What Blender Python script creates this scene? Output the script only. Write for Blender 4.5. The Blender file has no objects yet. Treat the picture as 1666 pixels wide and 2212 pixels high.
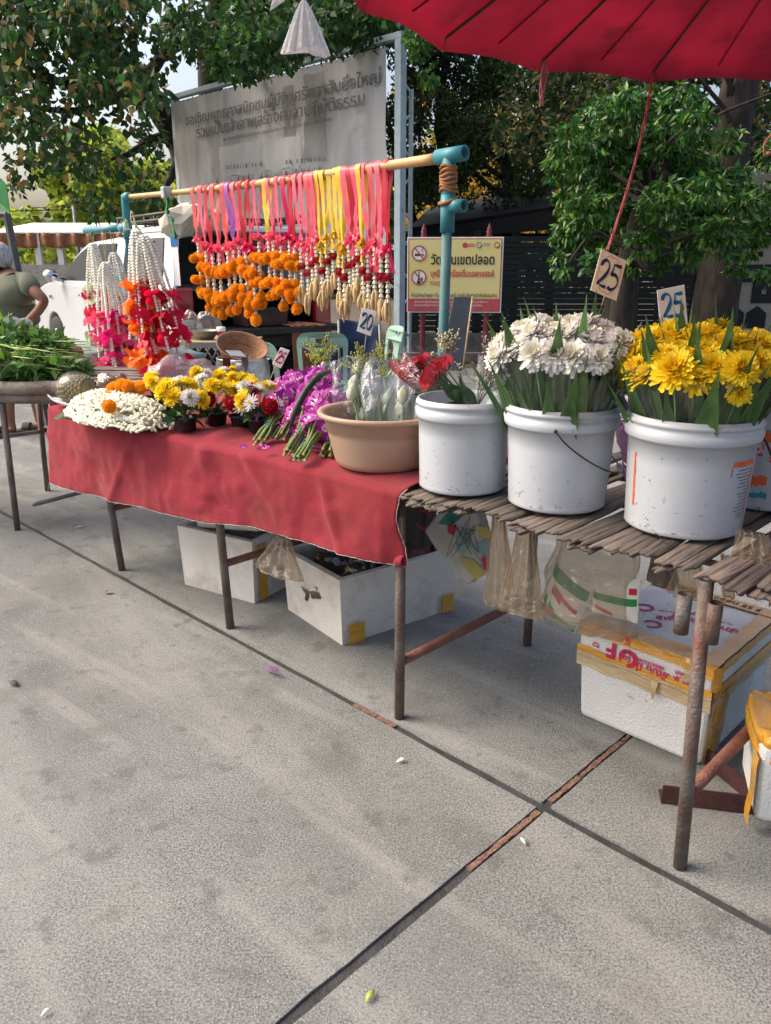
import bpy, bmesh, math, random
import numpy as np
from mathutils import Vector, Matrix, Euler, noise
random.seed(7); np.random.seed(7)
R = math.radians; PI = math.pi
scene = bpy.context.scene
col = scene.collection

# ------------------------------------------------------------------ camera
F = 1700.0; TH = math.atan(538 / F); HC = 1.40
cam = bpy.data.cameras.new('camera'); cam_o = bpy.data.objects.new('camera', cam); col.objects.link(cam_o)
cam_o.location = (0, 0, HC); cam_o.rotation_euler = (PI / 2 - TH, 0, R(0.0))
cam.sensor_fit = 'HORIZONTAL'; cam.sensor_width = 36; cam.lens = 36 * F / 1666
cam.clip_start = 0.05; cam.clip_end = 600
scene.camera = cam_o
# ------------------------------------------------------------------ light
SUN_EL, SUN_AZ = R(46), R(278)      # azimuth clockwise from +Y
world = bpy.data.worlds.new('World'); scene.world = world; world.use_nodes = True
wn = world.node_tree.nodes; wl = world.node_tree.links
sky = wn.new('ShaderNodeTexSky'); sky.sky_type = 'NISHITA'; sky.sun_disc = False
sky.sun_elevation = SUN_EL; sky.sun_rotation = SUN_AZ
sky.air_density = 1.0; sky.dust_density = 7.0; sky.ozone_density = 0.3
bg = wn['Background']; bg.inputs['Strength'].default_value = 0.15
wl.new(sky.outputs[0], bg.inputs['Color'])
sun = bpy.data.lights.new('sun', 'SUN'); sun_o = bpy.data.objects.new('sun', sun); col.objects.link(sun_o)
sun.energy = 0.55; sun.angle = R(35); sun.color = (1.0, 0.99, 0.965)
sd = Vector((math.sin(SUN_AZ) * math.cos(SUN_EL), math.cos(SUN_AZ) * math.cos(SUN_EL), math.sin(SUN_EL)))
sun_o.rotation_euler = sd.to_track_quat('Z', 'Y').to_euler()
vs = scene.view_settings; vs.view_transform = 'Standard'; vs.look = 'None'; vs.gamma = 1; vs.exposure = 1.04; vs.use_curve_mapping = False
scene.cycles.transparent_max_bounces = 24; scene.cycles.max_bounces = 8

# ------------------------------------------------------------------ coordinates
ct, st_ = math.cos(TH), math.sin(TH)
def ray(x, y):
    a = x - 833; b = y - 1106
    return Vector((a, F * ct - b * st_, -F * st_ - b * ct))
def PZ(x, y, z):
    r = ray(x, y); return Vector((0, 0, HC)) + r * ((z - HC) / r.z)
def PY(x, y, Y):
    r = ray(x, y); return Vector((0, 0, HC)) + r * (Y / r.y)
AX = Vector((.7137, -.7004, 0)); VX = Vector((.7004, .7137, 0)); O0 = Vector((.045, 2.222, 0))
def T(s, v, z=0.0):                     # the stall's own frame: s along the row, v away from the customer
    return O0 + AX * s + VX * v + Vector((0, 0, z))
def PV(x, y, v):
    r = ray(x, y); k = v + O0.dot(VX)
    return Vector((0, 0, HC)) + r * (k / r.dot(VX))
ROW = math.atan2(AX.y, AX.x)            # rotation of the row
U = random.uniform
def rv(a): return Vector((U(-a, a), U(-a, a), U(-a, a)))

# ------------------------------------------------------------------ objects
def wm(o):
    m = Matrix.LocRotScale(o.location, o.rotation_euler, o.scale)
    return wm(o.parent) @ m if o.parent else m
def tag(o, label=None, cat=None, group=None, kind=None):
    if label: o['label'] = label
    if cat: o['category'] = cat
    if group: o['group'] = group
    if kind: o['kind'] = kind
    return o
def thing(name, label, cat, loc=(0, 0, 0), rz=0.0, group=None, rot=None):
    o = bpy.data.objects.new(name, None); col.objects.link(o); o.empty_display_size = .05
    o.location = loc; o.rotation_euler = rot if rot else (0, 0, rz)
    return tag(o, label, cat, group)
KIDS = {}
def link(name, me, parent=None, loc=None, rot=None, scale=None):
    o = bpy.data.objects.new(name, me); col.objects.link(o)
    if parent: o.parent = parent; KIDS.setdefault(parent.name, []).append(o)
    if loc is not None: o.location = loc
    if rot is not None: o.rotation_euler = rot
    if scale is not None: o.scale = scale if hasattr(scale, '__len__') else (scale,) * 3
    return o
def copy_tree(o, parent=None, label=None, loc=None, rot=None, scale=None):
    c = o.copy(); col.objects.link(c); c.parent = parent
    if parent: KIDS.setdefault(parent.name, []).append(c)
    if label: c['label'] = label
    if loc is not None: c.location = loc
    if rot is not None: c.rotation_euler = rot
    if scale is not None: c.scale = (scale,) * 3
    for ch in KIDS.get(o.name, []): copy_tree(ch, c)
    return c

def frame_z(d):
    d = Vector(d).normalized(); a = Vector((0, 0, 1)) if abs(d.z) < .95 else Vector((1, 0, 0))
    x = a.cross(d).normalized(); return x, d.cross(x), d
class MB:
    def __init__(s): s.v = []; s.f = []; s.m = []; s.sm = []
    def add(s, vs, fs, mi=0, smooth=False, M=None):
        b = len(s.v)
        s.v += [tuple(M @ Vector(p)) if M else tuple(p) for p in vs]
        for f in fs: s.f.append(tuple(i + b for i in f)); s.m.append(mi); s.sm.append(smooth)
        return s
    def box(s, c, size, rot=None, mi=0, taper=1.0):
        x, y, z = [q / 2 for q in size]; Rm = (rot if isinstance(rot, Matrix) else Euler(rot).to_matrix()) if rot is not None else Matrix.Identity(3)
        P = [(-x, -y, -z), (x, -y, -z), (x, y, -z), (-x, y, -z), (-x * taper, -y * taper, z), (x * taper, -y * taper, z), (x * taper, y * taper, z), (-x * taper, y * taper, z)]
        s.add([Rm @ Vector(p) + Vector(c) for p in P], [(0, 3, 2, 1), (4, 5, 6, 7), (0, 1, 5, 4), (1, 2, 6, 5), (2, 3, 7, 6), (3, 0, 4, 7)], mi); return s
    def tube(s, pts, r, n=8, mi=0, caps=True, smooth=True, closed=False):
        pts = [Vector(p) for p in pts]; rs = r if hasattr(r, '__len__') else [r] * len(pts); vs = []; fs = []
        L = len(pts); px = None
        for i, p in enumerate(pts):
            if closed: d = pts[(i + 1) % L] - pts[i - 1]
            else: d = pts[min(i + 1, L - 1)] - pts[max(i - 1, 0)]
            if d.length < 1e-9: d = Vector((0, 0, 1))
            d.normalize()
            if px is None: px = frame_z(d)[0]
            else:
                px = (px - d * px.dot(d)); px = px.normalized() if px.length > 1e-6 else frame_z(d)[0]
            py = d.cross(px)
            for k in range(n):
                a = 2 * PI * k / n; vs.append(p + (px * math.cos(a) + py * math.sin(a)) * rs[i])
        for i in range(L if closed else L - 1):
            j = (i + 1) % L
            for k in range(n): fs.append((i * n + k, i * n + (k + 1) % n, j * n + (k + 1) % n, j * n + k))
        if caps and not closed: fs.append(tuple(range(n))[::-1]); fs.append(tuple((L - 1) * n + k for k in range(n)))
        s.add(vs, fs, mi, smooth); return s
    def pipe(s, a, b, ro, ri, n=16, mi=0):     # hollow pipe
        a, b = Vector(a), Vector(b); x, y, d = frame_z(b - a); vs = []
        for p, r in ((a, ri), (a, ro), (b, ro), (b, ri)):
            for k in range(n): t = 2 * PI * k / n; vs.append(p + (x * math.cos(t) + y * math.sin(t)) * r)
        fs = []
        for i in range(4):
            j = (i + 1) % 4
            for k in range(n): fs.append((i * n + k, i * n + (k + 1) % n, j * n + (k + 1) % n, j * n + k))
        s.add(vs, fs, mi, True); return s
    def lathe(s, prof, n=32, o=(0, 0, 0), mi=0, smooth=True, M=None, wob=0.0):
        vs = []; fs = []; o = Vector(o)
        for j, (r, z) in enumerate(prof):
            for k in range(n):
                a = 2 * PI * k / n; w = 1 + wob * noise.noise(Vector((math.cos(a) * 1.5, math.sin(a) * 1.5, z * 4 + j)))
                vs.append(Vector((r * w * math.cos(a), r * w * math.sin(a), z)) + o)
        for i in range(len(prof) - 1):
            for k in range(n): fs.append((i * n + k, i * n + (k + 1) % n, (i + 1) * n + (k + 1) % n, (i + 1) * n + k))
        s.add(vs, fs, mi, smooth, M); return s
    def ball(s, c, r, n=8, m=6, mi=0, sq=(1, 1, 1)):
        prof = [(max(1e-4, r * math.sin(PI * i / m)), -r * math.cos(PI * i / m)) for i in range(m + 1)]
        vs = []; c = Vector(c)
        for (q, z) in prof:
            for k in range(n): a = 2 * PI * k / n; vs.append(Vector((q * math.cos(a) * sq[0], q * math.sin(a) * sq[1], z * sq[2])) + c)
        fs = [(i * n + k, i * n + (k + 1) % n, (i + 1) * n + (k + 1) % n, (i + 1) * n + k) for i in range(m) for k in range(n)]
        s.add(vs, fs, mi, True); return s
    def strip(s, L, Rr, mi=0, smooth=True):    # band between two polylines
        n = len(L); s.add(list(L) + list(Rr), [(i, n + i, n + i + 1, i + 1) for i in range(n - 1)], mi, smooth); return s
    def grid(s, fn, nu, nv, mi=0, smooth=True, wrap=False):
        vs = [fn(i / nu, j / nv) for j in range(nv + 1) for i in range(nu + (0 if wrap else 1))]
        w = nu if wrap else nu + 1
        fs = [(j * w + i, j * w + (i + 1) % w, (j + 1) * w + (i + 1) % w, (j + 1) * w + i) for j in range(nv) for i in range(nu)]
        s.add(vs, fs, mi, smooth); return s
    def poly(s, pts, thick, nrm, mi=0):        # flat polygon given thickness
        pts = [Vector(p) for p in pts]; nrm = Vector(nrm).normalized() * thick; n = len(pts)
        s.add(pts + [p - nrm for p in pts], [tuple(range(n)), tuple(range(2 * n - 1, n - 1, -1))] + [(i, i + n, (i + 1) % n + n, (i + 1) % n) for i in range(n)], mi); return s
    def merge(s, o, M=None, mi=None):
        b = len(s.v); s.v += [tuple(M @ Vector(p)) for p in o.v] if M else list(o.v)
        s.f += [tuple(i + b for i in f) for f in o.f]; s.m += o.m if mi is None else [mi] * len(o.m); s.sm += o.sm; return s
    def mesh(s, name, mats, M=None):
        me = bpy.data.meshes.new(name); vs = s.v if M is None else [tuple(M @ Vector(p)) for p in s.v]
        me.from_pydata(vs, [], s.f); mats = mats if isinstance(mats, (list, tuple)) else [mats]
        for m in mats: me.materials.append(m)
        me.polygons.foreach_set('material_index', s.m); me.polygons.foreach_set('use_smooth', s.sm); me.update(); return me
    def build(s, name, mats, parent=None, label=None, kind=None, bevel=0, solid=0, sub=0, bseg=2):
        M = wm(parent).inverted() if parent else None
        o = link(name, s.mesh(name, mats, M), parent)
        if solid: md = o.modifiers.new('solid', 'SOLIDIFY'); md.thickness = solid; md.offset = 0
        if bevel: md = o.modifiers.new('bevel', 'BEVEL'); md.width = bevel; md.segments = bseg; md.limit_method = 'ANGLE'; md.angle_limit = R(40)
        if sub: md = o.modifiers.new('sub', 'SUBSURF'); md.levels = sub; md.render_levels = sub
        return tag(o, label, kind=kind)
def TRS(loc=(0, 0, 0), d=(0, 0, 1), roll=0, sc=1.0):
    x, y, z = frame_z(d); m = Matrix((x, y, z)).transposed().to_4x4()
    return Matrix.Translation(Vector(loc)) @ m @ Matrix.Rotation(roll, 4, 'Z') @ Matrix.Scale(sc, 4)
def stand_at(x, y, r, z=.781):        # centre of a round foot of radius r whose nearest point is seen at picture x, y
    p = PZ(x, y, z); d = Vector((p.x, p.y, 0)).normalized(); return p + d * r
def eul(d, roll=0): return TRS((0, 0, 0), d, roll).to_euler()

# ------------------------------------------------------------------ materials
def mat(name, c, rough=.6, c2=None, scale=12, var=.18, bump=0, bscale=80, metal=0, trans=0, spec=.4, island=0, contrast=None, rnd=0, stretch=None, dirt=None, dscale=3, dlo=.5, dhi=.7, coat=0, alpha=None):
    m = bpy.data.materials.new(name); m.use_nodes = True; nt = m.node_tree; N = nt.nodes; L = nt.links
    b = N['Principled BSDF']; b.inputs['Roughness'].default_value = rough; b.inputs['Metallic'].default_value = metal
    b.inputs['Specular IOR Level'].default_value = spec; b.inputs['Coat Weight'].default_value = coat
    tc = N.new('ShaderNodeTexCoord'); src = tc.outputs['Object']
    if stretch:
        mp = N.new('ShaderNodeMapping'); mp.inputs['Scale'].default_value = stretch; L.new(src, mp.inputs[0]); src = mp.outputs[0]
    nz = N.new('ShaderNodeTexNoise'); nz.inputs['Scale'].default_value = scale; nz.inputs['Detail'].default_value = 6; L.new(src, nz.inputs['Vector'])
    if c2 is None: c2 = tuple(min(1, q * (1 + var)) for q in c); c1 = tuple(q * (1 - var) for q in c)
    else: c1 = c
    cr = N.new('ShaderNodeValToRGB'); lo, hi = contrast or (.35, .65)
    cr.color_ramp.elements[0].position = lo; cr.color_ramp.elements[1].position = hi
    cr.color_ramp.elements[0].color = (*c1, 1); cr.color_ramp.elements[1].color = (*c2, 1)
    L.new(nz.outputs['Fac'], cr.inputs[0]); out = cr.outputs[0]
    if island or rnd:
        g = N.new('ShaderNodeNewGeometry') if island else N.new('ShaderNodeObjectInfo')
        h = N.new('ShaderNodeHueSaturation'); a = island or rnd
        mr = N.new('ShaderNodeMapRange'); mr.inputs[3].default_value = 1 - a; mr.inputs[4].default_value = 1 + a
        L.new(g.outputs['Random Per Island' if island else 'Random'], mr.inputs[0]); L.new(mr.outputs[0], h.inputs['Value'])
        mr2 = N.new('ShaderNodeMapRange'); mr2.inputs[3].default_value = .5 - a * .06; mr2.inputs[4].default_value = .5 + a * .06
        mlt = N.new('ShaderNodeMath'); mlt.operation = 'MULTIPLY'; mlt.inputs[1].default_value = 7.31
        fr = N.new('ShaderNodeMath'); fr.operation = 'FRACT'; L.new(g.outputs['Random Per Island' if island else 'Random'], mlt.inputs[0]); L.new(mlt.outputs[0], fr.inputs[0]); L.new(fr.outputs[0], mr2.inputs[0]); L.new(mr2.outputs[0], h.inputs['Hue'])
        L.new(out, h.inputs['Color']); out = h.outputs[0]
    if dirt:
        nd = N.new('ShaderNodeTexNoise'); nd.inputs['Scale'].default_value = dscale; nd.inputs['Detail'].default_value = 8; nd.inputs['Roughness'].default_value = .7; L.new(tc.outputs['Object'], nd.inputs['Vector'])
        rd = N.new('ShaderNodeValToRGB'); rd.color_ramp.elements[0].position = dlo; rd.color_ramp.elements[1].position = dhi
        mx = N.new('ShaderNodeMixRGB'); L.new(nd.outputs['Fac'], rd.inputs[0]); L.new(rd.outputs[0], mx.inputs[0]); L.new(out, mx.inputs[1]); mx.inputs[2].default_value = (*dirt, 1); out = mx.outputs[0]
    L.new(out, b.inputs['Base Color'])
    if bump:
        nb = N.new('ShaderNodeTexNoise'); nb.inputs['Scale'].default_value = bscale; nb.inputs['Detail'].default_value = 4; L.new(src, nb.inputs['Vector'])
        bp = N.new('ShaderNodeBump'); bp.inputs['Strength'].default_value = bump; bp.inputs['Distance'].default_value = .02; L.new(nb.outputs['Fac'], bp.inputs['Height']); L.new(bp.outputs[0], b.inputs['Normal'])
    if trans:
        tr = N.new('ShaderNodeBsdfTranslucent'); L.new(out, tr.inputs['Color']); ms = N.new('ShaderNodeMixShader'); ms.inputs[0].default_value = trans
        L.new(b.outputs[0], ms.inputs[1]); L.new(tr.outputs[0], ms.inputs[2]); L.new(ms.outputs[0], N['Material Output'].inputs[0])
    return m
def film(name, c=(.9, .92, .95), op=.06, gloss=.5, rough=.12, crinkle=.6, cscale=25, body=0.0, bc=(.6, .5, .4)):
    m = bpy.data.materials.new(name); m.use_nodes = True; nt = m.node_tree; N = nt.nodes; L = nt.links
    N.remove(N['Principled BSDF']); out = N['Material Output']
    tp = N.new('ShaderNodeBsdfTransparent'); tp.inputs[0].default_value = (*c, 1)
    gl = N.new('ShaderNodeBsdfGlossy'); gl.inputs['Roughness'].default_value = rough
    df = N.new('ShaderNodeBsdfDiffuse'); df.inputs[0].default_value = (*bc, 1); tl = N.new('ShaderNodeBsdfTranslucent'); tl.inputs[0].default_value = (*bc, 1)
    ad = N.new('ShaderNodeMixShader'); ad.inputs[0].default_value = .5; L.new(df.outputs[0], ad.inputs[1]); L.new(tl.outputs[0], ad.inputs[2])
    tc = N.new('ShaderNodeTexCoord'); nz = N.new('ShaderNodeTexNoise'); nz.inputs['Scale'].default_value = cscale; nz.inputs['Detail'].default_value = 3; nz.inputs['Distortion'].default_value = 1.2
    L.new(tc.outputs['Object'], nz.inputs['Vector'])
    bp = N.new('ShaderNodeBump'); bp.inputs['Strength'].default_value = crinkle; bp.inputs['Distance'].default_value = .03; L.new(nz.outputs['Fac'], bp.inputs['Height'])
    for q in (gl, df): L.new(bp.outputs[0], q.inputs['Normal'])
    lw = N.new('ShaderNodeLayerWeight'); lw.inputs['Blend'].default_value = .3
    ma = N.new('ShaderNodeMath'); ma.operation = 'MULTIPLY_ADD'; ma.inputs[1].default_value = gloss; ma.inputs[2].default_value = op; L.new(lw.outputs['Facing'], ma.inputs[0])
    m1 = N.new('ShaderNodeMixShader'); L.new(ma.outputs[0], m1.inputs[0]); L.new(tp.outputs[0], m1.inputs[1]); L.new(gl.outputs[0], m1.inputs[2])
    m2 = N.new('ShaderNodeMixShader'); m2.inputs[0].default_value = body; L.new(m1.outputs[0], m2.inputs[1]); L.new(ad.outputs[0], m2.inputs[2])
    L.new(m2.outputs[0], out.inputs[0]); return m

FONT_CACHE = {}
def text_mb(body, size, mi=0, thick=.0006, align='CENTER', shear=0.0, bold=0.0):
    cu = bpy.data.curves.new('t', 'FONT'); cu.body = body; cu.size = size; cu.align_x = align; cu.align_y = 'CENTER'; cu.extrude = thick; cu.resolution_u = 3; cu.shear = shear; cu.offset = bold
    o = bpy.data.objects.new('t', cu); col.objects.link(o); dg = bpy.context.evaluated_depsgraph_get()
    me = bpy.data.meshes.new_from_object(o.evaluated_get(dg)); q = MB()
    q.add([v.co.copy() for v in me.vertices], [tuple(p.vertices) for p in me.polygons], mi)
    bpy.data.objects.remove(o); bpy.data.curves.remove(cu); bpy.data.meshes.remove(me); return q
def plane_M(o, x, y):                # matrix whose local x,y lie on given directions
    x = Vector(x).normalized(); y = Vector(y); z = x.cross(y).normalized(); y = z.cross(x)
    m = Matrix((x, y, z)).transposed().to_4x4(); m.translation = Vector(o); return m
def stroke(mb, pts, w, M, mi=0, thick=.0008):     # a brush stroke as a thin flat ribbon (own small depth)
    pts = [Vector((p[0], p[1], 0)) for p in pts]; n = len(pts); A = []; B = []
    for i, p in enumerate(pts):
        d = (pts[min(i + 1, n - 1)] - pts[max(i - 1, 0)]).normalized(); ww = (w[i] if hasattr(w, '__len__') else w) / 2
        q = Vector((-d.y, d.x, 0)) * ww; A.append(M @ (p + q + Vector((0, 0, thick)))); B.append(M @ (p - q + Vector((0, 0, thick))))
    n_ = (M.to_3x3() @ Vector((0, 0, thick)))
    mb.strip(A, B, mi, False)
def spline(pts, n=6):
    P = [Vector(p) for p in pts]; out = []
    for i in range(len(P) - 1):
        p0, p1, p2, p3 = P[max(i - 1, 0)], P[i], P[i + 1], P[min(i + 2, len(P) - 1)]
        for k in range(n):
            t = k / n; out.append(.5 * ((2 * p1) + (p2 - p0) * t + (2 * p0 - 5 * p1 + 4 * p2 - p3) * t * t + (3 * p1 - p0 - 3 * p2 + p3) * t ** 3))
    out.append(P[-1]); return out
# ================================================================== SETTING
# concrete paving: slabs with recessed, tar-filled joints, laid in the row's directions
conc = mat('concrete', (.095, .100, .096), .93, c2=(.262, .270, .262), scale=180, contrast=(.38, .58), bump=.4, bscale=300, dirt=(.275, .28, .27), dscale=1.3, dlo=.45, dhi=.85)
def tune_concrete(m):
    nt = m.node_tree; N = nt.nodes; L = nt.links; b = N['Principled BSDF']; src = b.inputs['Base Color'].links[0].from_socket
    tc = [n for n in N if n.type == 'TEX_COORD'][0]
    def layer(scale, lo, hi, colr, fac, rot=None, sc=None, det=5):
        nonlocal src
        n = N.new('ShaderNodeTexNoise'); n.inputs['Scale'].default_value = scale; n.inputs['Detail'].default_value = det; v = tc.outputs['Object']
        if sc: mp = N.new('ShaderNodeMapping'); mp.vector_type = 'TEXTURE'; mp.inputs['Scale'].default_value = sc; mp.inputs['Rotation'].default_value = (0, 0, rot or 0); L.new(v, mp.inputs[0]); v = mp.outputs[0]
        L.new(v, n.inputs['Vector']); r = N.new('ShaderNodeValToRGB'); r.color_ramp.elements[0].position = lo; r.color_ramp.elements[1].position = hi
        r.color_ramp.elements[1].color = (fac, fac, fac, 1); L.new(n.outputs['Fac'], r.inputs[0]); x = N.new('ShaderNodeMixRGB'); L.new(r.outputs[0], x.inputs[0]); L.new(src, x.inputs[1]); x.inputs[2].default_value = (*colr, 1); src = x.outputs[0]
    layer(1.1, .40, .70, (.13, .132, .125), .7)                       # broad grey stains
    layer(.9, .5, .72, (.37, .372, .35), .45, rot=-.96, sc=(2.2, .3, 1))
    layer(1.7, .54, .66, (.37, .372, .35), .3, rot=-.7, sc=(2.6, .22, 1))
    layer(3.4, .56, .66, (.11, .112, .105), .5)
    layer(9, .60, .68, (.10, .10, .095), .55)
    layer(24, .62, .7, (.09, .09, .085), .6)
    layer(48, .60, .72, (.36, .36, .34), .45)   # pale worn streaks left by tyres
    layer(2.6, .5, .75, (.33, .31, .27), .18)                       # warm dust
    layer(170, .58, .66, (.07, .07, .065), .6, det=2)               # dark aggregate
    layer(120, .69, .73, (.06, .06, .06), .6, det=1)                # pits
    layer(230, .6, .7, (.5, .49, .47), .6, det=2)                 # pale aggregate
    vo = N.new('ShaderNodeTexVoronoi'); vo.feature = 'DISTANCE_TO_EDGE'; vo.inputs['Scale'].default_value = .55; ns = N.new('ShaderNodeTexNoise'); ns.inputs['Scale'].default_value = 3; ns.inputs['Detail'].default_value = 6; L.new(tc.outputs['Object'], ns.inputs['Vector'])
    mx = N.new('ShaderNodeMixRGB'); mx.blend_type = 'ADD'; mx.inputs[0].default_value = .35; L.new(tc.outputs['Object'], mx.inputs[1]); L.new(ns.outputs['Color'], mx.inputs[2]); L.new(mx.outputs[0], vo.inputs['Vector'])
    r = N.new('ShaderNodeValToRGB'); r.color_ramp.elements[0].position = .0006; r.color_ramp.elements[1].position = .0022; r.color_ramp.elements[0].color = (.10, .10, .10, 1); r.color_ramp.elements[1].color = (0, 0, 0, 1); L.new(vo.outputs['Distance'], r.inputs[0])
    x = N.new('ShaderNodeMixRGB'); L.new(r.outputs[0], x.inputs[0]); L.new(src, x.inputs[1]); x.inputs[2].default_value = (.05, .05, .048, 1); src = x.outputs[0]
    L.new(src, b.inputs['Base Color'])
tune_concrete(conc)
tar = mat('tar', (.04, .042, .043), .8, var=.3, bump=.4)
soil = mat('soil', (.09, .07, .055), .95, c2=(.16, .13, .1), scale=6, bump=.6, bscale=40, dirt=(.05, .04, .03))
g = MB(); g.add([(-300, -60, -.03), (300, -60, -.03), (300, 400, -.03), (-300, 400, -.03)], [(0, 1, 2, 3)])
ground = g.build('ground', soil); tag(ground, 'brown soil and yard ground beyond the concrete', kind='structure')
g = MB(); g.add([(-300, -60, -.006), (300, -60, -.006), (300, 11.6, -.006), (40, 11.6, -.006), (1.2, 10.2, -.006), (-6, 15, -.006), (-60, 45, -.006), (-300, 60, -.006)], [tuple(range(8))])
tag(g.build('paving_bed', tar), kind='structure')
paving = thing('concrete_paving', None, None); tag(paving, kind='structure')
JS, JV, SL = .578, -.045, 6.0
def slab_poly(s0, v0, s1, v1):
    pts = [(s0, v0), (s1, v0), (s1, v1), (s0, v1)]; out = []
    for i, (a, b) in enumerate(pts):             # slightly ragged edges
        c, d = pts[(i + 1) % 4]; n = 60 if abs(s0) < 8 and abs(v0) < 8 else 3
        for k in range(n):
            t = k / n; j = (.0045 * noise.noise(Vector((a + (c - a) * t, b + (d - b) * t, i)) * 9) + .0025 * noise.noise(Vector((a + (c - a) * t, b + (d - b) * t, i + 5)) * 30)) if 0 < k else 0
            p, q = a + (c - a) * t, b + (d - b) * t
            out.append((p, q + j) if i % 2 == 0 else (p + j, q))
    return out
for i in range(-4, 4):
    for j in range(-3, 3):
        s0, v0 = JS + i * SL, JV + j * SL
        c = T(s0 + SL / 2, v0 + SL / 2)
        if c.y > 14 or c.y < -9: continue
        P = slab_poly(s0 + .0135, v0 + .0135, s0 + SL - .0135, v0 + SL - .0135); m = MB()
        m.poly([T(a, b, 0) for a, b in P], .016, (0, 0, 1)); m.build('concrete_slab', conc, paving)
# rust-brown wood strip still left in the joints, raised a little over the tar
rust_strip = mat('rotten_wood_filler', (.12, .065, .045), .95, c2=(.27, .16, .12), scale=60, contrast=(.3, .7), bump=.5)
m = MB()
for k in range(46):
    s = -.28 + k * .0135
    if -.16 < s < .02 or s > 1e9: m.box(T(s, JV, -.004), (.014, U(.014, .02), U(.006, .012)), rot=(0, 0, ROW + U(-.1, .1)))
for k in range(60):
    v = JV + .04 + k * .0135
    if v < 1 and noise.noise(Vector((k * .4, 0, 3))) > -.28: m.box(T(JS, v, -.004), (U(.010, .018), .013, U(.006, .013)), rot=(0, 0, ROW + U(-.15, .15)))
for k in range(22):
    m.box(T(JS, JV - .03 - k * .0135, -.004), (U(.010, .018), .013, U(.005, .011)), rot=(0, 0, ROW + U(-.15, .15)))
tag(m.build('joint_filler', rust_strip, paving), kind='stuff')

# ------------------------------------------------------------------ billboard
steel_blue = mat('pale_blue_painted_steel', (.42, .52, .56), .6, c2=(.5, .6, .64), scale=8, dirt=(.16, .09, .05), dscale=5, dlo=.6, dhi=.72, bump=.2)
banner_m = mat('weathered_banner_vinyl', (.33, .32, .31), .75, c2=(.53, .525, .515), scale=1.1, contrast=(.3, .62), bump=.12, bscale=9, dirt=(.2, .19, .18), dscale=.9, dlo=.56, dhi=.75, stretch=(2.2, 2.2, .45))
BR, BL = PY(866, 80, 12.2), PY(377, 212, 16.4)
bx = Vector((BR.x - BL.x, BR.y - BL.y, 0)); BW = bx.length; bx.normalize(); bn = Vector((bx.y, -bx.x, 0)); ZT = 4.33
bb = thing('billboard', 'weathered grey temple banner with faded Thai lettering on a tall pale blue steel frame', 'billboard', (BL.x, BL.y, 0))
B0 = Vector((BL.x, BL.y, 0))
for k in (0, BW):
    m = MB(); p = B0 + bx * k; m.box(p + Vector((0, 0, ZT / 2)), (.12, .12, ZT), rot=(0, 0, math.atan2(bx.y, bx.x))); m.box(p - bn * .22 + Vector((0, 0, ZT / 2 - .3)), (.05, .05, ZT - .6), rot=(0, 0, math.atan2(bx.y, bx.x)))
    for q in range(9): m.box(p - bn * .11 + Vector((0, 0, .4 + q * .42)), (.03, .22, .03), rot=(.6 if q % 2 else -.6, 0, math.atan2(bx.y, bx.x)))
    m.build('post', steel_blue, bb, bevel=.006)
m = MB(); m.box(B0 + bx * BW / 2 + Vector((0, 0, ZT + .03)), (BW + .14, .13, .08), rot=(0, 0, math.atan2(bx.y, bx.x))); m.build('top_rail', steel_blue, bb, bevel=.005)
m = MB(); m.box(B0 + bx * BW / 2 + Vector((0, 0, 1.62)), (BW, .08, .07), rot=(0, 0, math.atan2(bx.y, bx.x))); m.build('bottom_rail', steel_blue, bb)
def BP(u, z, o=.0): return B0 + bx * u + Vector((0, 0, z)) + bn * (.09 + o)
def ban(a, b):
    u = .1 + a * (BW - .3); z = 1.7 + b * (ZT - 1.78); w = .03 * noise.noise(Vector((u * 1.2, z * 1.6, 0))) + .012 * math.sin(u * 7 + z * 2) * (1 - b) + .02 * noise.noise(Vector((u * 5, z * 2, 3)))
    if a > .97: z -= .1 * (1 - b)
    return BP(u, z, w)
m = MB(); m.grid(ban, 90, 44); banner = m.build('banner', banner_m, bb)
ink = mat('faded_grey_ink', (.17, .165, .16), .8, var=.35, scale=30)
ink2 = mat('faded_brown_grey_print', (.22, .205, .195), .8, c2=(.36, .35, .34), scale=1.6, contrast=(.3, .7))
ink3 = mat('pale_print', (.62, .63, .63), .8, var=.1)
BM = plane_M(BP(0, 0, .035), bx, (0, 0, 1))
def banner_text(s, u, z, width, mi, size=.4, b=0.0):
    q = text_mb(s, size, thick=.002, bold=b); xs = [p[0] for p in q.v]; k = width / (max(xs) - min(xs)); cx = (max(xs) + min(xs)) / 2
    M = BM @ Matrix.Translation((u, z, 0)) @ Matrix.Diagonal((k, k * .82, 1, 1)) @ Matrix.Translation((-cx, 0, 0)); mm = MB(); mm.merge(q, M); return mm
def at_banner(x, y):                      # a point of the banner seen at picture position x, y
    r = ray(x, y); o = Vector((0, 0, HC)); t = (BP(0, 0, .035) - o).dot(bn) / r.dot(bn); p = o + r * t; return (p - B0).dot(bx), p.z
u0, z0 = at_banner(400, 255); u1, z1 = at_banner(822, 168)
for txt, x0, y0, x1, y1, sz in (('ขอเชิญพุทธศาสนิกชนผู้มีจิตศรัทธาอันยิ่งใหญ่', 400, 262, 822, 166, .4), ('ร่วมเป็นเจ้าภาพสร้างศาลาปฏิบัติธรรม', 424, 288, 788, 212, .4), ('ณ วัดสารอำพันธ์เอมสาร แขวงดอนเมือง เขตดอนเมือง กรุงเทพมหานคร', 482, 302, 716, 256, .2)):
    ua, za = at_banner(x0, y0); ub, zb = at_banner(x1, y1)
    banner_text(txt, (ua + ub) / 2, (za + zb) / 2, ub - ua, 0, sz, .004 if sz > .3 else 0).build('lettering', ink, bb, kind='stuff')
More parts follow.
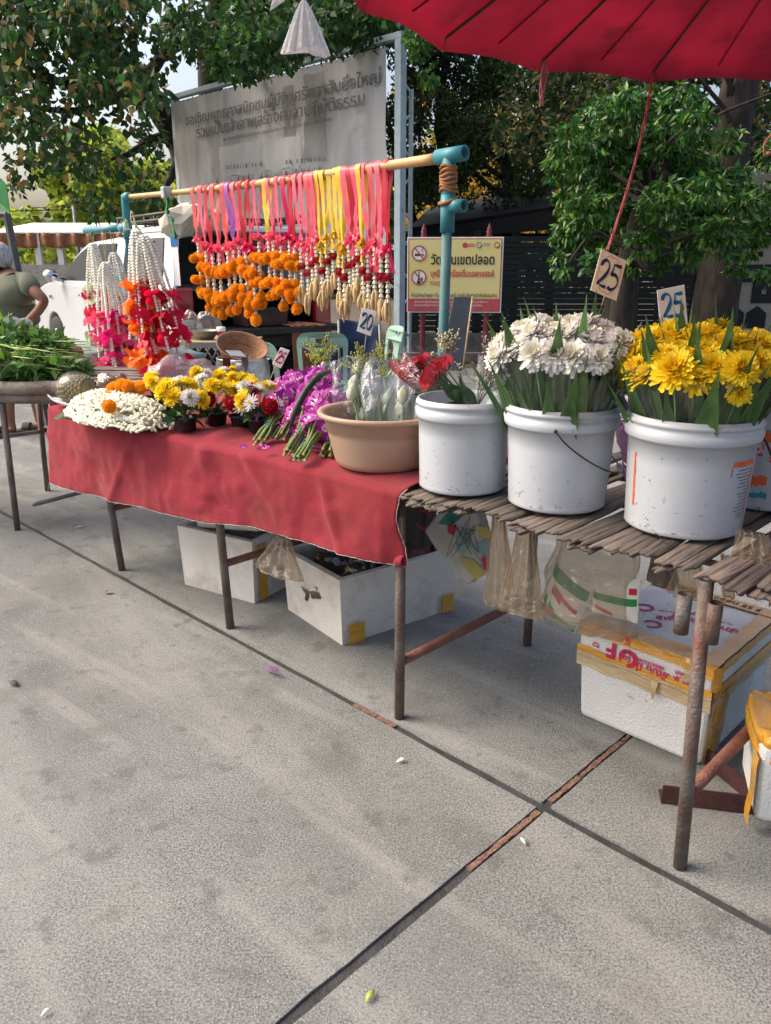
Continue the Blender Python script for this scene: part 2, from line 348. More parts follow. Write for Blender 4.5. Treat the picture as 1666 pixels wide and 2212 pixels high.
m = MB(); rr = random.Random(3)
def bquad(mb, pts, mi=0, o=.02):
    mb.add([BM @ Vector((a, b, -.0155 + o)) for a, b in [at_banner(*p) for p in pts]], [tuple(range(len(pts)))], mi)
for x in [488, 492, 498, 505, 512, 520, 526, 531, 545, 552, 562, 618, 626, 641, 650, 657, 664, 671, 680, 688, 700]:
    w = rr.uniform(1, 4); bquad(m, [(x, 366 - (x - 488) * .09), (x + w, 366 - (x - 488) * .09), (x + w, 357 - (x - 488) * .09), (x, 357 - (x - 488) * .09)])
for x in [516, 528, 538, 566, 577, 618, 640, 652, 668, 690, 470]:
    y = 400 - (x - 488) * .12; bquad(m, [(x - 4, y), (x + 4, y), (x, y - 20)], 0)
for x in range(500, 700, 12):
    y = 401 - (x - 488) * .12; bquad(m, [(x, y), (x + 1.3, y), (x + 1.3, y - 16), (x, y - 16)]); bquad(m, [(x, y - 8), (x + 11, y - 9), (x + 11, y - 10), (x, y - 9)])
m.build('printed_building', ink, bb, kind='stuff')
def banner_w(u, z): b_ = (z - 1.7) / (ZT - 1.78); return .03 * noise.noise(Vector((u * 1.2, z * 1.6, 0))) + .012 * math.sin(u * 7 + z * 2) * (1 - b_) + .02 * noise.noise(Vector((u * 5, z * 2, 3)))
def surf_patch(px0, py0, px1, py1, name, mt, seed, o=.004):      # a stain or pale area lying on the banner, ragged at its edges
    ua, za = at_banner(px0, py0); ub, zb = at_banner(px1, py1); mb = MB()
    def fn(a, b):
        e = .12 * noise.noise(Vector((a * 2.5 + seed, b * 2.5, seed))); uu = ua + (ub - ua) * (a + (e if a < .01 or a > .99 else 0)) + .05 * noise.noise(Vector((b * 4, seed, a))); zz = za + (zb - za) * (b + (.22 * noise.noise(Vector((a * 4, seed, b))) if b > .99 else e * .3 if b < .01 else 0)); return BP(uu, zz, banner_w(uu, zz) + o)
    mb.grid(fn, 24, 40); mb.build(name, mt, bb)
surf_patch(606, 188, 634, 298, 'faded_stain', ink2, 1)
surf_patch(652, 164, 700, 340, 'faded_stain', ink2, 2)
surf_patch(470, 318, 560, 372, 'pale_print_patch', mat('bleached_vinyl', (.47, .465, .455), .8, c2=(.55, .545, .54), scale=2), 3, .006)
surf_patch(562, 306, 650, 360, 'pale_print_patch', bpy.data.materials['bleached_vinyl'], 4, .006)
m = MB()
for k in range(40):
    u, z = (k + .5) / 40 * BW, ZT - .1 + rr.uniform(-.02, .02); p = BP(u, z, .03); m.ball(p, .012, 6, 4)
m.build('grommet', tar, bb, kind='stuff')

# ------------------------------------------------------------------ no smoking sign
maroon = mat('maroon_post_paint', (.16, .025, .035), .5, var=.2)
SY = 11.0
sg = thing('temple_notice_sign', 'yellow and red Thai no smoking and no alcohol sign board on two maroon posts', 'sign', (.9, SY, 0))
cor = [PY(882, 517, SY), PY(1091, 511, SY - .1), PY(1085, 680, SY - .1), PY(879, 675, SY)]
sx = (cor[1] - cor[0]); SW = sx.length; sxu = Vector((sx.x, sx.y, 0)).normalized(); SH = (cor[0].z - cor[3].z + cor[1].z - cor[2].z) / 2
SM = plane_M(cor[3], sxu, (0, 0, 1)); sn = SM.to_3x3() @ Vector((0, 0, 1))
def sq(mb, x0, y0, x1, y1, d, mi=0): mb.add([SM @ Vector(p) for p in ((x0 * SW, y0 * SH, d), (x1 * SW, y0 * SH, d), (x1 * SW, y1 * SH, d), (x0 * SW, y1 * SH, d))], [(0, 1, 2, 3)], mi)
m = MB(); m.box(SM @ Vector((SW / 2, SH / 2, -.02)), (SW, .035, SH), rot=(0, 0, math.atan2(sxu.y, sxu.x)))
white_s = mat('sign_white_edge', (.75, .74, .7), .5, var=.06); yel_s = mat('sign_yellow', (.72, .6, .2), .5, c2=(.78, .68, .32), scale=2); red_s = mat('sign_red', (.55, .07, .05), .5, var=.15); red2_s = mat('sign_band_red', (.5, .08, .1), .5, var=.1)
blk_s = mat('sign_black', (.03, .03, .03), .6)
m.build('board', white_s, sg, bevel=.004)
m = MB(); sq(m, .012, .018, .985, .982, .002, 0); sq(m, .022, .025, .975, .97, .006, 1); sq(m, .022, .025, .975, .19, .010, 2); m.build('sign_face', [red_s, yel_s, red2_s], sg)
def ring(mb, cx, cy, r, w, d, mi, n=36):
    for k in range(n):
        a, b = 2 * PI * k / n, 2 * PI * (k + 1) / n
        mb.add([SM @ Vector((cx * SW + q * math.cos(t), cy * SH + q * math.sin(t), d)) for q, t in ((r - w, a), (r, a), (r, b), (r - w, b))], [(0, 1, 2, 3)], mi)
def disc(mb, cx, cy, r, d, mi, n=30, sy=1): mb.add([SM @ Vector((cx * SW + r * math.cos(2 * PI * k / n), cy * SH + r * sy * math.sin(2 * PI * k / n), d)) for k in range(n)], [tuple(range(n))], mi)
def sbar(mb, x0, y0, x1, y1, w, d, mi):
    a, b = Vector((x0 * SW, y0 * SH, d)), Vector((x1 * SW, y1 * SH, d)); q = (b - a).normalized(); q = Vector((-q.y, q.x, 0)) * w / 2; mb.add([SM @ p for p in (a - q, b - q, b + q, a + q)], [(0, 1, 2, 3)], mi)
for cy, kind in ((.79, 0), (.475, 1)):
    m = MB(); disc(m, .125, cy, .092, .012, 2); ring(m, .125, cy, .1, .016, .016, 0)
    if kind == 0:
        sq(m, .08, cy - .035, .15, cy - .005, .0135, 1); sq(m, .155, cy - .035, .175, cy - .005, .0135, 0)
        stroke(m, [(.165 * SW, (cy + .02) * SH), (.155 * SW, (cy + .04) * SH), (.17 * SW, (cy + .06) * SH), (.15 * SW, (cy + .085) * SH), (.14 * SW, (cy + .1) * SH)], .008, SM @ Matrix.Translation((0, 0, .0135)), 1)
    else:
        sq(m, .115, cy - .07, .135, cy + .02, .0135, 1); sq(m, .12, cy + .02, .13, cy + .08, .0135, 1); sq(m, .105, cy - .09, .145, cy - .05, .0145, 1); sq(m, .15, cy - .06, .165, cy - .0, .0135, 1)
    sbar(m, .075, cy + .078, .175, cy - .078, .016, .0175, 0)
    m.build('prohibition_symbol', [red_s, blk_s, white_s], sg)
for txt, cx, cy, w, h, mt in (('วัดเป็นเขตปลอด', .58, .70, .66, .14, blk_s), ('บุหรี่และเครื่องดื่มแอลกอฮอล์', .58, .52, .66, .09, red_s), ('ตามกฎหมาย', .34, .40, .2, .07, red_s), ('ห้ามจำหน่ายสุรา ดื่มสุรา สูบบุหรี่ ภายในวัดสารอำพันธ์เอมสาร', .5, .235, .9, .055, blk_s),
                              ('เป็นบุหรี่ ฝ่าฝืนมีโทษปรับไม่เกิน 5,000 บาท ขายเหล้า ปรับไม่เกิน 40,000 บาท', .47, .145, .78, .03, white_s), ('นำสุรามาดื่มฝ่าฝืนในวัด จำคุกไม่เกิน 6 เดือน ปรับไม่เกิน', .44, .1, .72, .03, white_s)):
    q = text_mb(txt, 1, thick=.001, bold=.02 if h > .08 else 0); xs = [p[0] for p in q.v]; k = w * SW / (max(xs) - min(xs)); cxx = (max(xs) + min(xs)) / 2
    m = MB(); m.merge(q, SM @ Matrix.Translation((cx * SW, cy * SH, .013)) @ Matrix.Diagonal((k, max(k, h * SH * 1.25), 1, 1)) @ Matrix.Translation((-cxx, 0, 0))); m.build('lettering', mt, sg)
EM = [red_s, blk_s, white_s, yel_s, mat('sign_blue', (.1, .2, .45), .5)]
m = MB(); disc(m, .60, .895, .034, .012, 0); m.build('emblem', EM, sg)
m = MB(); disc(m, .745, .895, .034, .012, 2); ring(m, .745, .895, .036, .008, .014, 1); sbar(m, .73, .915, .76, .875, .008, .016, 0); m.build('emblem', EM, sg)
m = MB(); disc(m, .93, .895, .038, .012, 0); disc(m, .93, .895, .024, .014, 3); m.build('emblem', EM, sg); m = MB()
for k in range(3): sq(m, .63, .875 + k * .016, .7, .882 + k * .016, .012, 0); sq(m, .79, .885 + k * .014, .86, .89 + k * .014, .012, 4)
m.build('emblem_print', EM, sg, kind='stuff')
for u in (.17, .85):
    p = SM @ Vector((u * SW, 0, -.065)); m = MB(); zt = cor[0].z + .03
    m.lathe([(.035, 0), (.035, zt)], 14, (p.x, p.y, 0)); m.lathe([(.035, zt), (.045, zt + .02), (.03, zt + .04), (.045, zt + .07), (.025, zt + .09), (.035, zt + .11), (.012, zt + .14), (.001, zt + .18)], 14, (p.x, p.y, 0)); m.build('post', maroon, sg)

# ------------------------------------------------------------------ dark boundary fence of boards, black shelter frame, pale shrine building
fence_m = mat('dark_green_fence_board', (.018, .026, .026), .6, var=.35, scale=4, stretch=(1, 1, 12), spec=.3)
black_m = mat('black_timber', (.014, .012, .012), .7, var=.3)
plinth_m = mat('mossy_concrete_kerb', (.13, .125, .11), .9, c2=(.2, .19, .17), dirt=(.05, .05, .04))
fn = thing('board_fence', 'tall dark green fence of horizontal boards behind the notice sign', 'fence', (4, 13.6, 0))
FY = 13.4
fx0, fx1 = PY(872, 600, FY).x, PY(1505, 600, FY).x
for k in range(17):
    m = MB(); m.box(((fx0 + fx1) / 2, FY + U(-.004, .004), .32 + k * .088 + .04), (fx1 - fx0, .03, .076), rot=(.09, 0, 0)); m.build('board', fence_m, fn)
for k in range(5):
    m = MB(); m.box((fx0 + (fx1 - fx0) * k / 4, FY + .07, .95), (.09, .09, 1.9)); m.build('post', black_m, fn)
m = MB(); m.box(((fx0 + fx1) / 2, FY, .13), (fx1 - fx0, .2, .32)); m.build('plinth', plinth_m, fn, bevel=.01)
# black open shelter behind the sign
sh = thing('black_shelter', 'low black timber shelter with a sloping roof edge behind the notice sign', 'shelter', (2.2, 14.4, 0))
a, b = PY(884, 492, 14.2), PY(1200, 445, 13.9); sd_ = (b - a)
m = MB(); m.add([a, b, b + Vector((0, 0, -.36)), a + Vector((0, 0, -.22)), a + Vector((0, .1, 0)), b + Vector((0, .1, 0)), b + Vector((0, .1, -.36)), a + Vector((0, .1, -.22))], [(0, 1, 2, 3), (7, 6, 5, 4), (0, 4, 5, 1), (3, 2, 6, 7), (1, 5, 6, 2), (0, 3, 7, 4)]); m.build('fascia', black_m, sh)
m = MB(); m.add([a, b, b + Vector((.5, 2.6, .5)), a + Vector((.5, 2.6, .5)), a + Vector((0, 0, -.06)), b + Vector((0, 0, -.06)), b + Vector((.5, 2.6, .44)), a + Vector((.5, 2.6, .44))], [(0, 1, 2, 3), (7, 6, 5, 4), (0, 4, 5, 1), (2, 6, 7, 3), (1, 5, 6, 2)]); m.build('roof', black_m, sh)
for k in range(5):
    p = a + sd_ * (k / 4); m = MB(); m.box((p.x, p.y + .06, (p.z - .1) / 2), (.13, .1, p.z - .1)); m.build('post', black_m, sh)
m = MB(); m.box(((a.x + b.x) / 2, 14.3, 1.63), ((b.x - a.x), .06, .08)); m.box(((a.x + b.x) / 2, 14.3, 1.86), ((b.x - a.x), .06, .05)); m.build('rail', black_m, sh)
# dark gate with bars right of the fence
gt = thing('slatted_gate', 'dark slatted gate with a pale gate post beside the thick tree trunk', 'gate', (6.2, 12.8, 0))
GY = 12.8
m = MB(); x0, x1 = PY(1425, 600, GY).x, PY(1505, 600, GY).x
for k in range(2): m.box((x0 + (x1 - x0) * k, GY, .95), (.05, .05, 1.9))
m.build('gate_frame', black_m, gt)
grey_m = mat('dull_grey_metal', (.2, .2, .2), .5, metal=.3)
for k in range(20): m = MB(); m.box(((x0 + x1) / 2, GY, .1 + k * .092), ((x1 - x0), .02, .035)); m.build('slat', black_m, gt); 
m = MB(); p = PY(1532, 600, 12.6); m.box((p.x, 12.6, 1.0), (.16, .16, 2.0)); m.build('gate_post', mat('cream_wall', (.36, .33, .27), .8, var=.1, dirt=(.2, .17, .12)), gt, bevel=.01)
sh_b = thing('pale_shrine_building', 'cream wall with dark square windows at the right edge behind the yellow flowers', 'building', (8, 14, 0))
cream = mat('cream_plaster', (.34, .31, .25), .85, var=.1, bump=.1)
WY = 14.0; wx0, wx1 = PY(1545, 600, WY).x, PY(1545, 600, WY).x + 5
m = MB(); m.box(((wx0 + wx1) / 2, WY + .15, 1.4), (wx1 - wx0, .3, 2.8)); m.build('wall', cream, sh_b)
for (px, py, w, h) in ((1574, 630, 44, 44), (1648, 630, 44, 44), (1618, 590, 90, 34)):
    c = PY(px, py, WY); k = WY / F * 1.02; m = MB(); m.box((c.x, WY - .012, c.z), (w * k, .03, h * k)); f = m.build('window', black_m, sh_b); m = MB(); m.box((c.x, WY - .04, c.z), (w * k * .2, .02, h * k * .2)); m.build('pane', grey_m, f)
for px in (1586, 1634):
    c = PY(px, 676, WY); m = MB(); k = .17; m.poly([(c.x - k, WY - .02, c.z - .25), (c.x + k, WY - .02, c.z - .25), (c.x + k, WY - .02, c.z), (c.x, WY - .02, c.z + .12), (c.x - k, WY - .02, c.z)], -.04, (0, 1, 0)); m.build('arched_niche', black_m, sh_b)
m = MB(); m.box(((wx0 + wx1) / 2, WY - .02, 1.75), (wx1 - wx0, .08, .12)); m.build('ledge', cream, sh_b)

# ------------------------------------------------------------------ far left: awning, building, bushes, utility pole, green canopy
aw = thing('brown_awning', 'long scalloped orange brown awning on white posts at the far left', 'awning', (-9, 20, 0))
aw_m = mat('awning_cloth', (.42, .2, .1), .7, var=.2, trans=.25); aw_w = mat('awning_white_roof', (.75, .75, .72), .6, var=.05)
a0, a1 = PY(-40, 506, 20).x, PY(215, 506, 20).x + .6
zt = PY(0, 503, 20).z
def sc(u, v): x = a0 + (a1 - a0) * u; return Vector((x, 20 - .05 * math.sin(u * 60), zt - v * (.30 + .05 * abs(math.sin(x * 4.2)))))
m = MB(); m.grid(sc, 160, 4); m.build('valance', aw_m, aw, solid=.01)
m = MB(); m.add([(a0, 20, zt), (a1, 20, zt), (a1, 23, zt + .35), (a0, 23, zt + .35)], [(0, 1, 2, 3)]); m.build('awning_roof', aw_w, aw, solid=.03)
for px in (128, 80): m = MB(); x = PY(px, 540, 20).x; m.box((x, 20.1, zt / 2), (.14, .14, zt)); m.build('post', aw_w, aw)
lw = thing('low_boundary_wall', 'low pale wall under the bushes at the far left', 'wall', (-8, 18, 0)); m = MB(); m.box((-9.5, 18.5, .68), (12, .2, 1.36)); m.build('wall', mat('pale_wall', (.4, .37, .32), .8, var=.12), lw)
fb = thing('far_pale_building', 'pale bluish building with a balcony far behind the awning', 'building', (-13, 33, 0)); m = MB(); m.box((-13, 34, 1.4), (12, 3, 2.8)); m.build('wall', mat('bluish_wall', (.5, .52, .6), .8, var=.1), fb)
for k in range(5): m = MB(); m.box((-17 + k * 2, 32.46, 1.9), (1.1, .06, 1.0)); m.build('window', mat('far_window', (.15, .17, .22), .3), fb)
up = thing('utility_pole', 'thin dark utility pole above the far awning', 'pole', (PY(163, 500, 24).x, 24, 0)); x = PY(165, 500, 24).x
m = MB(); m.tube([(x, 24, 0), (x, 24, PY(163, 445, 24).z)], .055, 8); m.build('pole', grey_m, up)
m = MB(); m.tube([(x - 1.2, 24, 2.9), (x, 24, 2.95), (x + 3, 24.5, 3.1)], .012, 5); m.tube([(x - 8, 24, 2.7), (x, 24, 2.85)], .012, 5); m.build('wire', black_m, up)
gc = thing('green_canopy_tent', 'green market canopy with a dark grey leg at the left edge', 'canopy', (-3.3, 7, 0))
green_c = mat('green_canopy_cloth', (.02, .22, .06), .6, var=.15, trans=.3); dk = mat('dark_grey_steel', (.09, .09, .095), .5, var=.15)
p0, p1 = PY(18, 462, 7), PY(34, 600, 7)
m = MB(); m.add([PY(-120, 470, 7), PY(22, 462, 7), PY(14, 398, 7), PY(2, 385, 7.3), PY(-120, 330, 7.6)], [(0, 1, 2, 3, 4)]); m.build('canopy_cloth', green_c, gc, solid=.01)
m = MB(); q = PY(14, 462, 7); m.tube([q, (q.x + .12, 7, 0)], .035, 4, smooth=False); m.build('leg', dk, gc)
m = MB(); m.tube([q, q + Vector((-3, 0, .0))], .025, 4, smooth=False); m.build('rail', dk, gc)
# ================================================================== TREES
def leaf_cloud(name, centers, radii, n, size, aspect, mats, parent, weights=None, droop=.5, shell=.35, fold=.25, seed=1, jitter=.5, tiers=0):
    rng = np.random.default_rng(seed); C = np.array([tuple(c) for c in centers], float); Rr = np.array([r if hasattr(r, '__len__') else (r, r, r) for r in radii], float)
    w = np.prod(Rr, axis=1) ** .67 if weights is None else np.array(weights, float); w = w / w.sum()
    idx = rng.choice(len(C), n, p=w); d = rng.normal(size=(n, 3)); d /= np.linalg.norm(d, axis=1)[:, None]
    rad = shell + (1 - shell) * rng.random(n) ** .5
    P = C[idx] + d * Rr[idx] * rad[:, None]
    if tiers: P[:, 2] -= (P[:, 2] % tiers) * .45
    ax = d * .6 + rng.normal(size=(n, 3)) * jitter; ax[:, 2] -= droop; ax /= np.linalg.norm(ax, axis=1)[:, None]
    q = rng.normal(size=(n, 3)); q[:, 2] += .0; sd = np.cross(ax, q); sd /= np.linalg.norm(sd, axis=1)[:, None]; nn = np.cross(sd, ax)
    L = size * (0.65 + .6 * rng.random(n))[:, None]; W = L * aspect * .5
    v0 = P; v1 = P + ax * L * .42 + sd * W + nn * L * fold * .4; v2 = P + ax * L - nn * L * fold * .35; v3 = P + ax * L * .42 - sd * W + nn * L * fold * .4
    V = np.stack([v0, v1, v2, v3], axis=1).reshape(-1, 3)
    if parent: V = V - np.array(wm(parent).translation)
    me = bpy.data.meshes.new(name); me.vertices.add(4 * n); me.vertices.foreach_set('co', V.ravel())
    b = np.arange(n) * 4; tri = np.stack([b, b + 1, b + 2, b, b + 2, b + 3], axis=1).ravel()
    me.loops.add(6 * n); me.loops.foreach_set('vertex_index', tri); me.polygons.add(2 * n)
    me.polygons.foreach_set('loop_start', np.arange(2 * n) * 3); me.polygons.foreach_set('loop_total', np.full(2 * n, 3))
    mats = mats if isinstance(mats, list) else [mats]
    for m in mats: me.materials.append(m)
    mi = rng.choice(len(mats), n, p=([.7] + [.3 / (len(mats) - 1)] * (len(mats) - 1)) if len(mats) > 1 else None); me.polygons.foreach_set('material_index', np.repeat(mi, 2))
    me.update(calc_edges=True); me.validate(); o = link(name, me, parent); o['kind'] = 'stuff'; return o
bark = mat('dark_bark', (.018, .014, .012), .95, c2=(.04, .032, .027), scale=14, bump=.8, bscale=25, stretch=(1, 1, .25))
lf_dark = mat('leaf_dark_green', (.03, .075, .02), .5, var=.3, island=.45, trans=.35, spec=.35)
lf_mid = mat('leaf_mid_green', (.06, .15, .025), .5, var=.3, island=.45, trans=.4, spec=.35)
lf_fine = mat('leaf_olive_green', (.035, .06, .015), .6, var=.3, island=.45, trans=.35)
lf_brn = mat('leaf_brown_yellow', (.24, .17, .05), .6, var=.35, island=.4, trans=.35)
lf_yel = mat('leaf_sunny_yellow_green', (.42, .5, .07), .6, var=.2, island=.3, trans=.5)  # sunlight on the far leaves is put into their colour
lf_gld = mat('leaf_sunlit_gold', (.65, .38, .04), .6, var=.2, island=.3, trans=.5)  # gold stands for sun on far leaves, painted into the colour
lf_shrub = mat('leaf_glossy_green', (.035, .11, .015), .38, var=.3, island=.5, trans=.3, spec=.5)
lf_shrub2 = mat('leaf_fresh_green', (.13, .28, .03), .4, var=.25, island=.35, trans=.4, spec=.5)
def blobs(lst, ys, rng):      # (x, y, r) in picture units -> crown clumps at a distance between ys
    C, Q = [], []
    for (x, y, r) in lst:
        Y = rng.uniform(*ys); p = PY(x, y, Y); k = Y / F; C.append(p); Q.append((r * k, r * k * 1.2, r * k * .85))
    return C, Q
def limb(mb, pts, r0, r1, n=8):
    P = spline(pts, 5); L = len(P); mb.tube([p + rv(.02) for p in P], [r0 + (r1 - r0) * i / (L - 1) for i in range(L)], n)
# 1 bodhi tree, behind the billboard's left post
rg = random.Random(11); t1 = thing('bodhi_tree', 'spreading tree with broad green and browning leaves and dark forked limbs left of the billboard', 'tree', (-4.6, 17.3, 0))
m = MB(); b0 = PY(395, 320, 17); limb(m, [(b0.x + .25, 17.3, 0), (b0.x + .2, 17.2, 1.8), b0, PY(345, 240, 16.8), PY(300, 165, 16.5), PY(240, 90, 16), PY(190, 0, 15.5)], .36, .09, 10); m.build('trunk', bark, t1)
for L in ([PY(350, 250, 16.8), PY(270, 200, 16), PY(180, 185, 15), PY(80, 165, 14.5), PY(-40, 120, 14)], [PY(385, 300, 17), PY(335, 300, 16.4), PY(280, 330, 16), PY(240, 345, 15.6)], [PY(330, 215, 16.7), PY(250, 215, 16), PY(170, 240, 15.2), PY(60, 230, 14.6)],
          [PY(310, 180, 16.5), PY(360, 110, 15.5), PY(450, 60, 15), PY(560, 20, 14)], [PY(350, 245, 16.8), PY(300, 165, 16), PY(290, 80, 15), PY(330, 0, 14)], [PY(385, 340, 17), PY(370, 380, 16.7), PY(350, 420, 16.5)]):
    m = MB(); limb(m, L, .13, .03, 7); m.build('limb', bark, t1)
bl = [(rg.uniform(-60, 400), rg.uniform(-60, 110), rg.uniform(40, 90)) for _ in range(26)] + [(rg.uniform(-40, 330), rg.uniform(130, 270), rg.uniform(35, 60)) for _ in range(20)] + [(rg.uniform(-30, 210), rg.uniform(250, 350), rg.uniform(25, 50)) for _ in range(11)] \
    + [(60, 370, 35), (30, 400, 25), (160, 360, 35), (220, 330, 40), (300, 420, 40), (240, 430, 45), (350, 430, 30), (330, 300, 35), (180, 430, 25), (210, 460, 22), (300, 360, 35), (350, 360, 25)]
bl = [(min(x, 372 - r) if y > 90 else x, y, r) for x, y, r in bl]
C, Q = blobs(bl, (11.5, 16), rg); leaf_cloud('crown', C, Q, 6300, .16, .72, [lf_dark, lf_mid, lf_brn], t1, seed=3, droop=.7)
# 2 broad-leaved tree over the billboard
t2 = thing('broadleaf_tree', 'tall dense green tree whose branches hang over the top of the billboard', 'tree', (-1.6, 17.5, 0))
m = MB(); x = PY(455, 200, 17.5).x; limb(m, [(x, 17.5, 0), (x + .1, 17.5, 3), PY(452, 150, 17.5), PY(462, 60, 17.3), PY(480, -60, 17)], .32, .16, 10); m.build('trunk', bark, t2)
m = MB(); x = PY(800, 60, 17).x; limb(m, [PY(470, 40, 17.3), PY(600, 60, 16), PY(720, 20, 15), PY(880, -30, 14)], .14, .04, 7); m.build('limb', bark, t2)
bl = [(rg.uniform(380, 900), rg.uniform(-90, 95), rg.uniform(45, 85)) for _ in range(34)] + [(rg.uniform(400, 640), rg.uniform(70, 170), rg.uniform(35, 60)) for _ in range(12)] + [(rg.uniform(640, 860), rg.uniform(20, 90), rg.uniform(30, 50)) for _ in range(8)]
bl = [(x, min(y, 205 - (x - 377) * .252 - r * 1.02), r) for x, y, r in bl]
C, Q = blobs(bl, (11.9, 16.8), rg); C = [c if c.z > 3.6 or c.y > 13 else Vector((c.x, 14.5, c.z)) for c in C]
leaf_cloud('crown', C, Q, 12500, .13, .75, [lf_dark, lf_mid, lf_mid], t2, seed=5, droop=.6)
bl = [(905, 110, 20), (925, 165, 20), (900, 75, 25)]; C, Q = blobs(bl, (11.6, 12), rg); leaf_cloud('hanging_sprig', C, Q, 150, .12, .7, [lf_mid, lf_shrub2], t2, seed=6, droop=.9)
# 3 fine-leaved dark trees right of the billboard
for i, (tx, rngx, sd_) in enumerate(((955, (860, 1050), 8), (1085, (1000, 1250), 9))):
    t = thing('fine_leaved_tree', ('slim dark tree with feathery foliage just right of the billboard', 'dark feathery tree with a straight black trunk above the black shelter')[i], 'tree', (PY(tx, 500, 15.5 + i).x, 15.5 + i, 0), group='dark feathery trees behind the sign')
    x = PY(tx, 500, 15.5 + i).x; m = MB(); limb(m, [(x, 15.5 + i, 0), (x + .1, 15.5 + i, 2.5), (x - .1, 15.5 + i, 4), (x + .3, 15.4 + i, 6)], .17 if i else .1, .06, 8); m.build('trunk', bark, t)
    for k in range(5): m = MB(); z = U(2.6, 4); limb(m, [(x, 15.5 + i, z), (x + U(-1, 1), 15 + i, z + .8), (x + U(-2, 2), 14.6 + i, z + 1.6)], .05, .015, 6); m.build('limb', bark, t)
    if i == 0: m = MB(); limb(m, [(x - .5, 15.7, 0), (x - .45, 15.7, 1.8), (x - .9, 15.7, 3.4), (x - 1.1, 15.5, 4.4)], .07, .03, 7); m.build('limb', bark, t)
    bl = [(rg.uniform(*rngx), rg.uniform(40, 400), rg.uniform(25, 60)) for _ in range(38)] + ([(890, 440, 25), (930, 420, 25), (1000, 430, 30)] if i == 0 else [(1080, 430, 35), (1150, 410, 30)])
    C, Q = blobs(bl, (13.2 + i, 16 + i), rg); leaf_cloud('crown', C, Q, 15500, .095, .5, [lf_fine, lf_dark, lf_fine], t, seed=sd_, droop=.3, jitter=.9)
t = thing('shaded_tree', 'large dark tree behind the leafy shrub under the red parasol', 'tree', (PY(1560, 500, 11.2).x, 11.2, 0))
x = PY(1562, 500, 11.2).x; m = MB(); limb(m, [(x + .05, 11.2, 0), (x, 11.2, 1.6), (x - .05, 11.2, 3), (x + .2, 11.2, 5)], .33, .2, 12); m.build('trunk', bark, t)
m = MB(); limb(m, [(x - 1.25, 11.4, 0), (x - 1.22, 11.4, 1.2), (x - 1.2, 11.4, 2.1), (x - 1.15, 11.4, 2.7)], .26, .14, 10); m.build('trunk', bark, t)
for k in range(7): m = MB(); z = U(2.2, 3.2); limb(m, [(x, 11.2, z), (x + U(-1.2, .9), 11, z + .5), (x + U(-2, 1.4), 10.6, z + 1.2)], .06, .012, 6); m.build('limb', bark, t)
bl = [(rg.uniform(1130, 1720), rg.uniform(80, 330), rg.uniform(35, 75)) for _ in range(44)] + [(rg.uniform(1480, 1720), rg.uniform(280, 520), rg.uniform(30, 50)) for _ in range(14)]
C, Q = blobs(bl, (11.5, 14.5), rg); leaf_cloud('crown', C, Q, 15000, .12, .5, [lf_fine, lf_dark, lf_brn], t, seed=10, droop=.4, jitter=.9)
# 4 glossy shrub in front
t = thing('leafy_shrub', 'glossy green shrub tree with drooping pointed leaves in tiers above the white flowers', 'shrub', (PY(1395, 600, 8.2).x, 8.2, 0))
x = PY(1395, 600, 8.2).x; m = MB(); limb(m, [(x, 8.9, 0), (x, 8.9, 1.2), (x + .1, 8.9, 1.9), (x + .15, 8.9, 2.3)], .15, .07, 10); m.build('trunk', bark, t)
tiers = [(1290, 245, 60), (1340, 215, 50), (1400, 235, 60), (1460, 215, 45), (1240, 290, 55), (1300, 310, 60), (1370, 300, 60), (1450, 290, 55), (1520, 300, 35), (1215, 360, 35), (1270, 370, 50), (1340, 370, 55), (1420, 370, 60), (1500, 380, 45), (1560, 420, 30), (1230, 430, 45), (1290, 440, 50), (1360, 440, 50), (1440, 440, 50), (1520, 450, 45), (1600, 440, 45), (1650, 470, 40),
         (1205, 490, 30), (1250, 500, 45), (1320, 510, 45), (1400, 510, 45), (1480, 500, 45), (1560, 500, 45), (1630, 520, 40), (1215, 545, 18), (1280, 560, 25), (1350, 565, 25), (1430, 560, 25), (1500, 555, 25), (1590, 560, 25), (1650, 570, 25), (1230, 580, 12), (1500, 250, 40), (1540, 350, 40), (1600, 380, 40), (1480, 340, 45), (1570, 300, 30), (1640, 420, 35), (1530, 410, 40), (1660, 330, 35)]
tiers = [(x_ + rg.uniform(-16, 16), y_ + rg.uniform(-12, 12), r_ * rg.uniform(.65, .95)) for x_, y_, r_ in tiers]
C, Q = blobs(tiers, (7.4, 9.8), rg); leaf_cloud('crown', C, Q, 16000, .10, .42, [lf_shrub, lf_shrub, lf_shrub2], t, seed=12, droop=.85, shell=.55, tiers=.16)
for k in range(9): m = MB(); c = rg.choice(C); limb(m, [(x + .1, 8.3, 1.3 + k * .12), ((x + c.x) / 2, 8.4, (2 + c.z) / 2), c], .035, .008, 6); m.build('limb', bark, t)
# 5 far foliage, its sunlit brightness put into the leaf colours
t = thing('sunlit_bushes', 'sunlit yellow green foliage far behind the trees on the left', 'bushes', (-8, 27, 0))
bl = [(rg.uniform(110, 400), rg.uniform(290, 480), rg.uniform(25, 50)) for _ in range(26)] + [(rg.uniform(20, 140), rg.uniform(520, 550), rg.uniform(14, 26)) for _ in range(9)] + [(60, 470, 25), (20, 480, 25)]
C, Q = blobs(bl, (24, 30), rg); leaf_cloud('foliage', C, Q, 8500, .28, .7, [lf_yel, lf_mid, lf_yel], t, seed=14)
t = thing('sunlit_far_tree', 'sunlit gold and yellow green foliage showing between the dark trees behind the sign', 'tree', (4, 26, 0))  # sunlit foliage rather than blossom; the sun is in its leaf colours
m = MB(); limb(m, [(4, 26, 0), (4, 26, 3), (4.3, 26, 6)], .2, .1); m.build('trunk', bark, t)
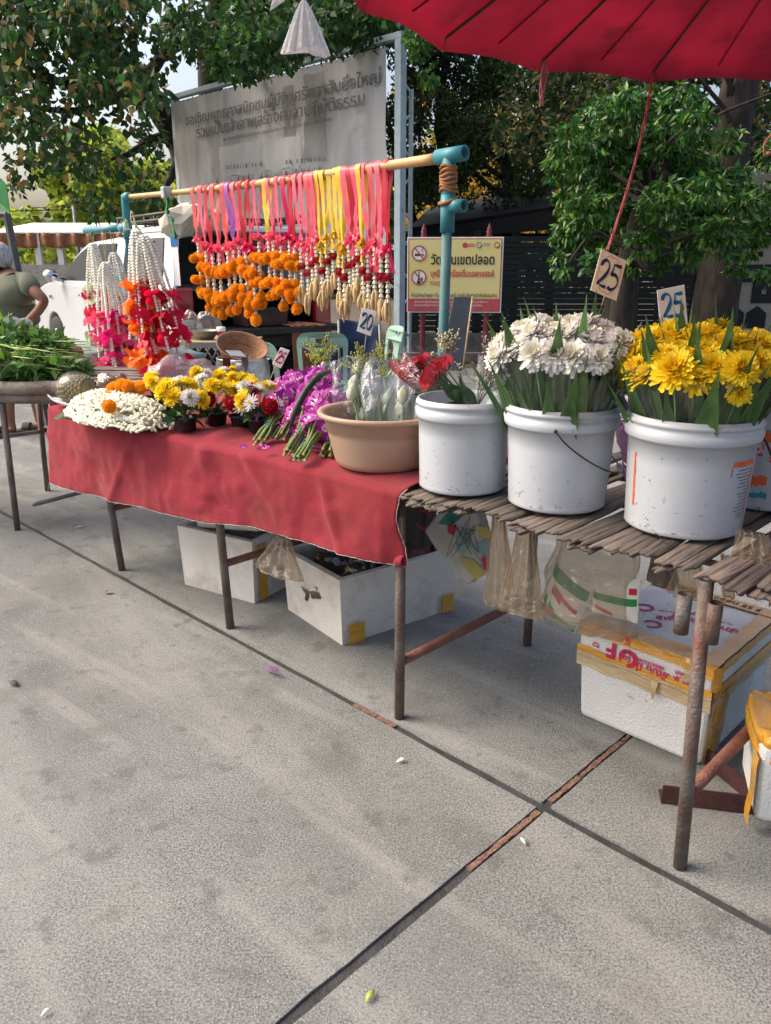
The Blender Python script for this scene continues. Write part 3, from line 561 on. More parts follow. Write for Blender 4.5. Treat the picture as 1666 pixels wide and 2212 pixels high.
bl = [(rg.uniform(870, 1240), rg.uniform(180, 520), rg.uniform(25, 60)) for _ in range(26)]
C, Q = blobs(bl, (23, 28), rg); leaf_cloud('crown', C, Q, 5500, .2, .7, [lf_gld, lf_yel, lf_mid], t, seed=15)
hd = thing('far_tree_line', 'dark mass of trees closing the view far behind the fence', 'trees', (0, 38, 0))
C = [(U(-6, 24), U(34, 40), U(1, 5)) for _ in range(60)] + [(U(20, 48), U(24, 38), U(1, 9)) for _ in range(70)]; leaf_cloud('foliage', C, [(2.4, 2, 1.8)] * 130, 30000, .5, .7, [lf_fine, lf_dark, lf_mid], hd, seed=16); hd['kind'] = 'stuff'
litter_m = mat('fallen_leaves', (.14, .09, .05), .9, c2=(.3, .22, .12), scale=3, island=.5)
lit = leaf_cloud('leaf_litter', [(3, 12, 0.0)], [(6, 2.2, .015)], 1800, .09, .6, litter_m, None, seed=18, droop=0, shell=0, jitter=1.5); V_ = [v for v in lit.data.vertices]
for v in V_: v.co.z = abs(v.co.z) * .25
# ================================================================== PICKUP
wht = mat('white_car_paint', (.62, .64, .66), .28, var=.03, coat=.6, spec=.5); glass_d = mat('dark_tinted_glass', (.010, .014, .016), .3, var=.2, spec=.04)
blk_p = mat('black_trim', (.015, .015, .017), .45, var=.2); chrome = mat('chrome', (.6, .6, .62), .15, metal=1, var=.02); rubber = mat('rubber', (.02, .02, .02), .8, var=.2)
red_l = mat('red_lamp_lens', (.35, .01, .015), .12, var=.3, spec=.8, coat=.8); clr_l = mat('clear_lamp_lens', (.45, .42, .4), .15, var=.3, scale=60, spec=.8, coat=.8)
pk = thing('pickup_truck', 'white double cab pickup with a canopy and its tailgate down, parked behind the stall', 'pickup', (-2.04, 7.8, 0), math.atan2(.80, -.60))
pk.scale = (1, 1, .955)
PM = wm(pk)                      # local: x forward, y left; rear left corner at (0,0)
Wd = 1.78
def L3(x, y, z): return PM @ Vector((x, y, z))
def pside(y, sgn): return -y
prof = [(.0, .55), (.0, 1.2), (1.55, 1.22), (4.05, 1.24), (4.6, 1.17), (5.05, 1.08), (5.25, .93), (5.28, .45), (4.85, .38)]
def arch(cx): return [(cx + .43 * math.cos(a), .36 + .43 * math.sin(a)) for a in [PI * k / 10 for k in range(11)]]
low = [(p) for p in arch(4.3)] + [(3.6, .34), (1.6, .34)] + [p for p in arch(1.05)] + [(.3, .42)]
full = prof + low
m = MB(); n = len(full)
def sect(y, t): return [L3(x, y, z) for x, z in full]
ins = [(-.0, 0), (-Wd, 0)]
ys = [(-.03, 1), (0, 1)]
# left skin, right skin and the strip between, bent slightly inwards below
A_ = [L3(x, -.02 - .05 * max(0, (.75 - z)) , z) for x, z in full]; B_ = [L3(x, -Wd + .02 + .05 * max(0, .75 - z), z) for x, z in full]
m.add(A_ + B_, [tuple(range(n))[::-1], tuple(range(n, 2 * n))] + [(i, (i + 1) % n, (i + 1) % n + n, i + n) for i in range(n) if i != 0 and i != n - 1])
m.build('body', wht, pk, bevel=.02)
# cab and canopy greenhouse
def loft(mb, pl, yl, mi=0):       # pl: list of (x,z, inset)
    A = [L3(x, -i, z) for x, z, i in pl]; B = [L3(x, -Wd + i, z) for x, z, i in pl]; n = len(pl)
    mb.add(A + B, [tuple(range(n))[::-1], tuple(range(n, 2 * n))] + [(i, (i + 1) % n, (i + 1) % n + n, i + n) for i in range(n)], mi)
m = MB(); loft(m, [(x, z, .03 + .30 * (z - 1.2)) for x, z in ((1.62, 1.2), (4.02, 1.2), (3.5, 1.5), (3.2, 1.65), (2.95, 1.72), (1.95, 1.76), (1.66, 1.72))], 0); m.build('cab', wht, pk, bevel=.03)
# canopy shell, open at the back
m = MB()
for sgn, y in ((1, -.02), (-1, -Wd + .02)):
    yi = y - .13 * sgn; m.add([L3(0.02, y, 1.2), L3(1.58, y, 1.2), L3(1.55, yi, 1.8), L3(.14, yi, 1.8), L3(0.02, y - .04 * sgn, 1.2), L3(1.58, y - .04 * sgn, 1.2), L3(1.55, yi - .04 * sgn, 1.8), L3(.14, yi - .04 * sgn, 1.8)], [(0, 1, 2, 3), (7, 6, 5, 4), (0, 3, 7, 4), (1, 5, 6, 2), (3, 2, 6, 7)])
m.add([L3(.1, -.12, 1.78), L3(1.6, -.12, 1.78), L3(1.6, -Wd + .12, 1.78), L3(.1, -Wd + .12, 1.78), L3(.12, -.2, 1.84), L3(1.58, -.2, 1.84), L3(1.58, -Wd + .2, 1.84), L3(.12, -Wd + .2, 1.84)], [(3, 2, 1, 0), (4, 5, 6, 7), (0, 1, 5, 4), (2, 3, 7, 6), (0, 4, 7, 3), (1, 2, 6, 5)])
m.build('canopy', wht, pk, bevel=.015)
m = MB(); m.add([L3(1.5, -.1, .6), L3(1.5, -Wd + .1, .6), L3(1.5, -Wd + .15, 1.78), L3(1.5, -.15, 1.78)], [(0, 1, 2, 3)]); m.add([L3(.0, -.05, .8), L3(1.5, -.05, .8), L3(1.5, -Wd + .05, .8), L3(.0, -Wd + .05, .8)], [(0, 1, 2, 3)])
for y in (-.07, -Wd + .07): m.add([L3(.02, y, .8), L3(1.5, y, .8), L3(1.5, y, 1.2), L3(.02, y, 1.2)], [(0, 1, 2, 3)])
m.build('bed_liner', blk_p, pk)
def sidewin(pts, o=.006):          # polygon in (x, z) on the left side's slanted plane
    m = MB(); P = []
    for x, z in pts: i = .03 + .30 * (z - 1.2) if x > 1.6 else .02 + .217 * (z - 1.2); P.append(L3(x, -i + o + .006, z))
    nn = PM.to_3x3() @ Vector((0, 1, .2)); m.poly(P, .012, nn); return m
sidewin([(2.64, 1.25), (3.84, 1.25), (3.5, 1.45), (3.2, 1.59), (2.95, 1.66), (2.64, 1.69)]).build('window', glass_d, pk)
sidewin([(1.78, 1.25), (2.54, 1.25), (2.54, 1.69), (1.90, 1.69)]).build('window', glass_d, pk)
sidewin([(.30, 1.26), (1.46, 1.26), (1.46, 1.72), (.40, 1.72)]).build('window', blk_p, pk, bevel=.01)
sidewin([(.62, 1.29), (1.42, 1.29), (1.42, 1.69), (.62, 1.69)], .012).build('window', glass_d, pk)
m = MB(); m.poly([L3(4.0, -.10, 1.24), L3(3.25, -.22, 1.62), L3(3.25, -Wd + .22, 1.62), L3(4.0, -Wd + .10, 1.24)], .01, PM.to_3x3() @ Vector((.6, 0, .8))); m.v = [tuple(Vector(p) + PM.to_3x3() @ Vector((.02, 0, .024))) for p in m.v]; m.build('windscreen', glass_d, pk)
for x0, x1 in ((2.58, 3.9), (1.62, 2.56)):       # door skins with shut lines
    m = MB(); m.poly([L3(x0 + .01, -.008, .45), L3(x1 - .01, -.008, .45), L3(x1 - .01, -.012, 1.19), L3(x0 + .01, -.012, 1.19)], .02, PM.to_3x3() @ Vector((0, 1, 0))); d = m.build('door', wht, pk, bevel=.006)
    m = MB(); a = L3(x0 + .12, .012, 1.07); b = L3(x0 + .3, .012, 1.07); m.tube([a - (PM.to_3x3() @ Vector((0, .02, 0))), a + (b - a) * .1 + PM.to_3x3() @ Vector((0, .018, 0)), b + (a - b) * .1 + PM.to_3x3() @ Vector((0, .018, 0)), b - (PM.to_3x3() @ Vector((0, .02, 0)))], .016, 8); m.build('handle', chrome, d)
q = text_mb('4WD', .07, thick=.001); m = MB(); m.merge(q, plane_M(L3(4.3, -.002, 1.0), PM.to_3x3() @ Vector((-1, 0, 0)), (0, 0, 1))); m.build('badge', blk_p, pk)
m = MB(); m.ball(L3(3.72, .12, 1.30), .12, 12, 8, sq=(.8, .8, .72)); m.tube([L3(3.7, -.04, 1.24), L3(3.7, .08, 1.27)], .03, 8); m.build('mirror', chrome, pk)
m = MB(); m.box(L3(1.05 + 1.6, .01, .36), (2.1, .05, .08), rot=(0, 0, PM.to_euler().z)); m.build('side_step', blk_p, pk)
m = MB(); m.add([L3(.9, .004, 1.16), L3(1.5, .004, 1.16), L3(1.5, .004, 1.2), L3(.9, .004, 1.2)], [(0, 1, 2, 3)]); m.build('trim_strip', blk_p, pk)
for cx, y in ((4.3, -.12), (1.05, -.12), (4.3, -Wd + .12), (1.05, -Wd + .12)):
    w = MB(); c = L3(cx, y, .36); Mx = Matrix.Translation(c) @ PM.to_3x3().to_4x4() @ Matrix.Rotation(R(90), 4, 'X')
    w.lathe([(.2, -.1), (.34, -.11), (.37, -.07), (.37, .07), (.34, .11), (.2, .1)], 28, M=Mx); wo = w.build('wheel', rubber, pk); w = MB(); w.lathe([(.01, -.09), (.2, -.1), (.22, -.06)], 20, M=Mx); w.lathe([(.01, .09), (.2, .1), (.22, .06)], 20, M=Mx); w.build('rim', chrome, wo)
m = MB(); m.box(L3(-.0, -.1, 1.07), (.09, .2, .3), rot=(0, 0, PM.to_euler().z)); m.build('tail_lamp', red_l, pk, bevel=.025)
m = MB(); m.box(L3(-.004, -.1, .86), (.09, .19, .11), rot=(0, 0, PM.to_euler().z)); m.build('tail_lamp', clr_l, pk, bevel=.02)
m = MB(); m.box(L3(.0, -Wd + .1, .86), (.09, .2, .42), rot=(0, 0, PM.to_euler().z)); m.build('tail_lamp', red_l, pk, bevel=.025)
m = MB(); m.box(L3(-.27, -Wd / 2, .8), (.52, Wd - .2, .05), rot=(0, 0, PM.to_euler().z));
for k in range(16): m.box(L3(-.27, -.2 - k * .092, .828), (.5, .03, .01), rot=(0, 0, PM.to_euler().z))
m.build('tailgate', blk_p, pk)
m = MB(); m.box(L3(-.1, -Wd / 2, .48), (.22, Wd, .2), rot=(0, 0, PM.to_euler().z)); m.build('bumper', blk_p, pk, bevel=.03)
m = MB(); m.box(L3(-.22, -.42, .6), (.02, .36, .17), rot=(0, 0, PM.to_euler().z)); pl = m.build('number_plate', white_s, pk)
bk = PM.to_3x3() @ Vector((0, -1, 0))
m = MB(); m.merge(text_mb('2ฒบ 2146', .1, thick=.001, bold=.002), plane_M(L3(-.232, -.42, .62), bk, (0, 0, 1))); m.merge(text_mb('กรุงเทพมหานคร', .035, thick=.001), plane_M(L3(-.232, -.42, .55), bk, (0, 0, 1))); m.build('lettering', blk_s, pl)
for z, o in ((1.9, 0), (1.96, 0)):
    m = MB(); m.tube([L3(.2, -.2, z), L3(1.9, -.2, z)], .018, 6); m.tube([L3(.2, -Wd + .2, z), L3(1.9, -Wd + .2, z)], .018, 6); m.build('roof_rack', blk_p, pk)
m = MB()
for k in range(7): m.tube([L3(.25 + k * .27, -.2, 1.84), L3(.25 + k * .27, -.2, 1.96)], .014, 6); m.tube([L3(.25 + k * .27, -.2, 1.91), L3(.25 + k * .27, -Wd + .2, 1.91)], .014, 6)
m.build('roof_rack', blk_p, pk)
# tarp bundle on the rear corner and things in the back
tarp_m = mat('cream_tarpaulin', (.46, .42, .35), .8, c2=(.56, .52, .45), scale=5, bump=.2, bscale=8)
def tp(u, v):
    a = u * 2 * PI; p = L3(.16 + .30 * math.cos(a) * math.sin(PI * (v * .9 + .05)), -.32 + .28 * math.sin(a) * math.sin(PI * (v * .9 + .05)), 1.88 - .16 * math.cos(PI * v)); return p + noise.noise_vector(p * 4) * .16 + noise.noise_vector(p * 10) * .05
m = MB(); m.grid(tp, 17, 9, wrap=True, smooth=False); tb = m.build('tarp_bundle', tarp_m); tag(tb, 'creased cream tarpaulin bundle tied on the rear corner of the pickup roof', 'tarpaulin')
cb = thing('storage_tub', 'dark storage tub on the lowered tailgate under the marigold garlands', 'tub', tuple(L3(-.2, -.85, .83))); m = MB(); m.box(L3(-.15, -.85, .92), (.3, .45, .16), rot=(0, 0, PM.to_euler().z), taper=1.08); m.build('tub', mat('brown_tub', (.06, .03, .025), .5), cb, bevel=.01)
m = MB(); m.box(L3(-.15, -.85, 1.0), (.36, .52, .02), rot=(0, 0, PM.to_euler().z)); m.build('rim', blk_p, cb)
cl_m = mat('rust_brown_cloth', (.22, .075, .035), .85, c2=(.32, .12, .06), scale=10, bump=.3, bscale=30, stretch=(4, 4, 1))
def clo(u, v):
    y = -1.0 - u * .42; s = v * 1.05
    if s < .42: x = -.05 - s; z = .842
    else: x = -.475 - .03 * abs(math.sin(u * 9)) ; z = .842 - (s - .42)
    return L3(x - .012 * math.sin(u * 22 + v * 2), y - .03 * v, z + .006 * math.sin(u * 25))
m = MB(); m.grid(clo, 40, 40); cc = m.build('brown_cloth', cl_m, solid=.004); tag(cc, 'rust brown cloth draped over the edge of the pickup tailgate', 'cloth')
# ================================================================== STALL: trestles, bamboo top, red cloth
rusty = mat('rusty_steel_pipe', (.13, .115, .105), .6, c2=(.2, .185, .17), scale=9, metal=.25, dirt=(.13, .055, .035), dscale=6, dlo=.42, dhi=.62, bump=.3, bscale=120)
rust2 = mat('rust_brown_pipe', (.14, .055, .04), .75, c2=(.24, .1, .07), scale=14, bump=.4, bscale=120)
bamb = mat('weathered_bamboo', (.05, .038, .031), .7, c2=(.165, .135, .112), scale=60, contrast=(.3, .72), stretch=(.08, 1, 1), bump=.6, bscale=90, rnd=.35)
ord_ = ['first', 'second', 'third', 'fourth', 'fifth', 'sixth', 'seventh', 'eighth', 'ninth', 'tenth', 'eleventh', 'twelfth', 'thirteenth', 'fourteenth', 'fifteenth', 'sixteenth', 'seventeenth', 'eighteenth']
def trestle(fs, top_s, ft, label, v1=.713, bar_z=.27, mt=rusty, mb_=rust2, vr=None, zt=.745, rs=None):
    t = thing('table_trestle', label, 'table frame', tuple(T(fs, 0)))
    a, b = T(fs, 0, 0), T(top_s, 0, zt); rs = fs if rs is None else rs; c, d = T(rs, v1, 0), T(top_s + (rs - fs), v1, zt)
    for p, q in ((a, b), (c, d)):
        m = MB(); m.pipe(p, q, .0165, .013, 14); m.tube([p + Vector((0, 0, .001)), p + Vector((0, 0, .004))], .0135, 12); m.build('leg', mt, t)
    m = MB(); k = bar_z / zt; m.tube([a.lerp(b, k) + VX * .012, c.lerp(d, k) - VX * .012], .0155, 12); m.build('crossbar', mb_, t)
    m = MB(); m.tube([b, d], .0155, 12); m.build('top_bar', mt, t)
    return t
tr1 = trestle(-1.828, -1.93, 0, 'dark steel trestle under the far left end of the red cloth', bar_z=.3)
tr2 = trestle(-.938, -.985, 0, 'rusty steel trestle leg pair beside the left foam box')
tr3 = trestle(0, -.0, 0, 'steel trestle where the red cloth meets the bamboo slats', bar_z=.2)
p4 = PV(1533, 1205, .0); s4 = (p4 - O0).dot(AX)
tr4 = trestle(.94, s4, 0, 'brown rusty trestle at the right with two short pipe sleeves welded beside its top', bar_z=.2)
for k in (-1, 1):
    m = MB(); c = T(.93 + (s4 - .94) * .9, -.002, .66) + AX * .034 * k; m.pipe(c + Vector((0, 0, -.055)), c + Vector((0, 0, .04)), .0165, .014, 16); m.tube([c - AX * .017 * k + Vector((0, 0, .02)), c + Vector((0, 0, .02))], .004, 6); m.tube([c - AX * .017 * k - Vector((0, 0, .03)), c - Vector((0, 0, .03))], .004, 6); m.build('pipe_sleeve', rusty, tr4)
# bamboo top: every slat a piece
top = thing('bamboo_table_top', 'grey brown bamboo slat table top with ragged slat ends under the white buckets', 'table top', tuple(T(.6, .3, .75)))
def slat_mesh(L, w, sd):
    rg = random.Random(sd); m = MB(); n = 7; ks = 10; rows = []
    for i in range(ks + 1):
        x = L * i / ks; row = []
        for j in range(n):
            t = j / (n - 1) * 2 - 1; ww = w * (1 + .06 * noise.noise(Vector((x * 5, sd, 0)))); z = .0035 * (1 - t * t) + .0012 * noise.noise(Vector((t * 5, x * 25, sd))) + .0018 * noise.noise(Vector((x * 3, sd, 3)))
            if abs((x % .23) - .12) < .012: z += .0025
            xx = x + (rg.uniform(-.018, .018) if i == 0 else 0) + (.006 * noise.noise(Vector((t * 3, sd, 1))) if i == 0 else 0)
            row.append((xx, ww / 2 * t, z))
        rows.append(row)
    vs = [p for r_ in rows for p in r_]; b = len(vs); vs += [(p[0], p[1] * .97, p[2] - .0055) for r_ in rows for p in r_]; fs = []
    for i in range(ks):
        for j in range(n - 1):
            a = i * n + j; fs.append((a, a + n, a + n + 1, a + 1)); fs.append((b + a, b + a + 1, b + a + n + 1, b + a + n))
    for i in range(ks): a = i * n; fs.append((a, b + a, b + a + n, a + n)); a += n - 1; fs.append((a, a + n, b + a + n, b + a))
    for j in range(n - 1): fs.append((j, j + 1, b + j + 1, b + j)); a = ks * n + j; fs.append((a, b + a, b + a + 1, a + 1))
    m.add(vs, fs, 0, True); return m.mesh('slat', bamb)
slats = [slat_mesh(.86, w, i) for i, w in enumerate((.046, .052, .036, .058, .048))]
TI = wm(top).inverted(); s = .03; k = 0
while s < 1.62:
    w = (.046, .052, .036, .058, .048)[k % 5]; ends = -.03 + .045 * noise.noise(Vector((s * 6, 0, 4))) + U(-.02, .015)
    for lay in range(2 if (s < .24 or k % 4 == 0 or 1.0 < s < 1.2) else 1):
        p = T(s + w / 2 + U(-.004, .004), ends - lay * U(.01, .03), .768 - .011 * lay + U(-.003, .003) - .0)
        link('slat', slats[(k + lay) % 5], top, loc=TI @ p, rot=(U(-.12, .12), U(-.015, .012), ROW + PI / 2 + U(-.05, .05)))
    s += w * U(.92, 1.08) + (.02 if k in (17, 24) else 0); k += 1
for v in (.09, .36, .62):
    m = MB(); m.tube([T(-.02, v, .751), T(1.62, v, .751)], .009, 8); m.build('batten', bamb, top)
wire_m = mat('black_wire', (.012, .012, .012), .5)
m = MB(); m.tube(spline([PZ(1490, 1160, .785), PZ(1560, 1155, .79), PZ(1600, 1120, .79), PZ(1610, 1080, .8), PZ(1640, 1100, .79), PZ(1600, 1140, .785)], 6), .0012, 5)
m.tube(spline([PZ(1370, 1120, .785), PZ(1420, 1155, .787), PZ(1440, 1175, .785), PZ(1455, 1165, .784)], 5), .0012, 5); wl_ = m.build('loose_wire', wire_m); tag(wl_, 'thin black wire lying loose on the slats beside the yellow flower bucket', 'wire')
# red cloth
cloth_m = mat('red_felt_cloth', (.19, .013, .026), .92, c2=(.265, .026, .042), scale=5, contrast=(.3, .7), bump=.12, bscale=260, dirt=(.40, .12, .11), dscale=2.3, dlo=.56, dhi=.76, spec=.15)
def add_fuzz(m):
    nt = m.node_tree; N = nt.nodes; L = nt.links; b = N['Principled BSDF']; src = b.inputs['Base Color'].links[0].from_socket; tc = [n for n in N if n.type == 'TEX_COORD'][0]
    for scl, lo, hi, cc, fc in ((330, .5, .75, (.42, .08, .08), .5), (1.6, .5, .75, (.17, .03, .025), .55), (4.5, .62, .72, (.13, .03, .02), .5), (26, .66, .72, (.10, .02, .02), .6)):
        n = N.new('ShaderNodeTexNoise'); n.inputs['Scale'].default_value = scl; n.inputs['Detail'].default_value = 5; L.new(tc.outputs['Object'], n.inputs['Vector'])
        r_ = N.new('ShaderNodeValToRGB'); r_.color_ramp.elements[0].position = lo; r_.color_ramp.elements[1].position = hi; r_.color_ramp.elements[1].color = (fc, fc, fc, 1); L.new(n.outputs['Fac'], r_.inputs[0])
        x = N.new('ShaderNodeMixRGB'); L.new(r_.outputs[0], x.inputs[0]); L.new(src, x.inputs[1]); x.inputs[2].default_value = (*cc, 1); src = x.outputs[0]
    L.new(src, b.inputs['Base Color']); b.inputs['Sheen Weight'].default_value = .15; b.inputs['Sheen Roughness'].default_value = .5; b.inputs['Sheen Tint'].default_value = (1, .55, .55, 1)
add_fuzz(cloth_m)
def lerpt(x, tab):
    for (a, b), (c, d) in zip(tab, tab[1:]):
        if x <= c: return b + (d - b) * max(0, (x - a)) / (c - a)
    return tab[-1][1]
FE = [(-2.1, -.135), (-1.5, -.13), (-1.1, -.10), (-.92, -.085), (-.7, -.065), (-.28, -.04), (.05, -.042)]
BZ = [(-2.2, .40), (-1.5, .44), (-1.05, .475), (-.5, .52), (-.2, .535), (.05, .54)]
NW, NH = 200, 110
def cloth(u, w):
    s = -2.1 + u * 2.13; fe = lerpt(s, FE) + .008 * noise.noise(Vector((s * 6, 0, 0))); bz = lerpt(s, BZ) + .006 * noise.noise(Vector((s * 5, 7, 0)))
    ks = .50
    if w < ks:                                   # top, back to front
        q = w / ks; v = .70 + (fe + .03 - .70) * q; z = .787 + .006 * noise.noise(Vector((s * 5, v * 7, 0))) + .004 * noise.noise(Vector((s * 14, v * 20, 2))) - .007 * abs(noise.noise(Vector((s * 8 + v * 4, v * 9, 6))))
        z += .016 * math.exp(-((s + .93 + (v) * .35) / .05) ** 2) * min(1, q * 1.2) * (1 if v > -.2 else 0)     # ridge over the join of two tops
        z += -.006 * math.exp(-((s + .8) / .1) ** 2)
        z -= .012 * max(0, q - .93) / .07
    else:
        q = (w - ks) / (1 - ks); r0 = .024; Lr = .04
        Ht = (.775 - bz); d = q * (Ht + .02)
        if d < Lr: a = d / Lr * PI / 2; v = fe + .03 - .03 * math.sin(a); z = .775 - .022 * (1 - math.cos(a))
        else: v = fe - .0; z = .775 - .022 - (d - Lr) * (Ht - .022) / (Ht + .02 - Lr)
        amp = min(1, q * 2.2)
        v += amp * (.008 * math.sin(s * 8 + 1.0 + .8 * math.sin(s * 3)) * (.4 + q) + .016 * noise.noise(Vector((s * 4.3, z * 5, 1))) + .007 * noise.noise(Vector((s * 13, z * 10, 5))) - .010 * (.25 - abs(noise.noise(Vector((s * 5.5 + z * 3, z * 7 - s, 9))))) * (1.3 - .6 * q) - .005 * abs(noise.noise(Vector((s * 16, z * 16, 2))))) - .018 * q
        v -= .02 * math.exp(-((s + .90) / .045) ** 2) * (1 - q) * min(1, q * 8)
        v -= .012 * math.exp(-(((s + .25) + (z - .65) * .5) / .025) ** 2) * min(1, q * 3)
        v -= .010 * math.exp(-(((s + 1.45) - (z - .6) * .7) / .03) ** 2) * min(1, q * 3)
        v -= .014 * math.exp(-(((s + .62) + (z - .7) * .9) / .03) ** 2) * (1 - q)
        if u > .97: v += (u - .97) * 1.0 * q
        s -= .05 * q * max(0, (.04 - u) / .04); s += .012 * math.sin(z * 25) * max(0, (u - .98) / .02)
    return T(s, v, z)
m = MB(); m.grid(cloth, NW, NH)
def side(u, w):                                  # short overhang at the left end
    v = .70 - u * .83; p = T(-2.1, v, .785); z = .785 - w * (.36 - .03 * math.sin(v * 9)); return T(-2.1 - .02 * math.sin(w * PI / 2) - .06 * w * w - .01 * math.sin(v * 16) * w, v, z)
m.grid(side, 30, 16)
cl = m.build('red_tablecloth', cloth_m, solid=.0022); tag(cl, 'faded red felt cloth draped over the flower table with its front hanging down', 'tablecloth')
# frayed white hem
hem = MB(); P = [cloth(i / 300, 1.0) + Vector((0, 0, -.0015)) + rv(.0012) for i in range(301)]; hem.tube(P, .0016, 5)
P = [cloth(1.0, .5 + .5 * i / 60) + AX * .002 + rv(.001) for i in range(61)]; hem.tube(P, .0014, 5); a = cloth(0, 1); hem.tube([a, a + Vector((-.01, 0, -.03)), a + Vector((-.018, 0, -.05))], .0012, 4)
hem.build('frayed_hem', mat('frayed_thread', (.45, .36, .32), .9), cl)
cnr = MB(); c = cloth(.995, .985); cnr.grid(lambda u, v: c + AX * (u * .03 - .018) - VX * (.006 + .012 * math.sin(v * PI)) + Vector((0, 0, .02 - v * .035 + .01 * u)), 4, 5); cnr.build('turned_corner', cloth_m, cl, solid=.002)
tt = thing('table_top_board', 'plank table top hidden under the red cloth', 'table top', tuple(T(-1, .3, .75))); 
for k in range(5): m = MB(); m.box(T(-1.04, .0 + k * .14 + .08, .748), (2.0, .13, .018), rot=(0, 0, ROW)); m.build('plank', bamb, tt)

# ================================================================== foam boxes
foam = mat('dirty_white_foam', (.62, .60, .56), .75, c2=(.72, .70, .66), scale=4, bump=.35, bscale=150, dirt=(.36, .32, .26), dscale=3.4, dlo=.48, dhi=.72, trans=.0)
foam_w = mat('white_foam', (.62, .63, .63), .7, c2=(.7, .71, .71), scale=4, bump=.35, bscale=150, dirt=(.5, .49, .46), dscale=3, dlo=.55, dhi=.85)
def spotty(m, cc=(.16, .13, .1), sc=28, lo=.66, hi=.72, fac=.6):
    nt = m.node_tree; N = nt.nodes; L = nt.links; b = N['Principled BSDF']; src = b.inputs['Base Color'].links[0].from_socket; tc = [n for n in N if n.type == 'TEX_COORD'][0]
    n = N.new('ShaderNodeTexNoise'); n.inputs['Scale'].default_value = sc; n.inputs['Detail'].default_value = 4; n.inputs['Distortion'].default_value = 2; L.new(tc.outputs['Object'], n.inputs['Vector'])
    r_ = N.new('ShaderNodeValToRGB'); r_.color_ramp.elements[0].position = lo; r_.color_ramp.elements[1].position = hi; r_.color_ramp.elements[1].color = (fac, fac, fac, 1); L.new(n.outputs['Fac'], r_.inputs[0])
    x = N.new('ShaderNodeMixRGB'); L.new(r_.outputs[0], x.inputs[0]); L.new(src, x.inputs[1]); x.inputs[2].default_value = (*cc, 1); L.new(x.outputs[0], b.inputs['Base Color'])
spotty(foam, (.3, .26, .21)); spotty(foam_w, (.3, .29, .27), sc=20, lo=.68, hi=.71, fac=.7)
tape = mat('orange_parcel_tape', (.55, .26, .02), .25, c2=(.68, .36, .04), scale=5, var=.1, bump=.35, bscale=22, stretch=(1, 1, 6), spec=.6, coat=.4)
tape_p = mat('pale_tan_tape', (.42, .31, .16), .3, c2=(.55, .43, .25), scale=6, stretch=(1, 1, 14), bump=.35, bscale=18, spec=.6, coat=.3)
def open_box(name, label, c, dx, dy, lx, ly, h, t=.025, tp=.96, mt=foam):
    """c: near corner on the ground; dx, dy: directions of the two sides"""
    th_ = thing(name, label, 'foam box', tuple(c)); dx, dy = Vector(dx).normalized(), Vector(dy).normalized(); m = MB(); ctr = c + dx * lx / 2 + dy * ly / 2
    def ringp(k, z, jit=0): return [ctr + dx * sx * lx / 2 * k + dy * sy * ly / 2 * k + Vector((0, 0, z)) for sx, sy in ((-1, -1), (1, -1), (1, 1), (-1, 1))]
    def ins(z): return [ctr + dx * sx * (lx / 2 - t) + dy * sy * (ly / 2 - t) + Vector((0, 0, z)) for sx, sy in ((-1, -1), (1, -1), (1, 1), (-1, 1))]
    rows = [ringp(tp, 0), ringp(1, h - .02), ringp(1.004, h - .019), ringp(1.004, h), ins(h), ins(h - .012), [p for p in ins(.03)]]
    vs = [p for r_ in rows for p in r_]; fs = [(3, 2, 1, 0)] + [(i * 4 + k, i * 4 + (k + 1) % 4, i * 4 + 4 + (k + 1) % 4, i * 4 + 4 + k) for i in range(6) for k in range(4)] + [(24, 25, 26, 27)]
    m.add(vs, fs); m.build('box_body', mt, th_, bevel=.012, bseg=3); return th_, ctr, dx, dy
cB = T(-.495, .198); lB = T(-.924, .249); rB = T(-.406, .777)
fbB, ctrB, dxB, dyB = open_box('foam_box', 'large open dirty foam box holding dark plastic bags under the middle of the table', cB, rB - cB, Vector((rB - cB)).cross(Vector((0, 0, -1))), .585, .43, .275)
if (lB - cB).dot(dyB) < 0: print('FLIP B')
cA = T(-1.049, .206); lA = T(-1.471, .106)
dxA = (lA - cA).normalized(); dyA = dxA.cross(Vector((0, 0, 1)));
if dyA.dot(VX) < 0: dyA = -dyA
fbA, ctrA, dxA, dyA = open_box('foam_box', 'open dirty foam box with an orange tape strip behind the second trestle', cA, dxA, dyA, .43, .31, .285)
def strip_on(mb, a, b, up, w0, w1, nrm, off=.003, mi=0, n=6):      # tape band on a face
    a, b = Vector(a), Vector(b); P = []; Q = []
    for i in range(n + 1):
        p = a.lerp(b, i / n); o = Vector(nrm) * (off + .0012 * math.sin(i * 2.2)); P.append(p + up * w0 + o); Q.append(p + up * w1 + o)
    mb.strip(P, Q, mi, True)
Z = Vector((0, 0, 1))
# tape on A: vertical band at its near right edge
m = MB(); fA = -dxA; q0 = cA + dyA * .028 + fA * -.0; strip_on(m, q0 + Z * .006, q0 + Z * .262, dyA, 0, .052, fA, .006); m.build('tape_strip', tape, fbA)
m = MB(); nB = -dyB; q0 = cB + dxB * .03; strip_on(m, q0 + Z * .004, q0 + Z * .085, dxB, 0, .072, nB, .012); m.build('tape_strip', tape, fbB)
m = MB(); q0 = cB + dxB * .50; strip_on(m, q0 + Z * .006, q0 + Z * .085, dxB, 0, .06, nB, .012); m.build('tape_strip', tape, fbB)
tag(fbB.children[0] if fbB.children else fbB)
# foam lid tucked in box A
fl = thing('loose_foam_cover', 'loose foam lid tilted inside the left foam box', 'foam lid', tuple(ctrA)); m = MB(); m.box(ctrA + Z * .30 - dxA * .03 + dyA * .02, (.36, .25, .035), rot=(.08, .12, math.atan2(dxA.y, dxA.x))); m.build('lid', foam, fl, bevel=.012)
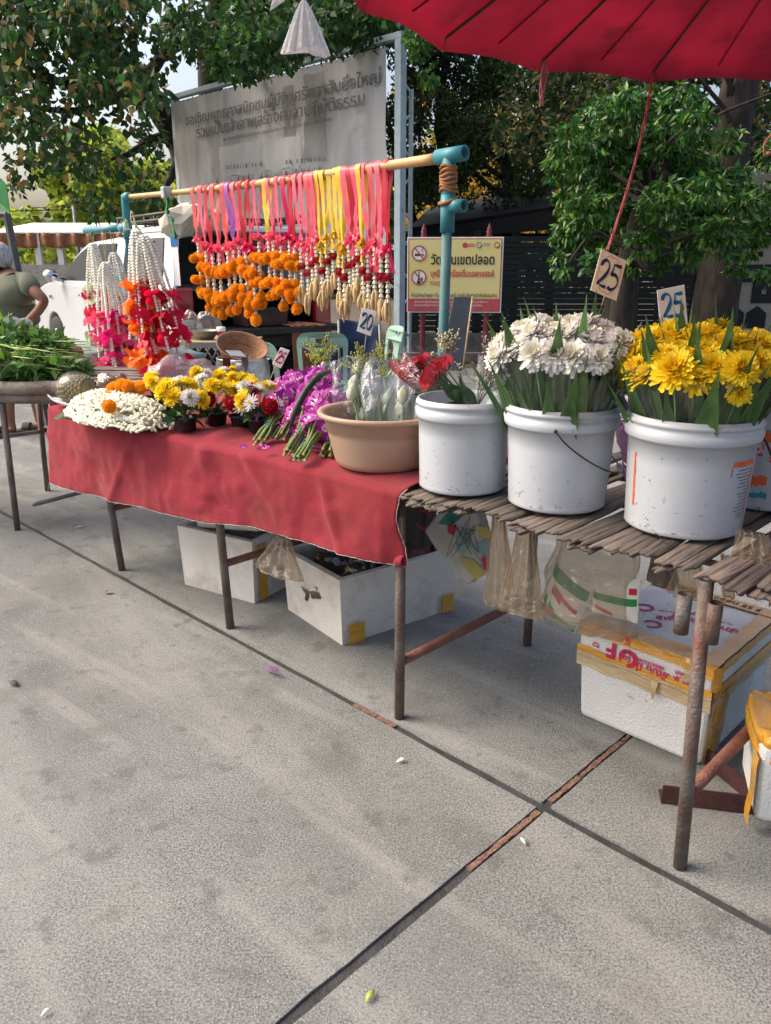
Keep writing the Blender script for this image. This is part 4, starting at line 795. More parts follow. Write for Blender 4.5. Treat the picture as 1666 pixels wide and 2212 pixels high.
# plastic bags inside box B
dkfilm = film('dark_bag_film', (.5, .42, .38), .2, .35, .25, .5, 9, body=.45, bc=(.13, .10, .085))
brfilm = film('brown_bag_film', (.6, .35, .25), .12, .25, .35, .5, 9, body=.7, bc=(.20, .085, .05))
tanfilm = film('tan_thin_bag_film', (.82, .74, .64), .05, .3, .3, .6, 18, body=.13, bc=(.7, .62, .5))
clrfilm = film('clear_bag_film', (.9, .88, .85), .04, .22, .22, .35, 16, body=.10, bc=(.6, .58, .55))
whfilm = film('white_bag_film', (.9, .9, .92), .06, .2, .35, .5, 18, body=.55, bc=(.62, .6, .62))
lilac = film('lilac_bag_film', (.86, .8, .84), .06, .25, .3, .45, 14, body=.22, bc=(.5, .42, .46))
def heap(name, label, cat, c, r, mt, amp=.35, fr=9, sq=.6, seed=0, nu=44, nv=22):
    c = Vector(c)
    def fn(u, v):
        a = u * 2 * PI; b = PI * v; d = Vector((math.cos(a) * math.sin(b), math.sin(a) * math.sin(b), -math.cos(b))); k = 1 + amp * noise.noise(d * 1.6 + Vector((seed, 0, 0))) + amp * .5 * abs(noise.noise(d * 4.5 + Vector((seed, 3, 0)))) + amp * .25 * noise.noise(d * fr + Vector((0, seed, 0)))
        q = d * k; return c + Vector((q.x * r[0], q.y * r[1], max(q.z, -.75) * r[2]))
    m = MB(); m.grid(fn, nu, nv, wrap=True); o = m.build(name, mt); tag(o, label, cat); return o
heap('plastic_bag', 'crumpled dark clear plastic bag inside the large foam box', 'plastic bag', ctrB - dxB * .12 + Z * .17, (.15, .15, .11), dkfilm, seed=2, amp=.5)
heap('plastic_bag', 'brown plastic bag bulging out of the right end of the large foam box', 'plastic bag', ctrB + dxB * .13 + Z * .29, (.15, .15, .15), brfilm, seed=5, amp=.55)
# box C: lidded and taped, printed
cC = T(.815, .405); dxC = -AX; dyC = VX.copy(); LXC, LYC, HC_ = .42, .50, .33
bc = thing('taped_foam_box', 'white foam box with printed lid bound in orange tape behind the right trestle', 'foam box', tuple(cC))
rc = (T(.80, .415), T(.40, .395), T(.40, .90), T(.80, .92))
def bp(u, v, z, g=0): return cC + AX * (-LXC * (1 - u)) * 1.0 + AX * 0 + VX * (LYC * v) + Z * z + AX * 0      # u: 0 left .. 1 right, v: 0 near .. 1 far
def shell(mb, z0, z1, k0, k1):
    ctr = cC - AX * LXC / 2 + VX * LYC / 2; vs = []
    for k, z in ((k0, z0), (k1, z1)):
        for sx, sy in ((-1, -1), (1, -1), (1, 1), (-1, 1)): vs.append(ctr + AX * sx * LXC / 2 * k + VX * sy * LYC / 2 * k + Z * z)
    mb.add(vs, [(3, 2, 1, 0), (4, 5, 6, 7), (0, 1, 5, 4), (1, 2, 6, 5), (2, 3, 7, 6), (3, 0, 4, 7)])
m = MB(); shell(m, 0, .245, .95, 1.0); m.build('box_body', foam_w, bc, bevel=.02, bseg=3)
m = MB(); shell(m, .246, HC_, 1.012, 1.0); m.build('lid', foam_w, bc, bevel=.014, bseg=3)
# orange bands over the lid edges
def band(pts, w_dir, w, name='tape_band', mt=tape, o=.004):
    mb = MB(); P = [Vector(p) + rv(.0012) for p in pts]; mb.strip(P, [p + Vector(w_dir) * w + rv(.0012) for p in P], 0, True); return mb.build(name, mt, bc)
N_ = 22; U0, U1 = -LXC * 1.008, LXC * .008
front = [cC + AX * (U0 + (U1 - U0) * i / N_) for i in range(N_ + 1)]
def fr(z, o=.006): return [p - VX * (o + .0015 * math.sin(i * 1.7)) + Z * (z + .003 * math.sin(i * .9)) for i, p in enumerate(front)]
mb = MB(); mb.strip([p + VX * .075 + Z * (HC_ + .0035) for p in front], [p + VX * .004 + Z * (HC_ + .0035) for p in front]); mb.strip([p + VX * .004 + Z * (HC_ + .0035) for p in front], [p - VX * .005 + Z * (HC_ - .006) for p in front]); mb.strip([p - VX * .005 + Z * (HC_ - .006) for p in front], [p - VX * .0075 + Z * (HC_ - .022 - .012 * (i < 3) - .012 * (i > 17)) for i, p in enumerate(front)]); mb.build('tape_band', tape, bc)
mb = MB(); mb.strip(fr(.262), fr(.236)); mb.build('tape_band', tape, bc)
mb = MB()
for k in range(4): mb.strip(fr(.240 - k * .012, .0075 - k * .0012), fr(.230 - k * .013, .0075 - k * .0012))
mb.build('tape_band', tape_p, bc)
mb = MB(); mb.grid(lambda u, v: cC + AX * (U1 - .085 + u * .055 + .004 * math.sin(v * 5)) - VX * (.0095 + .002 * math.sin(u * 4 + v * 3)) + Z * (.307 - v * .045 * (1 - .3 * u)), 5, 5); mb.build('tape_flap', tape_p, bc)
mb = MB(); mb.grid(lambda u, v: cC + AX * (-.16 + (u - .5) * .022 * (1 - .7 * v)) - VX * (.012 + .006 * math.sin(v * 3)) + Z * (.235 - v * .06), 3, 5); mb.build('tape_flap', tape_p, bc)
# right hand side bands (far side and vertical)
R0 = cC + AX * .004
def sidep(z, n=14, o=.006): return [cC + AX * (o + .0015 * math.sin(i * 1.9)) + VX * (LYC * i / n) + Z * z for i in range(n + 1)]
for z0, z1, mt_ in ((HC_ + .0, HC_ - .03, tape), (.262, .225, tape), (.228, .20, tape_p)): mb = MB(); mb.strip(sidep(z0), sidep(z1)); mb.build('tape_band', mt_, bc)
mb = MB(); mb.strip([p + Z * (HC_ + .0052) + AX * -.002 for p in sidep(0)], [p - AX * .05 + Z * (HC_ + .0052) for p in sidep(0)]); mb.build('tape_band', tape, bc)
mb = MB(); mb.strip([p + Z * (HC_ + .0072) + VX * LYC - VX * .06 for p in front], [p + Z * (HC_ + .0072) + VX * LYC for p in front]); mb.build('tape_band', tape, bc)
for k, (vv, ww, mt_) in enumerate(((.03, .03, tape), (.064, .03, tape), (.01, .02, tape_p), (.098, .03, tape_p))):
    mb = MB(); P = [cC + AX * (.0045 + .004 * (z / .25) + .0015 * math.sin(z * 50 + k) - (.010 * (1 - z / .25))) + VX * vv + Z * z for z in [.012 + .02 * i for i in range(12)]]; mb.strip(P, [p + VX * ww + AX * .001 for p in P]); mb.build('tape_band', mt_, bc)
mb = MB(); mb.grid(lambda u, v: cC + AX * (.002 + .013 * math.sin(u * 3) + .004 * noise.noise(Vector((u * 9, v * 9, 0)))) + VX * (-.012 + .06 * u) + Z * (HC_ + .006 - .075 * v + .006 * noise.noise(Vector((u * 8, v * 8, 4)))), 10, 10); mb.build('tape_knot', tape, bc)
# lettering on the lid and its front
red_ink = mat('crimson_print', (.5, .015, .08), .5, var=.2)
MT = plane_M(cC - AX * LXC + VX * LYC + Z * (HC_ + .0016), AX, -VX)      # reads upside down from the front, as in the photo
def put(mb, s, sz, M, x, y, rot=0, bold=0): q = text_mb(s, sz, thick=.0003, bold=bold); mb.merge(q, M @ Matrix.Translation((x, y, 0)) @ Matrix.Rotation(rot, 4, 'Z'))
MT2 = plane_M(cC + VX * LYC * .0 + Z * (HC_ + .0018), -AX, VX); # alternative frame: origin near right corner, x to the left, y away
MT3 = plane_M(cC - AX * LXC + Z * (HC_ + .0018), AX, VX)
for s_, sz, x, y, r_, b_ in (('C', .075, .165, .15, -2.5, .002), ('C', .075, .09, .25, -2.5, .002), ('F', .07, .035, .26, -2.6, .002), ('F', .06, .23, .43, 2.4, .002), ('สุพันธ์', .04, .19, .22, .35, .0006), ('บริษัท อ.พัฒน์', .045, .3, .27, PI + .1, .0006), ('TEL 0830152764', .013, .3, .31, PI + .1, 0), ('หมายเลข', .03, .22, .31, .9, .0004), ('098-0152764', .014, .16, .27, .5, 0)):
    mb = MB(); put(mb, s_, sz, MT3, x, y, r_, b_); mb.build('lettering', red_ink, bc)
MF = plane_M(cC - AX * LXC * 1.008 - VX * .0065 + Z * .28, AX, Z)
for s_, sz, x, y, r_, b_ in (('F', .07, .115, .0, PI, .003), ('O', .075, .17, -.012, 0, .003), ('บจ TEL:', .03, .165, .012, -PI / 2, .0006), ('ปี', .028, .06, -.002, -PI / 2, .0006), ('0830152764', .017, .24, .0, PI, .0004), ('พัฒน์ มี', .034, .25, -.02, PI, .0008), ('0830328', .016, .345, .004, PI, .0004), ('บจ.พ', .03, .34, -.016, PI, .0006)):
    mb = MB(); put(mb, s_, sz, MF, x, y, r_, b_); mb.build('lettering', red_ink, bc)
mb = MB(); put(mb, '7 5E กล่อง ส่งลำพูน', .036, plane_M(cC - AX * LXC * .5 + VX * (LYC - .03) + Z * (HC_ + .0085), -AX, -VX), -.02, 0, 0); mb.build('lettering', blk_s, bc)
# box D at the right edge
cD = PZ(1606, 1805, 0) ; bd = thing('taped_foam_box', 'white foam box with crumpled orange tape top at the far right edge', 'foam box', tuple(cD))
DX, DY = Vector((.96, -.28, 0)), Vector((.28, .96, 0)); sh_ = MB(); ctr = cD + DX * .18 + DY * .13 + Z * .02
vs = []
for k, z in ((.94, .04), (1.0, .27)):
    for sx, sy in ((-1, -1), (1, -1), (1, 1), (-1, 1)): vs.append(ctr + DX * sx * .17 * k + DY * sy * .13 * k + Z * (z - .02))
sh_.add(vs, [(3, 2, 1, 0), (4, 5, 6, 7), (0, 1, 5, 4), (1, 2, 6, 5), (2, 3, 7, 6), (3, 0, 4, 7)]); sh_.build('box_body', foam_w, bd, bevel=.02, bseg=3)
def crump(u, v):
    a = u * 2 * PI; k = 1.02 + .05 * noise.noise(Vector((math.cos(a) * 2, math.sin(a) * 2, v * 6))); rr_ = lambda c_: (abs(c_) ** .35) * (1 if c_ > 0 else -1)
    f = 1 if v < .55 else (1 - (v - .55) / .45); return ctr + DX * rr_(math.cos(a)) * .172 * k * f + DY * rr_(math.sin(a)) * .132 * k * f + Z * (.195 + min(v, .55) * .13 + .012 * noise.noise(Vector((a * 3, v * 9, 2))) + (.02 * noise.noise(Vector((u * 12, v * 9, 8))) if v > .4 else 0))
mb = MB(); mb.grid(crump, 70, 18, wrap=True); mb.build('tape_wrap', tape, bd)
mb = MB(); P = [ctr - DX * (.174 + .002 * math.sin(i)) - DY * .132 + Z * (.012 + i * .02) for i in range(11)]; mb.strip(P, [p + DY * .04 - DX * .004 for p in P]); mb.build('tape_band', tape, bd)
# ================================================================== buckets and basin
pail = mat('white_bucket_plastic', (.46, .495, .535), .38, var=.03, scale=3, dirt=(.5, .52, .53), dscale=4, dlo=.55, dhi=.8, bump=.03, bscale=30, spec=.5)
spotty(pail, (.12, .12, .11), sc=16, lo=.70, hi=.715, fac=.55); spotty(pail, (.30, .29, .26), sc=42, lo=.66, hi=.70, fac=.45); spotty(pail, (.45, .45, .43), sc=5, lo=.56, hi=.7, fac=.6)
handle_m = mat('black_handle_wire', (.02, .02, .02), .4); grip_m = mat('grey_grip', (.4, .4, .38), .6)
or_p = mat('orange_label_print', (.75, .13, .03), .5, var=.1); rd_p = mat('red_label_print', (.6, .03, .05), .5, c2=(.66, .6, .6), scale=120, contrast=(.45, .55)); bl_p = mat('teal_label_print', (.02, .3, .38), .5, var=.2)
BK = []
def bucket(label, px, py, rt, rb, h, hand=None):
    w_ = stand_at(px, py, rb) - O0; s, v = w_.dot(AX), w_.dot(VX)
    t = thing('bucket', label, 'bucket', tuple(T(s, v, .781))); o = T(s, v, .781)
    def rr_(z): return rb + (rt * .955 - rb) * z / h
    prof = [(rb - .012, .006), (rb - .004, 0), (rb + .001, .004), (rb, .012), (rr_(.02), .022), (rr_(h * .3), h * .3), (rr_(h * .6), h * .6), (rr_(h - .055), h - .055), (rt * .985, h - .054), (rt, h - .05), (rt + .003, h - .03), (rt - .002, h - .028), (rt - .003, h - .018), (rt + .0015, h - .016), (rt + .001, h - .008), (rt - .004, h - .006), (rt - .004, h), (rt - .009, h), (rt - .0095, h - .01), (rb - .004, .012), (.001, .011)]
    m = MB(); m.lathe(prof, 64, o); m.add([o + Vector((math.cos(2 * PI * k / 64) * (rb - .012), math.sin(2 * PI * k / 64) * (rb - .012), .006)) for k in range(64)], [tuple(range(64))[::-1]]); m.build('pail', pail, t)
    if hand is not None:
        a0, a1, dz = hand; P0 = o + Vector((math.cos(a0) * (rt + .004), math.sin(a0) * (rt + .004), h - .045)); P1 = o + Vector((math.cos(a1) * (rt + .004), math.sin(a1) * (rt + .004), h - .045))
        P = []
        for i in range(25):
            u = i / 24; a = a0 + (a1 - a0) * u; q = math.sin(PI * u) ** .8; r_ = rt + .008 + .004 * q; P.append(o + Vector((math.cos(a) * r_, math.sin(a) * r_, h - .045 - dz * q)))
        m = MB(); m.tube(P, .0021, 8); m.ball(P[0], .005, 8, 5); hd_ = m.build('handle', handle_m, t)
        m = MB(); m.tube(P[11:15] if len(hand) < 4 else P[11:14], .0065, 10); m.build('grip', grip_m, hd_)
    BK.append((t, s, v, rt, rb, h)); return t, o, rr_
b1 = bucket('white bucket beside the tan basin holding the rose bunches', 997, 1073, .136, .124, .258)
b2 = bucket('white bucket with a black wire handle holding white chrysanthemums', 1199, 1112, .149, .129, .268, (-1.87, 1.27, .125))
b3 = bucket('white bucket with a worn orange bordered label holding yellow chrysanthemums', 1468, 1166, .157, .138, .278, None)
b4 = bucket('white printed bucket behind the yellow flower bucket at the right edge', 1640, 1104, .157, .139, .27, None)
def cyl_patch(mb, B, a0, a1, z0, z1, mi=0, off=.0012, n=10, zt=None, jag=0):
    t, o, rr_ = B; P = []; Q = []
    for i in range(n + 1):
        a = a0 + (a1 - a0) * i / n; j0 = jag * noise.noise(Vector((a * 30, z0 * 50, 0))); j1 = jag * noise.noise(Vector((a * 30, z1 * 50, 7)))
        za, zb = z0 + j0, z1 + j1; P.append(o + Vector((math.cos(a) * (rr_(za) + off), math.sin(a) * (rr_(za) + off), za))); Q.append(o + Vector((math.cos(a) * (rr_(zb) + off), math.sin(a) * (rr_(zb) + off), zb)))
    mb.strip(P, Q, mi, True)
m = MB(); A0, A1 = -1.25, -.70
cyl_patch(m, b3, A0 + .02, A1, .176, .188, 0, jag=.003, n=16)
for k in range(16): z = .178 - k * .0105; cyl_patch(m, b3, A1 - .028 + .006 * noise.noise(Vector((k * 2.0, 0, 0))), A1, z - .0105, z, 0, n=3)
cyl_patch(m, b3, A0 - .0, A0 + .012, .152, .175, 1, n=2); rg = random.Random(5)
m.build('label_border', [or_p, blk_s], b3[0])
m = MB()
for k in range(15):
    z = .166 - k * .0082
    a = A1 - .05 - rg.uniform(.15, .33) * (1 if k > 2 else 1.3)
    while a < A1 - .045: w = rg.uniform(.008, .03); cyl_patch(m, b3, a, min(a + w, A1 - .04), z, z + .0022, 0, n=2); a += w + rg.uniform(.004, .012)
m.build('label_small_print', blk_s, b3[0])
m = MB()
for k in range(12): z = .19 - k * .011; cyl_patch(m, b3, -2.93, -2.93 + .05 + .035 * noise.noise(Vector((k * 1.3, 0, 0))), z - .011, z, 0, n=3)
m.build('label_border', or_p, b3[0])
m = MB(); cyl_patch(m, b4, -2.6, -.6, .185, .21, 0, n=30); cyl_patch(m, b4, -2.45, -2.1, .145, .18, 1, n=10, jag=.006); cyl_patch(m, b4, -2.0, -1.5, .13, .175, 1, n=10, jag=.004); cyl_patch(m, b4, -2.25, -1.98, .07, .095, 0, n=10, jag=.012); cyl_patch(m, b4, -2.28, -1.95, .035, .05, 2, n=10, jag=.008); m.build('printed_label', [or_p, rd_p, bl_p], b4[0])
m = MB(); t, o, rr_ = b3; P = []
for i in range(17): u = i / 16; a = -.50 + .35 * u; q = math.sin(PI * u); P.append(o + Vector((math.cos(a) * (.163 + .035 * q), math.sin(a) * (.163 + .035 * q), .225 - .075 * q)))
m.tube(P, .0021, 8); m.build('handle', handle_m, t)
rg = random.Random(12)
for B in (b1, b2, b3, b4):
    m = MB()
    for k in range(60):
        a = rg.uniform(-3.1, .1); z = .012 + .06 * rg.random() ** 2.2 if k < 42 else rg.uniform(.03, .2); w = rg.uniform(.01, .07) if k < 42 else rg.uniform(.01, .04); cyl_patch(m, B, a, a + w, z, z + rg.uniform(.0006, .0022), 0, off=.0008, n=3, jag=.002)
    m.build('scuff_marks', mat('scuff_grey', (.18, .18, .17), .8, var=.4) if B is b1 else bpy.data.materials['scuff_grey'], B[0], kind='stuff')
# tan basin
tan = mat('tan_plastic', (.40, .265, .185), .45, var=.05, scale=3, bump=.03, bscale=40, dirt=(.33, .21, .15), dscale=3, dlo=.55, dhi=.8)
o = stand_at(826, 1025, .15, .787); bs = thing('plastic_basin', 'tan plastic basin holding wrapped white lotus buds', 'basin', tuple(o))
m = MB(); m.lathe([(.001, .002), (.135, 0), (.146, .006), (.153, .022), (.172, .1), (.176, .118), (.179, .119), (.183, .15), (.192, .152), (.203, .158), (.206, .165), (.203, .172), (.192, .172), (.184, .166), (.178, .145), (.168, .1), (.149, .02), (.14, .008), (.001, .006)], 72, o); m.build('basin', tan, bs)

# ================================================================== garland rack
teal = mat('teal_plastic_pipe', (.035, .22, .27), .45, var=.12, scale=6, dirt=(.12, .22, .22), dscale=9, dlo=.5, dhi=.7)
teal_d = mat('grey_teal_pipe', (.06, .17, .18), .6, var=.15, dirt=(.1, .13, .12), dscale=8)
gpipe = mat('grey_post', (.1, .11, .125), .55, var=.12); bam_y = mat('yellow_bamboo_rod', (.42, .27, .11), .5, c2=(.55, .38, .18), scale=5, stretch=(1, 1, 1), dirt=(.25, .15, .06), dscale=9, dlo=.6, dhi=.7)
rub_m = mat('brown_rubber_strap', (.28, .12, .04), .7, var=.25, bump=.3)
rk = thing('garland_rack', 'rack of a bamboo rod between two teal plastic pipe posts from which the garlands hang', 'rack', tuple(T(-1.6, .75)))
V0 = .75; ZR = 1.757
pL, pR = PV(278, 425, V0), PV(945, 342, V0); sL = (pL - O0).dot(AX); sR = (pR - O0).dot(AX)
m = MB(); P = [pL.lerp(pR, i / 40) + Z * (-.012 * math.sin(PI * i / 40)) for i in range(41)]; rs = [.0125 + .0065 * i / 40 + (.0012 if i % 8 == 0 else 0) for i in range(41)]; m.tube(P, rs, 14); m.build('rod', bam_y, rk)
def rod_at(s): t = (s - sL) / (sR - sL); return pL.lerp(pR, t) + Z * (-.012 * math.sin(PI * max(0, min(1, t))))
base = T(sR + .02, V0, .78); tp_ = PV(970, 338, V0)
px = (tp_ - O0).dot(AX)
m = MB(); m.pipe(T(px - .02, V0, .5), T(px, V0, 1.58), .0195, .017, 18); m.build('post', teal_d, rk)
m = MB(); m.pipe(T(px, V0, 1.555), T(px, V0, tp_.z - .005), .0245, .018, 20); m.pipe(T(px - .055, V0, tp_.z + .002), T(px + .075, V0, tp_.z + .006), .0265, .019, 22); m.tube([T(px - .05, V0, tp_.z + .002), T(px + .04, V0, tp_.z + .005)], .0185, 14); m.build('tee_fitting', teal, rk)
q = PV(985, 445, V0); m = MB(); m.pipe(T(px + .0, V0, q.z), T(px + .078, V0, q.z), .0235, .017, 20); m.pipe(T(px, V0, q.z - .09), T(px, V0, q.z + .04), .0265, .02, 20); m.build('tee_fitting', teal, rk)
m = MB()
for k in range(7): z = q.z + .055 + k * .013; m.tube([T(px, V0, z) + Vector((math.cos(a) * .028, math.sin(a) * .028, .006 * math.sin(a * 2 + k))) for a in [2 * PI * i / 18 for i in range(18)]], .0062, 6, closed=True)
m.tube([T(px, V0, q.z + .02) + Vector((math.cos(a) * .031, math.sin(a) * .031, .012 * math.sin(a + 1))) for a in [2 * PI * i / 18 for i in range(18)]], .007, 6, closed=True)
m.build('rubber_strap', rub_m, rk)
# left post, elbow and stub
q2 = PV(272, 492, V0); zl = q2.z; m = MB(); m.tube([T(sL - .06, V0, .3), T(sL - .045, V0, 1.45)], .019, 14); m.build('post', gpipe, rk)
m = MB(); m.tube([T(sL - .045, V0, 1.40), T(sL - .045, V0, pL.z - .02), T(sL - .04, V0, pL.z), T(sL - .02, V0, pL.z + .002), T(sL + .015, V0, pL.z)], [.021, .021, .024, .024, .0225], 16); m.tube([T(sL - .045, V0, pL.z - .15), T(sL - .045, V0, pL.z - .07)], .0175, 14); m.tube([T(sL - .045, V0, zl - .06), T(sL - .045, V0, zl + .03)], .0265, 14); m.tube([T(sL - .12, V0, zl), T(sL - .05, V0, zl)], .025, 14); m.build('elbow_fitting', teal, rk)
sE = (PV(184, 493, V0) - O0).dot(AX); m = MB(); m.pipe(T(sE, V0, zl), T(sL - .1, V0, zl), .02, .0165, 18); m.build('stub_pipe', teal, rk)

# ================================================================== flower building blocks
def petal(mb, M, L, W, curl=.3, cup=.2, tipw=.45, mi=0, seg=3, base=.35):
    vs = []; n = seg + 1
    for i in range(n):
        t = i / seg; x = L * t * (1 - .15 * abs(curl) * t); z = curl * L * t * t; w = W * (base + (1 - base) * math.sin(min(1, t * 1.35) * PI / 2)) if t < .75 else W * (tipw + (1 - tipw) * (1 - (t - .75) / .25))
        vs += [(x, -w / 2, z + cup * w * .5), (x, 0, z), (x, w / 2, z + cup * w * .5)]
    fs = []
    for i in range(seg): a = i * 3; fs += [(a, a + 1, a + 4, a + 3), (a + 1, a + 2, a + 5, a + 4)]
    mb.add(vs, fs, mi, True, M)
def mum(seed, layers, L0=1.0, W=.15, drop=0, mi=0, ctr=1, loose=.12):
    rg = random.Random(seed); mb = MB(); nl = len(layers)
    for k, n in enumerate(layers):
        t = k / max(1, nl - 1); el = math.radians(-8 - drop + 78 * t)
        for j in range(n):
            a = 2 * PI * (j + .5 * (k % 2)) / n + rg.uniform(-loose, loose); e = el + rg.uniform(-.14, .14); L = L0 * (1 - .5 * t) * rg.uniform(.86, 1.08)
            M = Matrix.Rotation(a, 4, 'Z') @ Matrix.Rotation(-e, 4, 'Y') @ Matrix.Translation((.05 * L0, 0, 0)); petal(mb, M, L, W * L0 * rg.uniform(.85, 1.15), rg.uniform(.1, .35), .5, .5, 1 if (ctr and t > .75) else mi)
    mb.ball((0, 0, .05 * L0), .17 * L0, 8, 5, 1 if ctr else mi); mb.tube([(0, 0, -.25 * L0), (0, 0, -.02)], [.05 * L0, .13 * L0], 7, 2); return mb
def pom(seed, n=110, r=1.0, W=.3):            # marigold / carnation ball
    rg = random.Random(seed); mb = MB(); mb.ball((0, 0, 0), r * .72, 10, 8)
    for i in range(n):
        z = 1 - 2 * (i + .5) / n; a = i * 2.39996; q = math.sqrt(1 - z * z); d = Vector((q * math.cos(a), q * math.sin(a), z)); M = TRS(d * r * .6, d, rg.uniform(0, 6.3)); w = W * r * rg.uniform(.7, 1.2); h = r * rg.uniform(.3, .46)
        vs = []
        for t in range(4): x = (t / 3 - .5) * w; vs += [(x * .5, .04 * math.sin(t * 2.5), 0), (x, .1 * r * math.sin(t * 2.1 + i), h * (1 + .12 * ((t % 2) * 2 - 1)))]
        mb.add(vs, [(t * 2, t * 2 + 2, t * 2 + 3, t * 2 + 1) for t in range(3)], 0, False, M)
    return mb
def rose(seed, n=16):
    rg = random.Random(seed); mb = MB()
    for k in range(n):
        t = k / (n - 1); r_ = .18 + .62 * t; a0 = k * 2.4; w = 1.9 - .5 * t; h = 1.0 - .25 * t
        def fn(u, v, r_=r_, a0=a0, w=w, t=t):
            a = a0 + (u - .5) * w; rad = r_ * (.35 + .75 * math.sin(min(1, v * 1.15) * PI / 2)) + (.22 * t * max(0, v - .65) / .35); z = -.55 + (1.05 - .25 * t) * v * (1 - .14 * (2 * u - 1) ** 2) ; return Vector((math.cos(a) * rad, math.sin(a) * rad, z))
        mb.grid(fn, 5, 5)
    for k in range(5): petal(mb, Matrix.Rotation(k * 1.257, 4, 'Z') @ Matrix.Translation((.1, 0, -.55)), .5, .25, .2, mi=1)
    return mb
yel_m = mat('yellow_petal', (.92, .74, .035), .55, var=.06, rnd=.08, trans=.3); yel2_m = mat('deep_yellow_petal', (.90, .64, .015), .6, var=.08, trans=.2)
whi_m = mat('white_petal', (.88, .87, .84), .6, var=.06, rnd=.05, trans=.3); cre_m = mat('cream_petal_centre', (.76, .74, .60), .6, var=.1, trans=.2); grn_m = mat('green_stem', (.09, .17, .04), .5, var=.3)
mar_m = mat('marigold_orange', (.88, .34, .008), .6, c2=(.95, .50, .02), scale=40, rnd=.12, trans=.25); red_m = mat('crimson_petal', (.42, .006, .02), .6, var=.25, scale=30, trans=.2); rose_m = mat('rose_red_petal', (.45, .008, .03), .5, var=.3, scale=20, trans=.2)
pkr_m = mat('pink_rose_petal', (.75, .35, .28), .55, var=.1, trans=.3); leaf_m = mat('bouquet_leaf', (.045, .11, .03), .42, c2=(.09, .18, .055), scale=6, stretch=(12, 12, 1), rnd=.25, trans=.2, spec=.45)
leafp_m = mat('pot_leaf', (.03, .09, .025), .5, var=.3, rnd=.3, trans=.2)
Y_M = [mum(i, (21, 21, 20, 18, 15, 12, 8), W=.25, drop=10).mesh('chrysanthemum', [yel_m, yel2_m, grn_m]) for i in range(3)]
W_M = [mum(10 + i, (19, 19, 18, 17, 14, 11, 7), W=.28, drop=20, loose=.2).mesh('chrysanthemum', [whi_m, cre_m, grn_m]) for i in range(3)]
YW_M = mum(30, (14, 13, 12, 9, 6), W=.18).mesh('chrysanthemum', [whi_m, yel_m, grn_m])
BUD_M = mum(31, (6, 6, 5), W=.4, drop=-40, ctr=0).mesh('bud', [whi_m, whi_m, grn_m])
RED_M = pom(1, 130, W=.34).mesh('carnation', red_m); MAR_M = [pom(2 + i, 150, W=.26).mesh('marigold', mar_m) for i in range(2)]
ROSE_M = rose(1).mesh('rose', [rose_m, grn_m]); PROSE_M = rose(2).mesh('rose', [pkr_m, grn_m]); GROSE_M = pom(9, 60, W=.6).mesh('rose_bud', rose_m)
def blade(L, W, bend, twist=0, n=10, fold=.25, nm='leaf', mt=None, wav=0):
    mb = MB(); vs = []
    for i in range(n + 1):
        t = i / n; w = W * math.sin(PI * t ** .75) * (1 - t ** 8) + .0015; x = bend * L * t * t; z = L * t * (1 - .2 * abs(bend) * t); a = twist * t
        for sgn in (-1, 0, 1): vs.append((x + (fold * w * .5 if sgn else 0) + wav * math.sin(t * 9 + sgn), sgn * w / 2 * math.cos(a), z + sgn * w / 2 * math.sin(a)))
    mb.add(vs, [(i * 3 + k, i * 3 + k + 1, i * 3 + k + 4, i * 3 + k + 3) for i in range(n) for k in range(2)], 0, True); return mb.mesh(nm, mt or leaf_m)
BL_M = [blade(.34, .05, .12), blade(.30, .042, -.1, .4), blade(.36, .055, .2, -.3)]
cello = film('cellophane', (.96, .97, .97), .035, .2, .10, .5, 12, body=.012, bc=(.8, .82, .85))
# ================================================================== garlands on the rod
rib = {k: mat(k + '_ribbon', c, .35, var=.08, trans=.35, spec=.5) for k, c in dict(pink=(.90, .15, .24), salmon=(.86, .16, .17), red=(.62, .03, .05), yellow=(.85, .62, .08), purple=(.42, .12, .5), magenta=(.75, .03, .14)).items()}
jas_m = mat('jasmine_bud', (.62, .55, .40), .6, c2=(.74, .70, .58), scale=60); tas_m = mat('champak_bud', (.55, .38, .17), .6, c2=(.66, .52, .28), scale=30, trans=.15)
def bow_mesh(seed, mt):
    rg = random.Random(seed); mb = MB()
    for k in range(16):
        d = Vector((rg.uniform(-1, 1), rg.uniform(-1, 1), rg.uniform(-.6, .8))).normalized(); M = TRS((0, 0, 0), d, rg.uniform(0, 6)); L = .036 * rg.uniform(.7, 1.1); w = .014
        mb.add([(0, 0, 0), (-w, 0, L * .45), (0, .004, L), (w, 0, L * .45), (0, -.006, L * .5)], [(0, 1, 4), (1, 2, 4), (2, 3, 4), (3, 0, 4)], 0, False, M)
    for k in range(3):
        x0 = rg.uniform(-.015, .015); a = rg.uniform(0, 6); L = rg.uniform(.05, .085); mb.strip([Vector((x0 + math.cos(a) * .008 + .02 * t * math.cos(a), math.sin(a) * .02 * t, -L * t)) for t in (0, .3, .6, 1)], [Vector((x0 - math.cos(a) * .008 + .02 * t * math.cos(a), -math.sin(a) * .008 + math.sin(a) * .02 * t, -L * t * (.9 if t == 1 else 1))) for t in (0, .3, .6, 1)])
    return mb.mesh('bow', mt)
